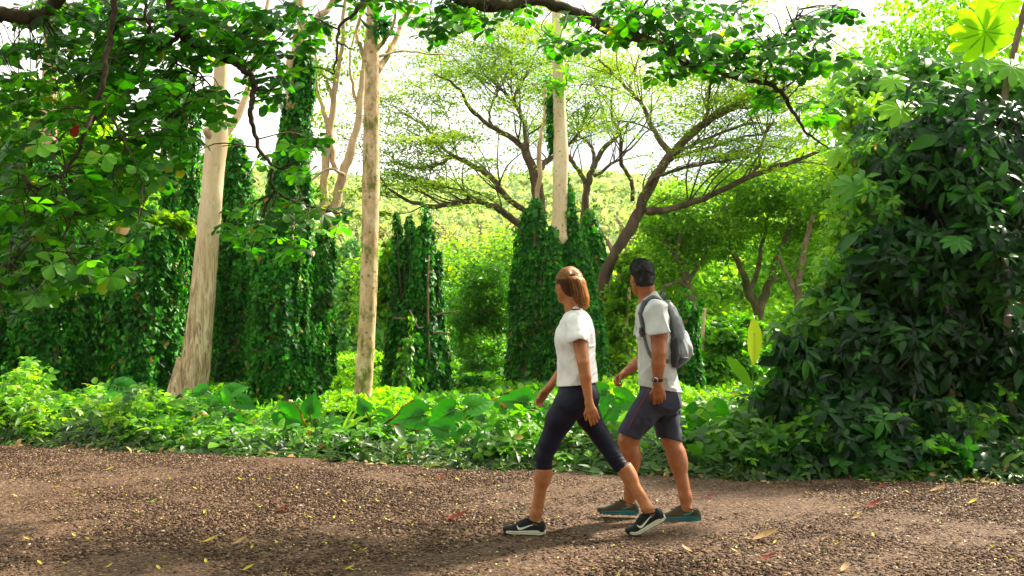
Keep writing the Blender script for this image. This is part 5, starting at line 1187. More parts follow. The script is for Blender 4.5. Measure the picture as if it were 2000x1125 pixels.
def cap(a, b, ra, rb=None, sq=None):
    a = np.array(a, float); b = np.array(b, float); rb = ra if rb is None else rb
    ba = b - a
    def f(x, y, z):
        x = x - a[0]; y = y - a[1]; z = z - a[2]
        t = np.clip((x * ba[0] + y * ba[1] + z * ba[2]) / max(ba @ ba, 1e-9), 0, 1)
        u, v, w = x - t * ba[0], y - t * ba[1], z - t * ba[2]
        if sq is not None:
            n, k = sq
            dn = u * n[0] + v * n[1] + w * n[2]
            u, v, w = u + n[0] * dn * (1 / k - 1), v + n[1] * dn * (1 / k - 1), w + n[2] * dn * (1 / k - 1)
        return np.sqrt(u * u + v * v + w * w) - (ra + (rb - ra) * t)
    m = max(ra, rb) * (max(1, sq[1]) if sq is not None else 1)
    return f, np.minimum(a, b) - m, np.maximum(a, b) + m

def stack(Y, rows, yaw=0.0):
    """elliptic sections: rows (py, left px, right px, dy centre, half depth)"""
    R = []
    for (py, l, r, dy, ry) in rows:
        c = P((l + r) / 2, py, Y); R.append((c[2], c[0], Y + dy, (r - l) / 2 / FPX * Y, ry))
    R = np.array(sorted(R)); zz = R[:, 0]
    def f(x, y, z):
        cx, cy, rx, ry = (np.interp(z, zz, R[:, i]) for i in (1, 2, 3, 4))
        u = (x - cx) / rx; v = (y - cy) / ry
        k0 = np.sqrt(u * u + v * v) + 1e-6
        k1 = np.sqrt((u / rx) ** 2 + (v / ry) ** 2) + 1e-6
        d = np.where(k0 < .2, -np.minimum(rx, ry) * .8, k0 * (k0 - 1) / k1)
        return np.maximum(d, np.maximum(z - zz[-1], zz[0] - z))
    lo = np.array([(R[:, 1] - R[:, 3]).min(), (R[:, 2] - R[:, 4]).min(), zz[0]])
    hi = np.array([(R[:, 1] + R[:, 3]).max(), (R[:, 2] + R[:, 4]).max(), zz[-1]])
    return f, lo, hi

def hand(S, w, d, n, th, curl, L=.18, spread=.012, side=1):
    """w wrist, d direction of the fingers, n back-of-hand normal, th direction of the thumb side"""
    d = unit(d); n = unit(n - d * np.dot(n, d)); t = unit(th - d * np.dot(th, d) - n * np.dot(th, n))
    k = L / .18
    palm = w + d * .045 * k
    S.add(cap(w - d * .015, w + d * .03 * k, .021 * k, .022 * k, (t, 1.35)), .012)
    S.add(ell(palm + d * .008, (.042 * k, .036 * k, .0135 * k), (d, t, n)), .014)
    S.add(ell(palm - n * .006 + t * .018 * k - d * .012, (.028 * k, .016 * k, .013 * k), (d, t, n)), .01)
    for i, (o, ln, r) in enumerate(((.030, .068, .0088), (.0105, .076, .009), (-.009, .070, .0086), (-.0275, .056, .0076))):
        b = w + d * (.082 - (.008 if i == 3 else 0)) * k + t * o * k
        a = math.radians(curl * (.75 + .12 * i)); ang = a * .55
        dd = d + t * (1.2 - i) * spread * 6
        p = b - d * .02 * k
        q = b.copy()
        S.add(cap(p, q, r * k, r * k), .005)
        for f_, sc in ((.44, 1.0), (.31, .93), (.25, .85)):
            v = unit(dd) * math.cos(ang) - n * math.sin(ang)
            e = q + v * ln * f_ * k
            S.add(cap(q, e, r * k * sc, r * k * (sc - .08)), .0035)
            q = e; ang += a * (.95 if f_ > .4 else .7)
    a = math.radians(min(curl, 50))
    b = w + d * .022 * k + t * .024 * k - n * .004
    v = unit(d * .72 + t * .62 - n * .35)
    e = b + v * .038 * k
    S.add(cap(b, e, .0125 * k, .0105 * k), .01)
    v2 = unit(d * .95 + t * (.35 - .5 * curl / 90) - n * (.25 + .4 * curl / 90))
    e2 = e + v2 * .030 * k
    S.add(cap(e, e2, .0103 * k, .0092 * k), .004)
    S.add(cap(e2, e2 + unit(v2 - n * .2) * .022 * k, .0092 * k, .0072 * k), .004)

def head(S, c, f, up, k=1.0, male=True):
    """skull, face and ears; c centre of the head, f face direction"""
    up = unit(up); f = unit(f - up * np.dot(f, up)); r = np.cross(f, up)
    q = lambda x, y, z: c + (r * x + f * y + up * z) * k
    A = (r, f, up)
    S.add(ell(q(0, -.012, .030), np.array((.074, .092, .083)) * k, A), .02)
    S.add(ell(q(0, .018, -.018), np.array((.062, .070, .085)) * k, A), .03)
    jw = .046 if male else .040
    S.add(ell(q(0, .045, -.082), np.array((jw, .036, .026)) * k, A), .03)
    for s_ in (-1, 1):
        S.add(cap(q(s_ * .052, -.002, -.045), q(s_ * .022, .060, -.092), .020 * k, .015 * k), .025)
        S.add(ell(q(s_ * .036, .066, -.022), np.array((.022, .018, .020)) * k, A), .02)
        S.add(ell(q(s_ * .031, .088, .013), np.array((.017, .012, .011)) * k, A), .010, sub=True, pad=.01)
        S.add(ell(q(s_ * .031, .074, .012), np.array((.0135, .0135, .0125)) * k, A), .003)
        S.add(cap(q(s_ * .012, .088, .030), q(s_ * .044, .078, .030), .0075 * k, .006 * k), .012)
        S.add(ell(q(s_ * .074, -.008, .004), np.array((.006, .017, .031)) * k, (unit(r + f * s_ * -.25), unit(f + up * .1), unit(up - f * .15))), .006)
        S.add(ell(q(s_ * .081, -.001, .004), np.array((.004, .008, .016)) * k, A), .004, sub=True, pad=.004)
    S.add(cap(q(0, .086, .022), q(0, .107, -.018), .0085 * k, .0115 * k), .012)
    for s_ in (-1, 1): S.add(ell(q(s_ * .010, .098, -.023), np.array((.008, .011, .007)) * k, A), .006)
    S.add(ell(q(0, .088, -.049), np.array((.023, .009, .0055)) * k, A), .006)
    S.add(ell(q(0, .086, -.060), np.array((.020, .010, .0065)) * k, A), .006)
    S.add(ell(q(0, .082, -.088), np.array((.018, .014, .014)) * k, A), .015)
    S.add(ell(q(0, .098, -.0542), np.array((.022, .010, .0016)) * k, A), .002, sub=True, pad=.004)
    return q

def finish_body(o, S, mat, root):
    me = S.mesh('body'); me.materials.append(mat)
    me.transform(Matrix.Translation(-root.location)); o.data = me

def ribbon(S, path, width, thick, side, off=0.001):
    """a strap lying on the surface of S along path (N,3); side = approximate width direction(s)"""
    p = S.snap(path, off); g = S.grad(p)
    T = unit(np.gradient(p, axis=0)); sd = unit(np.cross(g, T))
    mb = MB(); N = len(p); w = np.broadcast_to(width, (N,))[:, None] * .5
    prof = [(-1, 0), (-.96, 1), (.96, 1), (1, 0)]
    V = np.stack([p + sd * w * a + g * thick * b for a, b in prof], 1)
    i = np.arange(N - 1)[:, None] * 4; j = np.arange(4)[None]; j2 = (j + 1) % 4
    F = np.stack([i + j, i + j2, i + 4 + j2, i + 4 + j], -1).reshape(-1, 4)
    F = np.vstack([F, [[3, 2, 1, 0]], [[(N - 1) * 4 + q for q in (0, 1, 2, 3)]]])
    mb.add(V.reshape(-1, 3), F)
    return mb

# ---- materials of the people
def skin_mat(name, c):
    m, nt, out = new_mat(name)
    n = noise(nt, 11, 6, .65)
    col = ramp(nt, [(.3, (c[0] * .72, c[1] * .62, c[2] * .60)), (.55, c), (.75, (min(1, c[0] * 1.18), c[1] * 1.25, c[2] * 1.35))], n)
    nf = noise(nt, 260, 3)
    b = bsdf(nt, out, col, .42, bump(nt, nf, .12, .002), .45)
    b.inputs['Subsurface Weight'].default_value = .12
    b.inputs['Subsurface Radius'].default_value = (.9, .3, .15)
    b.inputs['Subsurface Scale'].default_value = .012
    return m
def cloth_mat(name, c, rough=.85, var=.12, sheen=.2, heather=0.0, fine=700, dist=.0015):
    m, nt, out = new_mat(name)
    n = noise(nt, 14, 4)
    col = ramp(nt, [(.3, tuple(x * (1 - var) for x in c)), (.7, tuple(min(1, x * (1 + var)) for x in c))], n)
    if heather:
        hn = noise(nt, 620, 2, .6, stretch=(1, 1, .6))
        col = mixc(nt, ramp(nt, [(.42, (0, 0, 0)), (.62, (heather,) * 3)], hn), col, tuple(x * .35 for x in c))
    f = noise(nt, fine, 2)
    b = bsdf(nt, out, col, rough, bump(nt, f, .4, dist), .25)
    b.inputs['Sheen Weight'].default_value = sheen
    return m
M_SKIN_W = skin_mat('skin_tan', (.50, .195, .080))
M_SKIN_M = skin_mat('skin_brown', (.40, .138, .054))
M_WHITE = cloth_mat('white_knit', (.88, .87, .93), heather=.08)
M_GREY = cloth_mat('grey_melange_knit', (.60, .61, .62), heather=.28)
M_NAVY = cloth_mat('dark_stretch_fabric', (.008, .008, .026), rough=.6, sheen=.0)
M_SHORTS = cloth_mat('charcoal_shorts_fabric', (.045, .048, .082), rough=.8, heather=.2, sheen=.0)
M_RED = cloth_mat('red_piping', (.40, .02, .04))
M_PACK = cloth_mat('grey_nylon', (.23, .25, .28), rough=.5, var=.25, heather=.35)
M_PACKD = cloth_mat('dark_nylon', (.05, .058, .075), rough=.55, var=.25)
M_PACKL = cloth_mat('light_grey_nylon', (.33, .34, .35), rough=.5, var=.2, heather=.28)
M_STRAP = cloth_mat('slate_webbing', (.10, .14, .18), rough=.6)
M_BLACK = cloth_mat('black_mesh_fabric', (.008, .009, .014), rough=.7, sheen=.03)
M_SOLEW = cloth_mat('white_foam', (.62, .58, .48), rough=.6, var=.2, fine=160, dist=.003)
M_LOGO = cloth_mat('cream_print', (.72, .72, .62), rough=.5)
M_OLIVE = cloth_mat('olive_mesh_fabric', (.075, .055, .028), rough=.75, heather=.4)
M_TEAL = cloth_mat('teal_foam', (.012, .15, .19), rough=.5, var=.2)
M_TEALP = cloth_mat('green_teal_print', (.02, .30, .20), rough=.5)
M_TREAD = cloth_mat('black_rubber', (.02, .02, .022), rough=.8)
def hair_mat(name, cols, rough=.35):
    m, nt, out = new_mat(name)
    at = nt.nodes.new("ShaderNodeAttribute"); at.attribute_name = 'rnd'
    c = ramp(nt, [(0, cols[0]), (.5, cols[1]), (1, cols[2])], at.outputs['Fac'])
    b = bsdf(nt, None, c, rough, None, .5)
    t = nt.nodes.new("ShaderNodeBsdfTranslucent"); nt.links.new(mixc(nt, 1.0, c, (1.3, .9, .6), 'MULTIPLY'), t.inputs['Color'])
    mx = nt.nodes.new("ShaderNodeMixShader"); mx.inputs[0].default_value = .3
    nt.links.new(b.outputs[0], mx.inputs[1]); nt.links.new(t.outputs[0], mx.inputs[2]); nt.links.new(mx.outputs[0], out.inputs['Surface'])
    return m
M_BLOND = hair_mat('auburn_hair', ((.10, .035, .010), (.58, .25, .07), (1.0, .72, .34)))
M_BLONDROOT = hair_mat('brown_hair_base', ((.09, .03, .012),) * 3)
M_BLKHAIR = hair_mat('black_hair', ((.004, .003, .005), (.012, .009, .014), (.03, .022, .03)), .4)
m, nt, out = new_mat('steel'); bsdf(nt, out, (.6, .6, .6), .25, None, .5, Metallic=1.0); M_STEEL = m
m, nt, out = new_mat('glass_dial'); bsdf(nt, out, (.02, .02, .025), .08, None, .6); M_DIAL = m
m, nt, out = new_mat('eye_white'); bsdf(nt, out, (.75, .72, .68), .15); M_EYE = m

# ---- shoes: local frame x heel->toe, y across, z up; the sole bottom is z = 0
def shoe(parent, heel, toe, upv, L, m_up, m_sole, m_mark, collar, side, bend=0.0, tick='full', tread=None, label=None):
    S = SDF((-.03, -.07, -.01), (L + .03, .07, .17), .0025)
    W = L / .27
    hw = lambda t: np.interp(t, [0, .08, .25, .45, .68, .85, .95, 1.0], [.018, .031, .034, .036, .046, .042, .028, .010]) * W
    top = lambda t: np.interp(t, [0, .05, .18, .32, .45, .6, .75, .88, .97, 1.0], [.060, .088, .083, .092, .100, .080, .060, .047, .034, .022])
    def up_f(x, y, z):
        t = np.clip(x / L, 0, 1); w = hw(t); h = top(t)
        cz = .020; rz = h - cz
        k = ((np.abs(y) / w) ** 2.3 + (np.maximum(z - cz, 0) / rz) ** 2.0) ** .5
        d = (k - 1) * np.minimum(w, rz) * .8
        d = np.maximum(d, cz - .012 - z)
        return np.maximum(d, np.maximum(-x - 0.0, x - L * .985))
    S.add((up_f, np.array((0, -.06, 0.)), np.array((L, .06, .13))), .004)
    S.add(ell((L * .93, 0, .027), (.026, .030, .017)), .02)
    S.add(ell((.024, 0, .045), (.026, .030, .035)), .02)
    # ankle opening
    S.add(cap((L * .19, 0, .075), (L * .17, 0, .14), .027, .036), .008, sub=True)
    S.add(cap((L * .30, 0, .095), (L * .33, 0, .15), .018, .030), .008, sub=True)
    def sole_f(x, y, z):
        t = np.clip(x / L, 0, 1); w = hw(t) * 1.07 + .0015
        hh = np.interp(t, [0, .3, .6, .9, 1], [.034, .030, .025, .022, .026])
        lift = np.interp(t, [0, .06, .15, .75, .9, 1], [.008, .002, 0, 0, .006, .019])
        return np.maximum(np.maximum(np.abs(y) - w, np.maximum(z - hh, lift - z)), np.maximum(-x - .006, x - L))
    S2 = SDF((-.03, -.07, -.01), (L + .03, .07, .06), .0025)
    S2.add((sole_f, np.array((-.01, -.06, 0.)), np.array((L, .06, .035))), .003)
    g = lambda x, y, z: .0012 * np.cos(z * 520) * (z < .03) + .0016 * (np.cos(x * 300) > .93) * (z < .014)
    S2.warp(g)
    x = unit(np.array(toe, float) - np.array(heel, float)); zz = unit(upv - x * np.dot(upv, x)); yy = np.cross(zz, x)
    def place(me):
        n = len(me.vertices); co = np.empty(n * 3, dtype=np.float32); me.vertices.foreach_get('co', co); co = co.reshape(-1, 3).astype(float)
        if bend:
            b0 = L * .68; q = np.clip(co[:, 0] - b0, 0, None); a = np.clip(q / .05, 0, 1) * bend
            cx = np.where(q > 0, b0 + q * np.cos(a * .8), co[:, 0])
            cz_ = np.where(q > 0, co[:, 2] * np.cos(a) + q * np.sin(a * .8), co[:, 2])
            cx = np.where(q > 0, cx - co[:, 2] * np.sin(a) * .8, cx)
            co[:, 0] = cx; co[:, 2] = cz_
        w_ = np.array(heel) + co[:, :1] * x + co[:, 1:2] * yy + co[:, 2:3] * zz
        me.vertices.foreach_set('co', w_.astype(np.float32).ravel()); me.update()
        return me
    o = link('shoe', place(S.mesh('shoe')), m_up, parent)
    if label: o['label'] = label
    link('sole', place(S2.mesh('sole')), m_sole, o)
    tm = MB()
    for t in np.linspace(.06, .92, 11):
        box(tm, (t * L, 0, .0005), np.eye(3), (L * .03, float(hw(t)) * .8, .0035))
    link('tread', place(tm.mesh('tread')), tread or M_TREAD, o)
    # padded collar
    a = np.linspace(0, 2 * math.pi, 40); cb = MB()
    cx = L * .215 + .050 * np.cos(a); cy = .0275 * W * np.sin(a); cz = .079 + .012 * np.cos(a) + .005 * np.clip(-np.cos(a) - .5, 0, 1)
    tube(cb, np.stack([cx, cy, cz], 1), .0055, 6)
    link('collar', place(cb.mesh('collar', True)), collar, o)
    lb = MB()
    for i in range(6):
        t = .40 + i * .055; w_ = .017 - i * .001
        u = np.linspace(-1, 1, 9)
        pts = np.stack([np.full(9, t * L) + .006 * u * (-1) ** i, u * w_, [0] * 9], 1)
        for q in pts:
            zs = np.linspace(.02, .13, 120); v = S.val(np.stack([np.full(120, q[0]), np.full(120, q[1]), zs], 1))
            k = np.where(v < 0)[0]; q[2] = zs[k[-1]] + .002 if len(k) else .07
        tube(lb, pts, .0023, 5)
    for s_ in (-1, 1):
        c_ = np.array((L * .41, s_ * .006, float(top(.41)) + .006)); a_ = np.linspace(0, 5.2, 14)
        tube(lb, c_ + np.stack([.004 * np.sin(a_) - .004, s_ * .012 * (1 - np.cos(a_)) * .6, .004 + .006 * np.sin(a_)], 1), .0018, 5)
    link('laces', place(lb.mesh('laces', True)), m_up if tick == 'full' else M_TREAD, o)
    # tick-shaped emblem lying on both flanks
    for s_ in (-1, 1):
        if tick == 'full':
            low = [(.655, .060), (.63, .040), (.585, .031), (.52, .034), (.42, .045), (.30, .060), (.22, .069)]
            upp = [(.648, .060), (.612, .049), (.575, .045), (.52, .047), (.42, .055), (.30, .065), (.22, .0695)]
        else:
            low = [(.40, .040), (.30, .042), (.2, .055), (.12, .066)]
            upp = [(.385, .046), (.30, .050), (.2, .062), (.12, .0675)]
        lo_ = catmull(low, 6); up_ = catmull(upp, 6); V = []
        for A_ in (lo_, up_):
            for (t, z) in A_:
                ys = np.linspace(.062, 0, 160) * s_
                v = S.val(np.stack([np.full(160, t * L), ys, np.full(160, z)], 1)); k = np.argmax(v < 0)
                V.append((t * L, ys[k] + s_ * .0022, z))
        n = len(lo_); V = np.array(V); Vi = V.copy(); Vi[:, 1] -= s_ * .002
        i = np.arange(n - 1); F = np.stack([i, i + 1, n + i + 1, n + i], 1)
        if s_ > 0: F = F[:, ::-1]
        eb = MB(); eb.add(np.vstack([V, Vi]), np.vstack([F, F[:, ::-1] + 2 * n]))
        link('emblem', place(eb.mesh('emblem')), m_mark, o)
    return o

def strands(mb, roots, mids, tips, r0=.0012, seed=0, lo=0., hi=1., seg=7, wav=.003):
    g = np.random.default_rng(seed)
    for a, b, c in zip(roots, mids, tips):
        p = catmull([a, b, c], seg)
        w = g.standard_normal((3, 3)) * wav; t = np.linspace(0, 1, len(p))[:, None]
        p = p + np.sin(t * 7 + w[0, 0] * 900) * w[1] * t + w[2] * t * .6
        tube(mb, p, np.linspace(r0, r0 * .3, len(p)), 3, r=float(g.uniform(lo, hi)))

def nz(seed, f, amp, aniso=(1, 1, 1)):
    """cheap smooth noise: sum of warped sines"""
    g = np.random.default_rng(seed); K = [(g.standard_normal(3) * np.array(aniso) * f, g.uniform(0, 6.28)) for _ in range(5)]
    def fn(x, y, z):
        s = 0
        for i, (k, p) in enumerate(K):
            q = K[(i + 1) % 5][0]
            s = s + np.sin(k[0] * x + k[1] * y + k[2] * z + p + 1.3 * np.sin(q[0] * .6 * x + q[1] * .6 * y + q[2] * .6 * z))
        return s * amp / 2.2
    return fn

def ridge(seed, f, amp, aniso=(1, 1, 1)):
    """sharp-crested cloth folds"""
    a_, b_ = nz(seed, f, 1.0, aniso), nz(seed + 1, f * .5, 1.0)
    return lambda x, y, z: -amp * (np.clip(1 - np.abs(a_(x, y, z)) * 1.6, 0, 1) ** 2) * np.clip(b_(x, y, z) + .6, 0, 1.4)

# =================================================================== the woman
YW = 6.25
def Wp(px, py, dy=0.0): return P(px, py, YW + dy)
fw = np.array((-math.cos(.21), math.sin(.21), 0.0))             # her walking direction
woman = empty('person', (P(1128, 1043, YW)[0], YW, 0), 'woman with a ginger ponytail, white short-sleeved top and black cropped leggings walking left', 'person', 'walkers on the gravel road')
S = SDF((P(1025, 0, 6.0)[0], 5.86, 0.0), (P(1310, 0, 6.5)[0], 6.62, 1.72), .0038)
hc = Wp(1109.5, 558, .01)
neck0 = Wp(1122, 622, .0)
S.add(cap(neck0, hc + np.array((.012, -.012, -.055)), .052, .050), .02)
hf = unit(np.array((-.50, .86, .02)))
q_w = head(S, hc, hf, np.array((-.06, 0, 1.0)), .95, False)
S.add(stack(YW, [(622, 1106, 1148, 0, .13), (640, 1096, 1157, 0, .155), (670, 1094, 1158, 0, .145), (705, 1098, 1156, 0, .125), (735, 1097, 1160, 0, .135), (765, 1092, 1166, 0, .15), (800, 1090, 1163, 0, .14)]), .03)
# near arm
sh, el, wr = Wp(1128, 640, -.150), Wp(1139, 708, -.215), Wp(1151, 789, -.205)
S.add(cap(sh, el, .047, .0375), .02)
S.add(cap(el, el + (wr - el) * .35, .0365, .0365), .007); S.add(cap(el + (wr - el) * .35, wr, .036, .0225), .007)
hand(S, wr + np.array((.002, 0, -.006)), Wp(1167, 836, -.20) - wr, np.array((-.05, -1, .05)), np.array((-1, 0, 0)), 36, .168, .004)
# far arm
sh, el, wr = Wp(1112, 640, .150), Wp(1107, 715, .215), Wp(1069, 761, .19)
S.add(cap(sh, el, .046, .036), .02); S.add(cap(el, el + (wr - el) * .35, .036, .034), .007); S.add(cap(el + (wr - el) * .35, wr, .034, .0225), .007)
hand(S, wr, Wp(1049, 789, .17) - wr, np.array((-.5, .75, .35)), np.array((-.7, -.3, .3)), 38, .172, .015)
# legs
KN, AN = Wp(1063, 889, -.03), Wp(1047, 1000, .02)
def calf(S, kn, an, r0, r1, r2, back):
    v = an - kn
    S.add(cap(kn, kn + v * .3 + back * .012, r0, r1), .03)
    S.add(cap(kn + v * .22 + back * .014, kn + v * .42 + back * .012, r1, r1 * .95), .03)
    S.add(cap(kn + v * .4 + back * .010, an, r1 * .88, r2), .03)
    for s_ in (-1, 1):
        S.add(ell(an + np.array((0, s_ * r2 * .75, -.004)), (.013, .010, .014)), .012)
    S.add(cap(an - v * .25 + back * .022, an + v * .05 + back * .025, .012, .012), .025)
back = np.array((1.0, -.2, 0))
S.add(cap(Wp(1120, 790, -.075), KN, .08, .050), .03)
calf(S, KN, AN, .045, .0485, .0335, back)
S.add(cap(AN, Wp(1043, 1018, .02), .034, .032), .02); S.add(cap(Wp(1052, 1027, .02), Wp(1008, 1034, .03), .028, .020), .02)
KR, AR = Wp(1203, 895, .02), Wp(1262, 990, -.045)
S.add(cap(Wp(1140, 790, .07), KR, .075, .047), .03)
calf(S, KR, AR, .042, .0455, .031, unit(np.array((.85, -.1, .5))))
S.add(cap(AR, Wp(1270, 1006, -.05), .033, .030), .02); S.add(cap(Wp(1276, 1006, -.05), Wp(1250, 1029, -.05), .027, .018), .02)
SB = S; body = link('body', bpy.data.meshes.new('body'), M_SKIN_W, woman)
for s_ in (-1, 1):
    mb = MB(); c_ = q_w(s_ * .031, .0792, .012)
    a_ = np.linspace(-.0125, .0125, 9)
    tube(mb, np.array([c_ + unit(np.array((.3, .4, .86))) * 0 + (np.cross(hf, (0, 0, 1))) * t for t in a_]), np.sqrt(np.maximum(.0125 ** 2 - a_ ** 2, 1e-7)) * .62, 10)
    link('eye', mb.mesh('eye', True), M_EYE, body)
# hair
up_w = unit(np.array((-.06, 0, 1.0))); f_w = unit(hf - up_w * np.dot(hf, up_w)); r_w = np.cross(f_w, up_w)
kk = .95
H = SDF(hc - .2, hc + .2, .003)
H.add(ell(q_w(0, -.020, .036), np.array((.0815, .096, .086)) * kk, (r_w, f_w, up_w)), .01)
H.add(ell(q_w(0, -.045, -.020), np.array((.066, .058, .062)) * kk, (r_w, f_w, up_w)), .02)
# hairline: cut away the face in front of the temples and below the ears
H.cut(q_w(0, .052, .055), f_w - up_w * .75 * .6)
H.cut(q_w(0, .012, -.015), f_w * .75 - up_w * .68)
H.cut(q_w(0, -.03, -.062), -up_w + f_w * .5)
H.warp(nz(5, 60, .0013, (1.2, 1.2, .8)))
TIE = Wp(1117, 541, -.085)
TIE = H.snap(TIE[None], .004)[0]
hairo = link('hair', H.mesh('hair_cap'), M_BLONDROOT, body)
g = np.random.default_rng(3)
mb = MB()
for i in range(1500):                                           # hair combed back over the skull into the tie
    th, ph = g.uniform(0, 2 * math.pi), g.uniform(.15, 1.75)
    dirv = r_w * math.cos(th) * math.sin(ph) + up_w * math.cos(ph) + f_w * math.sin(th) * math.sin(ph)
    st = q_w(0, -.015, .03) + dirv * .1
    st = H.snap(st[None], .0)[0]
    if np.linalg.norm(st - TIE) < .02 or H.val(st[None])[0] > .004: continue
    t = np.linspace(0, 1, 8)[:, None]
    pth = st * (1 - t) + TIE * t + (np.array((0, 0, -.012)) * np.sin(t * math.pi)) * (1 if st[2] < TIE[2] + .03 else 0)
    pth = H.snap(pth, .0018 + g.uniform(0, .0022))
    hl = .75 if st[2] > TIE[2] - .01 else .12  # nape shadow put into the darker strands below the tie
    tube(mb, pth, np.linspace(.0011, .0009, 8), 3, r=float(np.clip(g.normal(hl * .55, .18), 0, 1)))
cb_ = mb
# ponytail: a full tail falling from the tie to the collar
TA = TIE
tail = np.array([TA, TA + np.array((.022, -.030, -.015)), Wp(1131, 566, -.125), Wp(1134, 584, -.118), Wp(1138, 599, -.10)])
tl = catmull(tail, 6); wd = np.interp(np.linspace(0, 1, len(tl)), [0, .12, .35, .7, 1], [.012, .026, .035, .034, .018])
for i in range(2600):
    a, rr = g.uniform(0, 6.283), math.sqrt(g.uniform(0, 1)) * g.uniform(.7, 1.12)
    end = int(len(tl) * np.clip(g.normal(.93, .12), .5, 1))
    c = tl[:end]; w = wd[:end, None]
    off = np.array((math.cos(a), math.sin(a) * .8, 0)) * rr
    j = g.standard_normal(3) * .004
    t = np.linspace(0, 1, end)[:, None]
    pth = c + off * w * (1 + .35 * (g.uniform() < .12)) + j * t * 2.2 + np.sin(t * 9 + a * 2) * np.array((.003, .002, 0)) * g.uniform(0, 1.2)
    pth[:, 0] += (t[:, 0] ** 2) * g.uniform(-.004, .012)
    tube(mb, pth, np.linspace(.0013, .0006, end), 3, r=float(np.clip(g.normal(.5, .28) + .35 * off[0], 0, 1)))  # strands paler towards the sun side, backlight put into their colour
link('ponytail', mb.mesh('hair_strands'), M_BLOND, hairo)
tb = MB(); a = np.linspace(0, 2 * math.pi, 20)
tdir = unit(tl[3] - TA); e1 = unit(np.cross(tdir, (0, 0, 1))); e2 = np.cross(tdir, e1)
tube(tb, TA + tdir * .006 + .0145 * (np.cos(a)[:, None] * e1 + np.sin(a)[:, None] * e2), .004, 6)
link('hair_tie', tb.mesh('hair_tie', True), M_BLACK, hairo)
# white top
S = SDF((P(1070, 0, 6.0)[0], 5.90, .9), (P(1185, 0, 6.5)[0], 6.60, 1.46), .0038)
S.add(stack(YW, [(603, 1117, 1134, .0, .050), (609, 1110, 1143, .0, .075), (616, 1104, 1149, 0, .115), (626, 1098, 1155, 0, .152), (642, 1092, 1160, 0, .168), (664, 1088, 1162, 0, .165), (700, 1089, 1162, 0, .158), (730, 1090.5, 1164, 0, .158), (765, 1092, 1169, 0, .165)]), .01)
S.add(cap(Wp(1125, 634, -.135), Wp(1128, 662, -.192), .056, .062), .03)
S.add(cap(Wp(1118, 634, .135), Wp(1108, 664, .192), .056, .060), .03)
S.add(ell(Wp(1104, 664, -.06), (.045, .06, .055)), .06); S.add(ell(Wp(1104, 664, .06), (.045, .06, .055)), .06)
S.add(ell(Wp(1121, 602, .0), (.046, .05, .035)), .008, sub=True)
wr1, wr2, wr3 = nz(11, 15, .0060, (1, 1, .6)), nz(12, 40, .0030, (1.2, 1, .45)), nz(13, 24, .0045, (1.3, .6, .7))
rg1, rg2 = ridge(71, 15, .0075, (1.3, .6, .55)), ridge(73, 24, .0045, (.8, .8, 1.2))
S.warp(lambda x, y, z: .5 * (wr1(x, y, z) + wr2(x, y, z) + wr3(x, y, z)) + rg1(x, y, z) + rg2(x, y, z))
S.warp(lambda x, y, z: -.004 * np.exp(-((z - (.965 + .035 * (x - P(1128, 750, YW)[0]) * -3)) / .006) ** 2) * 0)
z_l, z_r = Wp(1091, 745)[2], Wp(1168, 754)[2]
S.cut(Wp(1129, 749.5), np.array((-(z_l - z_r) / .247, 0, -1)) * np.array((-1, 1, 1)))
# sleeve ends and armhole
S.D = np.where(((S.ax[2][None, None, :] < Wp(0, 664)[2] + .012 * np.cos((S.ax[0][:, None, None] - Wp(1128, 0)[0]) * 50)) & (np.abs(S.ax[1] - YW)[None, :, None] > .178)), np.maximum(S.D, .004), S.D)
shirt = link('shirt', S.mesh('shirt'), M_WHITE, woman)
zs_, zh_, zt_ = Wp(0, 660)[2], Wp(0, 745)[2], Wp(0, 618)[2]
SB.tuck(S, lambda x, y, z: (z > zh_) & (z < zt_) & ((z > zs_) | (np.abs(y - YW) < .168)))
# black strap end at the nape
rb = ribbon(S, catmull([Wp(1118, 609, -.05), Wp(1124, 606, -.065), Wp(1131, 605, -.05), Wp(1136, 607, -.0)], 6), .010, .002, None)
link('collar_strap', rb.mesh('collar_strap'), M_BLACK, shirt)
# leggings
S = SDF((P(1030, 0, 6.0)[0], 5.95, .36), (P(1240, 0, 6.5)[0], 6.55, 1.0), .0038)
S.add(stack(YW, [(742, 1098, 1160, 0, .138), (760, 1091, 1167, 0, .156), (775, 1087, 1169, 0, .162), (795, 1084, 1165, 0, .15), (812, 1084, 1150, 0, .12)]), .02)
S.add(ell(Wp(1141, 778, -.075), (.092, .078, .085)), .04); S.add(ell(Wp(1141, 776, .075), (.092, .078, .085)), .04)
hp = Wp(1108, 795, -.07)
S.add(cap(hp, Wp(1094, 818, -.06), .096, .084), .04); S.add(cap(Wp(1094, 818, -.06), Wp(1071, 868, -.04), .084, .060), .03)
S.add(cap(Wp(1071, 868, -.04), Wp(1063, 888, -.03), .060, .0545), .02); S.add(cap(Wp(1063, 888, -.03), Wp(1061.5, 935, -.015), .0535, .0515), .02)
S.add(cap(Wp(1138, 792, .07), Wp(1150, 816, .06), .086, .074), .04); S.add(cap(Wp(1150, 816, .06), Wp(1197, 889, .02), .072, .052), .03)
S.add(cap(Wp(1197, 889, .02), Wp(1226, 931, .0), .051, .0485), .02)
S.cut(Wp(1062, 917.5, 0), np.array((.02, 0, -1))) if False else None
ax_, ay_, az_ = S.ax[0][:, None, None], S.ax[1][None, :, None], S.ax[2][None, None, :]
front = ax_ < Wp(1115, 0)[0]
c1 = Wp(1062, 917.5); c2 = Wp(1215, 915); n2 = unit(np.array((.50, 0, -.87)))
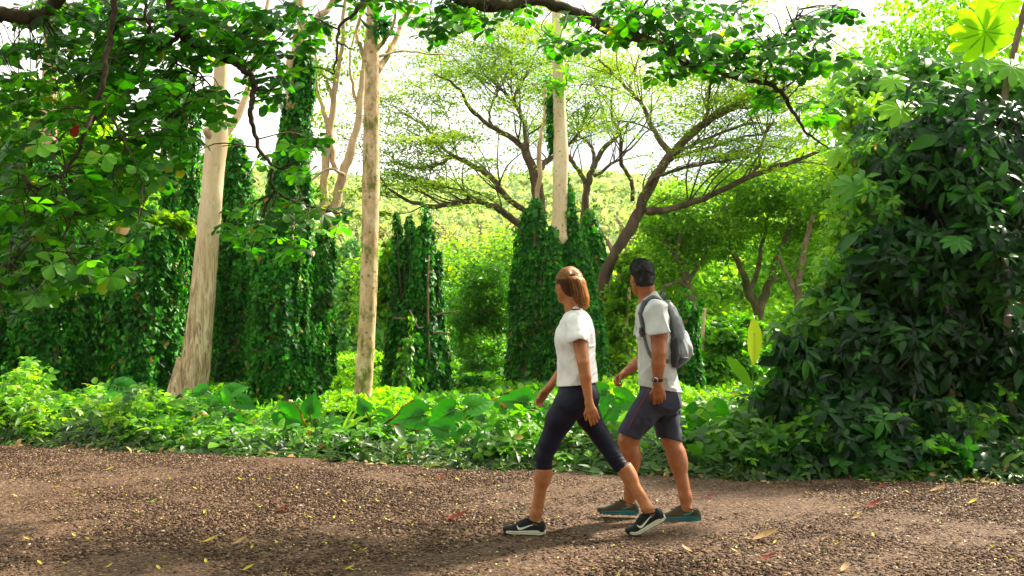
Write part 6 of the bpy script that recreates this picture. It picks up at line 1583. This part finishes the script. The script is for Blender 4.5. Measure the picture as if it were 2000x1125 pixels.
S.D = np.where(front, np.maximum(S.D, c1[2] - az_ + 0 * ay_), np.maximum(S.D, (ax_ - c2[0]) * n2[0] + (az_ - c2[2]) * n2[2] + 0 * ay_)).astype(np.float32)
kz1 = Wp(0, 895)[2]
S.warp(lambda x, y, z: .0008 * np.sin(z * 290 + 3 * np.sin(x * 25 + z * 12)) * np.exp(-((z - kz1) / .055) ** 2) + nz(21, 30, .0012)(x, y, z))
link('leggings', S.mesh('leggings'), M_NAVY, woman)
SB.tuck(S, lambda x, y, z: (z < Wp(0, 748)[2]) & np.where(x < Wp(1115, 0)[0], z > c1[2] + .008, (x - c2[0]) * n2[0] + (z - c2[2]) * n2[2] < -.008) & ~((z > Wp(0, 856)[2]) & (y < YW - .165)) & ~((x < Wp(1088, 0)[0]) & (z > Wp(0, 800)[2])))
finish_body(body, SB, M_SKIN_W, woman)
# shoes
shoe(woman, Wp(1063.5, 1043.5, .0) * np.array((1, 1, 0)) + np.array((0, -.015, .002)), Wp(986, 1043, .05) * np.array((1, 1, 0)) + np.array((0, 0, .002)), np.array((0, 0, 1.0)), .262, M_BLACK, M_SOLEW, M_LOGO, M_BLACK, -1)
hl_ = P(1300, 1014.5, YW - .075); t_ = P(1238, 1053, YW - .045)
t_[2] = 0.004
dv = t_ - hl_
shoe(woman, hl_, hl_ + unit(dv) * .262, np.array((-.55, 0, .83)), .262, M_BLACK, M_SOLEW, M_LOGO, M_BLACK, -1, bend=.42)

# =================================================================== the man
YM = 6.75
def Mp(px, py, dy=0.0): return P(px, py, YM + dy)
man = empty('person', (P(1270, 1013, YM)[0], YM, 0), 'dark-haired man in a light grey t-shirt and charcoal shorts, wearing a grey backpack', 'person', 'walkers on the gravel road')
S = SDF((P(1185, 0, 6.5)[0], 6.38, 0.0), (P(1385, 0, 7.0)[0], 7.10, 1.84), .004)
hm = Mp(1254, 544, .0)
S.add(cap(Mp(1268, 602, 0), hm + np.array((.028, -.018, -.06)), .060, .056), .02)
hfm = unit(np.array((-.30, .95, .0)))
q_m = head(S, hm, hfm, np.array((-.08, 0, 1.0)), 1.0, True)
S.add(stack(YM, [(596, 1252, 1290, 0, .16), (620, 1247, 1302, 0, .185), (660, 1249, 1304, 0, .165), (700, 1253, 1308, 0, .145), (760, 1254, 1322, 0, .15), (790, 1258, 1320, 0, .15)]), .03)
S.add(cap(Mp(1258, 594, 0), Mp(1284, 612, -.15), .04, .05), .03)
sh, el, wr = Mp(1285, 614, -.195), Mp(1287, 690, -.245), Mp(1284, 748, -.235)
S.add(cap(sh, el, .058, .0475), .02)
S.add(ell(Mp(1289, 655, -.222), (.053, .050, .07)), .01)
S.add(cap(el, el + (wr - el) * .35, .0475, .046), .007); S.add(cap(el + (wr - el) * .35, wr, .045, .029), .007)
hand(S, wr + np.array((.004, 0, -.012)), Mp(1290, 792, -.225) - wr, np.array((-.10, -1, .05)), np.array((-1, 0, 0)), 74, .20, .004)
sh, el, wr = Mp(1262, 614, .19), Mp(1258, 700, .25), Mp(1223, 727, .22)
S.add(cap(sh, el, .055, .046), .02); S.add(cap(el, el + (wr - el) * .35, .046, .043), .007); S.add(cap(el + (wr - el) * .35, wr, .043, .028), .007)
hand(S, wr, Mp(1203, 743, .20) - wr, np.array((-.6, .55, .6)), np.array((-.4, -.5, .4)), 70, .19, .004)
KN, AN = Mp(1227, 860, -.05), Mp(1230.5, 966, .02)
S.add(cap(Mp(1272, 790, -.08), KN, .09, .062), .03)
S.add(ell(KN + np.array((-.022, -.005, .0)), (.035, .045, .045)), .03)
calf(S, KN, AN, .062, .0635, .036, back)
S.add(cap(AN, Mp(1228, 985, .02), .038, .034), .02); S.add(cap(Mp(1232, 993, .02), Mp(1196, 1000, .03), .030, .022), .02)
KR, AR = Mp(1311, 862, .06), Mp(1338.5, 970, -.02)
S.add(cap(Mp(1300, 790, .08), KR, .088, .060), .03)
calf(S, KR, AR, .0585, .0605, .038, back)
S.add(cap(AR, Mp(1340, 990, -.03), .040, .036), .02); S.add(cap(Mp(1345, 998, -.03), Mp(1306, 1004, -.02), .030, .022), .02)
SB = S; body = link('body', bpy.data.meshes.new('body'), M_SKIN_M, man)
for s_ in (-1, 1):
    mb = MB(); c_ = q_m(s_ * .031, .0792, .012); a_ = np.linspace(-.0125, .0125, 9)
    tube(mb, np.array([c_ + np.cross(hfm, (0, 0, 1)) * t for t in a_]), np.sqrt(np.maximum(.0125 ** 2 - a_ ** 2, 1e-7)) * .62, 10)
    link('eye', mb.mesh('eye', True), M_EYE, body)
up_m = unit(np.array((-.10, 0, 1.0))); f_m = unit(hfm - up_m * np.dot(hfm, up_m)); r_m = np.cross(f_m, up_m)
H = SDF(hm - .2, hm + .2, .003)
H.add(ell(q_m(0, -.012, .046), np.array((.078, .098, .086)), (r_m, f_m, up_m)), .01)
H.add(ell(q_m(0, .03, .085), np.array((.058, .070, .045)), (r_m, f_m, up_m)), .03)
H.add(ell(q_m(0, -.040, -.012), np.array((.067, .066, .075)), (r_m, f_m, up_m)), .02)
H.cut(q_m(0, .062, .07), f_m - up_m * .35)
H.cut(q_m(0, .012, .0), f_m * .93 - up_m * .36)
H.cut(q_m(0, -.05, -.052), -up_m + f_m * .25)
H.warp(nz(31, 90, .0016))
hairo = link('hair', H.mesh('hair_cap'), M_BLKHAIR, body)
mb = MB(); g = np.random.default_rng(8)
for i in range(2600):
    th, ph = g.uniform(0, 2 * math.pi), math.acos(g.uniform(-.35, 1))
    dirv = r_m * math.cos(th) * math.sin(ph) + up_m * math.cos(ph) + f_m * math.sin(th) * math.sin(ph)
    st = H.snap((q_m(0, -.012, .04) + dirv * .09)[None], 0)[0]
    gr = H.grad(st[None])[0]
    ln = .022 if ph < .8 else (.012 if ph < 1.2 else .005)
    d = f_m * .75 - r_m * .65 + up_m * (.0 if ph < .8 else -.8); d = unit(d - gr * np.dot(d, gr) + gr * .10)
    tube(mb, np.array([st - gr * .002, st + d * ln * .5 + gr * .0012, st + d * ln + gr * .0004]), [.0009, .0009, .0003], 3, r=float(g.uniform(0, 1)))
link('hair_strands', mb.mesh('hair_strands'), M_BLKHAIR, hairo)
# t-shirt
S = SDF((P(1215, 0, 6.5)[0], 6.38, .82), (P(1350, 0, 7.0)[0], 7.12, 1.58), .004)
S.add(stack(YM, [(571, 1266, 1282, 0, .06), (580, 1256, 1288, 0, .085), (590, 1250, 1295, 0, .145), (601, 1245, 1301, 0, .185), (620, 1242, 1307, 0, .20), (650, 1243, 1309, 0, .19), (690, 1247, 1312, 0, .175), (725, 1248.5, 1319, 0, .172), (755, 1247, 1326, 0, .176), (775, 1245, 1331, 0, .18)]), .01)
S.add(cap(Mp(1280, 606, -.178), Mp(1286, 652, -.245), .066, .064), .03)
S.add(cap(Mp(1262, 606, .165), Mp(1258, 652, .245), .066, .062), .03)
S.add(ell(Mp(1264, 570, .01), (.062, .064, .036)), .008, sub=True)
wr1, wr2, wr3 = nz(41, 14, .0085, (1, 1, .8)), nz(42, 34, .0042, (1.1, 1, .8)), nz(43, 21, .0060, (1.2, .7, .9))
rg1, rg2 = ridge(81, 13, .010, (1.1, .8, .9)), ridge(83, 24, .006, (.8, .8, 1.3))
S.warp(lambda x, y, z: .5 * (wr1(x, y, z) + wr2(x, y, z) + wr3(x, y, z)) + rg1(x, y, z) + rg2(x, y, z))
cx_ = Mp(1315, 0)[0]
S.warp(lambda x, y, z: .0022 * np.sin(y * 110 + 2 * np.sin(z * 14)) * np.clip((x - cx_ + .06) / .05, 0, 1) * np.clip((1.03 - z) / .05, 0, 1))
z_l, z_r = Mp(1247, 752)[2], Mp(1330, 766)[2]
S.cut(Mp(1288, 759), np.array(((z_l - z_r) / .288, 0, -1.0)) * np.array((-1, 1, 1)))
ax_, ay_, az_ = S.ax[0][:, None, None], S.ax[1][None, :, None], S.ax[2][None, None, :]
zc = Mp(1286, 650)[2] + (ax_ - Mp(1286, 0)[0]) * .16
S.D = np.where((az_ < zc) & (np.abs(ay_ - YM) > .205), np.maximum(S.D, (zc - az_)), S.D).astype(np.float32)
shirt = link('shirt', S.mesh('shirt'), M_GREY, man)
SHIRT = S
zh_, zt_ = Mp(0, 752)[2], Mp(0, 592)[2]
SB.tuck(S, lambda x, y, z: (z > zh_) & (z < zt_) & ((z > Mp(1286, 650)[2] + (x - Mp(1286, 0)[0]) * .16 + .01) | (np.abs(y - YM) < .185)) & ~((x < Mp(1240, 0)[0])))
for s_ in (-1,):
    pass
# shorts
S = SDF((P(1185, 0, 6.5)[0], 6.42, .52), (P(1350, 0, 7.0)[0], 7.08, 1.0), .004)
S.add(stack(YM, [(744, 1251, 1324, 0, .155), (765, 1249, 1327, 0, .17), (785, 1250, 1327, 0, .165), (805, 1255, 1318, 0, .13)]), .02)
S.add(ell(Mp(1303, 786, -.08), (.088, .08, .085)), .04); S.add(ell(Mp(1303, 784, .08), (.088, .08, .085)), .04)
S.add(cap(Mp(1272, 785, -.075), Mp(1250, 820, -.07), .105, .089), .03); S.add(cap(Mp(1250, 820, -.07), Mp(1219, 862, -.05), .089, .078), .02)
S.add(cap(Mp(1298, 790, .08), Mp(1302, 822, .075), .095, .084), .03); S.add(cap(Mp(1302, 822, .075), Mp(1310, 870, .055), .084, .073), .02)
ax_, ay_, az_ = S.ax[0][:, None, None], S.ax[1][None, :, None], S.ax[2][None, None, :]
nf = unit(np.array((-.34, 0, -.94))); cf = Mp(1223, 848); cr = Mp(1308, 857)
isf_ = lambda x, y: (x < Mp(1262, 0)[0]) | (y < YM - .02)
isf = (ax_ < Mp(1262, 0)[0] + 0 * ay_ + 0 * az_) | (ay_ < YM - .02)
df = (ax_ - cf[0]) * nf[0] + (az_ - cf[2]) * nf[2]; dr = cr[2] - az_ + (ax_ - cr[0]) * -.15
S.D = np.where(isf, np.maximum(S.D, df + 0 * ay_), np.maximum(S.D, dr + 0 * ay_)).astype(np.float32)
w4, w5 = nz(51, 18, .005, (1, .8, .8)), nz(52, 45, .0018)
rg1 = ridge(91, 17, .007, (.9, .8, 1.1))
S.warp(lambda x, y, z: w4(x, y, z) + w5(x, y, z) + rg1(x, y, z))
shorts = link('shorts', S.mesh('shorts'), M_SHORTS, man)
SB.tuck(S, lambda x, y, z: (z < Mp(0, 756)[2]) & np.where(isf_(x, y), (x - cf[0]) * nf[0] + (z - cf[2]) * nf[2] < -.008, cr[2] - z + (x - cr[0]) * -.15 < -.008) & (y > YM - .178) & ~((x < Mp(1235, 0)[0]) & (z > Mp(0, 790)[2])))
finish_body(body, SB, M_SKIN_M, man)
pth = S.shoot(*catmull([(1267, 762), (1256, 782), (1243, 806), (1231, 829), (1226.5, 839)], 6).T)
rb = ribbon(S, pth, .0036, .0012, None); link('piping', rb.mesh('piping'), M_RED, shorts)
# wristwatch
wc = Mp(1284, 742, -.235); dz = unit(Mp(1284, 790, -.23) - Mp(1287, 690, -.245)); mb = MB()
a = np.linspace(0, 2 * math.pi, 36); e1 = unit(np.cross(dz, (0, 1, 0))); e2 = np.cross(dz, e1)
e1 = e1 if e1[0] < 0 else -e1
ring = wc + .033 * (np.cos(a)[:, None] * e1 + np.sin(a)[:, None] * e2)
R1 = np.stack([ring - dz * .010, ring + dz * .010], 1); ring2 = wc + .0365 * (np.cos(a)[:, None] * e1 + np.sin(a)[:, None] * e2)
V = np.concatenate([ring - dz * .010, ring2 - dz * .0085, ring2 + dz * .0085, ring + dz * .010]); n = 36
F = [(k * n + i, k * n + (i + 1) % n, ((k + 1) % 4) * n + (i + 1) % n, ((k + 1) % 4) * n + i) for k in range(4) for i in range(n - 1)]
mb.add(V, F)
watch = mb.obj('wristwatch', M_BLACK, man)
wdir = unit(e1 * .45 + np.array((0, -1, 0)) * .9); mb = MB()
tube(mb, np.array([wc + wdir * .034, wc + wdir * .044]), .0175, 24); link('case', mb.mesh('case'), M_STEEL, watch)
mb = MB(); tube(mb, np.array([wc + wdir * .0435, wc + wdir * .0455]), .0145, 24); link('dial', mb.mesh('dial'), M_DIAL, watch)
# shoes
hl_ = Mp(1246.5, 1007.5, .01); t_ = Mp(1170, 1005, .045)
hl_[2] = .030; t_[2] = .036
shoe(man, hl_, hl_ + unit(t_ - hl_) * .275, np.array((0, 0, 1.0)), .275, M_OLIVE, M_TEAL, M_TEALP, M_OLIVE, -1, tick='half')
hl_ = Mp(1368, 0, -.045); t_ = Mp(1285, 0, .0); hl_[2] = .002; t_[2] = .002
shoe(man, hl_, hl_ + unit(t_ - hl_) * .285, np.array((0, 0, 1.0)), .285, M_OLIVE, M_TEAL, M_TEALP, M_OLIVE, -1, tick='half')

# ---- backpack
pack = empty('backpack', tuple(Mp(1322, 716, -.02)), 'grey nylon backpack worn by the man in the grey t-shirt', 'backpack')
B = SDF((P(1270, 0, 6.4)[0], 6.50, .98), (P(1362, 0, 7.0)[0], 7.02, 1.56), .004)
B.add(stack(YM - .01, [(590, 1297, 1306, 0, .06), (600, 1296, 1316, 0, .10), (620, 1299, 1327, 0, .13), (650, 1302, 1338, 0, .145), (690, 1304, 1343, 0, .15), (706, 1303, 1338, 0, .14), (716, 1306, 1326, 0, .11)]), .01)
B.add(ell(Mp(1325, 683, -.01), (.088, .135, .10)), .03)
w4, w5 = nz(61, 22, .006, (1, 1, .5)), nz(62, 60, .002)
B.warp(lambda x, y, z: w4(x, y, z) + w5(x, y, z))
bo = link('bag_body', B.mesh('bag_body'), M_PACK, pack)
T = SDF((P(1270, 0, 6.4)[0], 6.50, .98), (P(1362, 0, 7.0)[0], 7.02, 1.56), .004)
T.add(stack(YM - .01, [(660, 1301, 1325, -.05, .115), (690, 1301, 1327, -.05, .125), (708, 1301, 1325, -.05, .115), (716, 1305, 1320, -.04, .09)]), .01)
w6 = nz(63, 30, .0035, (1.5, 1, .35)); T.warp(lambda x, y, z: w6(x, y, z))
link('side_pocket', T.mesh('side_pocket'), M_PACKD, bo)
T = SDF((P(1290, 0, 6.4)[0], 6.50, .98), (P(1370, 0, 7.2)[0], 7.02, 1.46), .004)
T.add(ell(Mp(1334, 682, 0), (.062, .115, .085)), .02); T.add(ell(Mp(1332, 660, 0), (.045, .09, .06)), .03)
w6 = nz(64, 28, .004); T.warp(lambda x, y, z: w6(x, y, z))
fp = link('front_pocket', T.mesh('front_pocket'), M_PACKL, bo)
# bottom panel
T = SDF((P(1280, 0, 6.4)[0], 6.50, .95), (P(1370, 0, 7.2)[0], 7.02, 1.2), .004)
T.add(stack(YM - .01, [(697, 1304, 1346, 0, .153), (708, 1304, 1338, 0, .148), (718, 1308, 1325, 0, .11)]), .01); w6 = nz(65, 30, .003); T.warp(lambda x, y, z: w6(x, y, z))
link('base_panel', T.mesh('base_panel'), M_PACKD, bo)
for pp, w_, mt in (([(1298, 606), (1305, 640), (1304, 680), (1306, 705)], .020, M_PACKD), ([(1306, 612), (1318, 650), (1322, 690)], .007, M_STRAP)):
    pth = B.shoot(*catmull(pp, 6).T); link('trim_strap', ribbon(B, pth, w_, .003, None).mesh('trim_strap'), mt, bo)
cord = MB(); pth = T.shoot([1302], [702]) if False else None
for pp in ([(1302, 664), (1310, 668), (1320, 674), (1330, 668), (1336, 656)], [(1322, 676), (1327, 688), (1330, 700)]):
    p_ = B.snap(B.shoot(*catmull(pp, 5).T), .004); tube(cord, p_, .0022, 5)
link('drawcord', cord.mesh('drawcord', True), M_STRAP, bo)
cm = MB(); c_ = B.snap(B.shoot([1313], [664.5]), .006)[0]; box(cm, c_, np.eye(3), (.012, .003, .003))
m, nt, out = new_mat('lime_plastic'); bsdf(nt, out, (.45, .8, .05), .4)
link('cord_toggle', cm.mesh('cord_toggle'), m, bo)
hb = MB(); box(hb, Mp(1295.5, 577, .0), (unit((.45, 0, 1)), (0, 1, 0), unit((1, 0, -.45))), (.020, .012, .011)); tube(hb, np.array([Mp(1292, 596, 0), Mp(1294, 584, 0)]), .005, 8)
link('drinking_valve', hb.mesh('drinking_valve'), M_STRAP, bo)
for dy in (-.115, .125):                                          # shoulder straps: over the shoulder, down the chest and back under the arm
    near = dy < 0
    pth = [Mp(1301, 612, dy * .8), Mp(1292, 592, dy), Mp(1281, 577, dy), Mp(1268, 580, dy), Mp(1256, 594, dy * 1.1), Mp(1247, 615, dy * 1.2), Mp(1247, 640, dy * 1.35), Mp(1251, 665, dy * 1.5), Mp(1255, 688, dy * 1.55), Mp(1275, 702, dy * 1.7), Mp(1306, 706, dy * 1.3)]
    pth = catmull(pth, 8); N = len(pth); t = np.linspace(0, 1, N)
    r1_ = ribbon(SHIRT, pth[:int(N * .68)], .046, .007, None)
    s_ = link('shoulder_strap', r1_.mesh('shoulder_strap'), M_PACKD if near else M_PACK, pack)
    r2_ = ribbon(SHIRT, pth[int(N * .64):], .028, .002, None); link('webbing', r2_.mesh('webbing'), M_STRAP, s_)
    bk = MB(); c_ = SHIRT.snap(pth[int(N * .60)][None], .010)[0]; gg = SHIRT.grad(c_[None])[0]; box(bk, c_, (unit(np.cross(gg, (0, 0, 1))), gg, (0, 0, 1)), (.024, .004, .012))
    link('buckle', bk.mesh('buckle'), M_TREAD, s_)

# ------------------------------------------------------------------ thin haze in the air
m = bpy.data.materials.new('air'); m.use_nodes = True; nt = m.node_tree; nt.nodes.clear(); out = nt.nodes.new("ShaderNodeOutputMaterial")
v = nt.nodes.new("ShaderNodeVolumePrincipled"); v.inputs['Color'].default_value = (.95, 1.0, .88, 1); v.inputs['Density'].default_value = .00014; v.inputs['Anisotropy'].default_value = .35
nt.links.new(v.outputs[0], out.inputs['Volume'])
mb = MB(); box(mb, (0, 88, 18), np.eye(3), (172, 150, 23)); tag(mb.obj('haze', m), kind='stuff')
SC.cycles.volume_bounces = 0
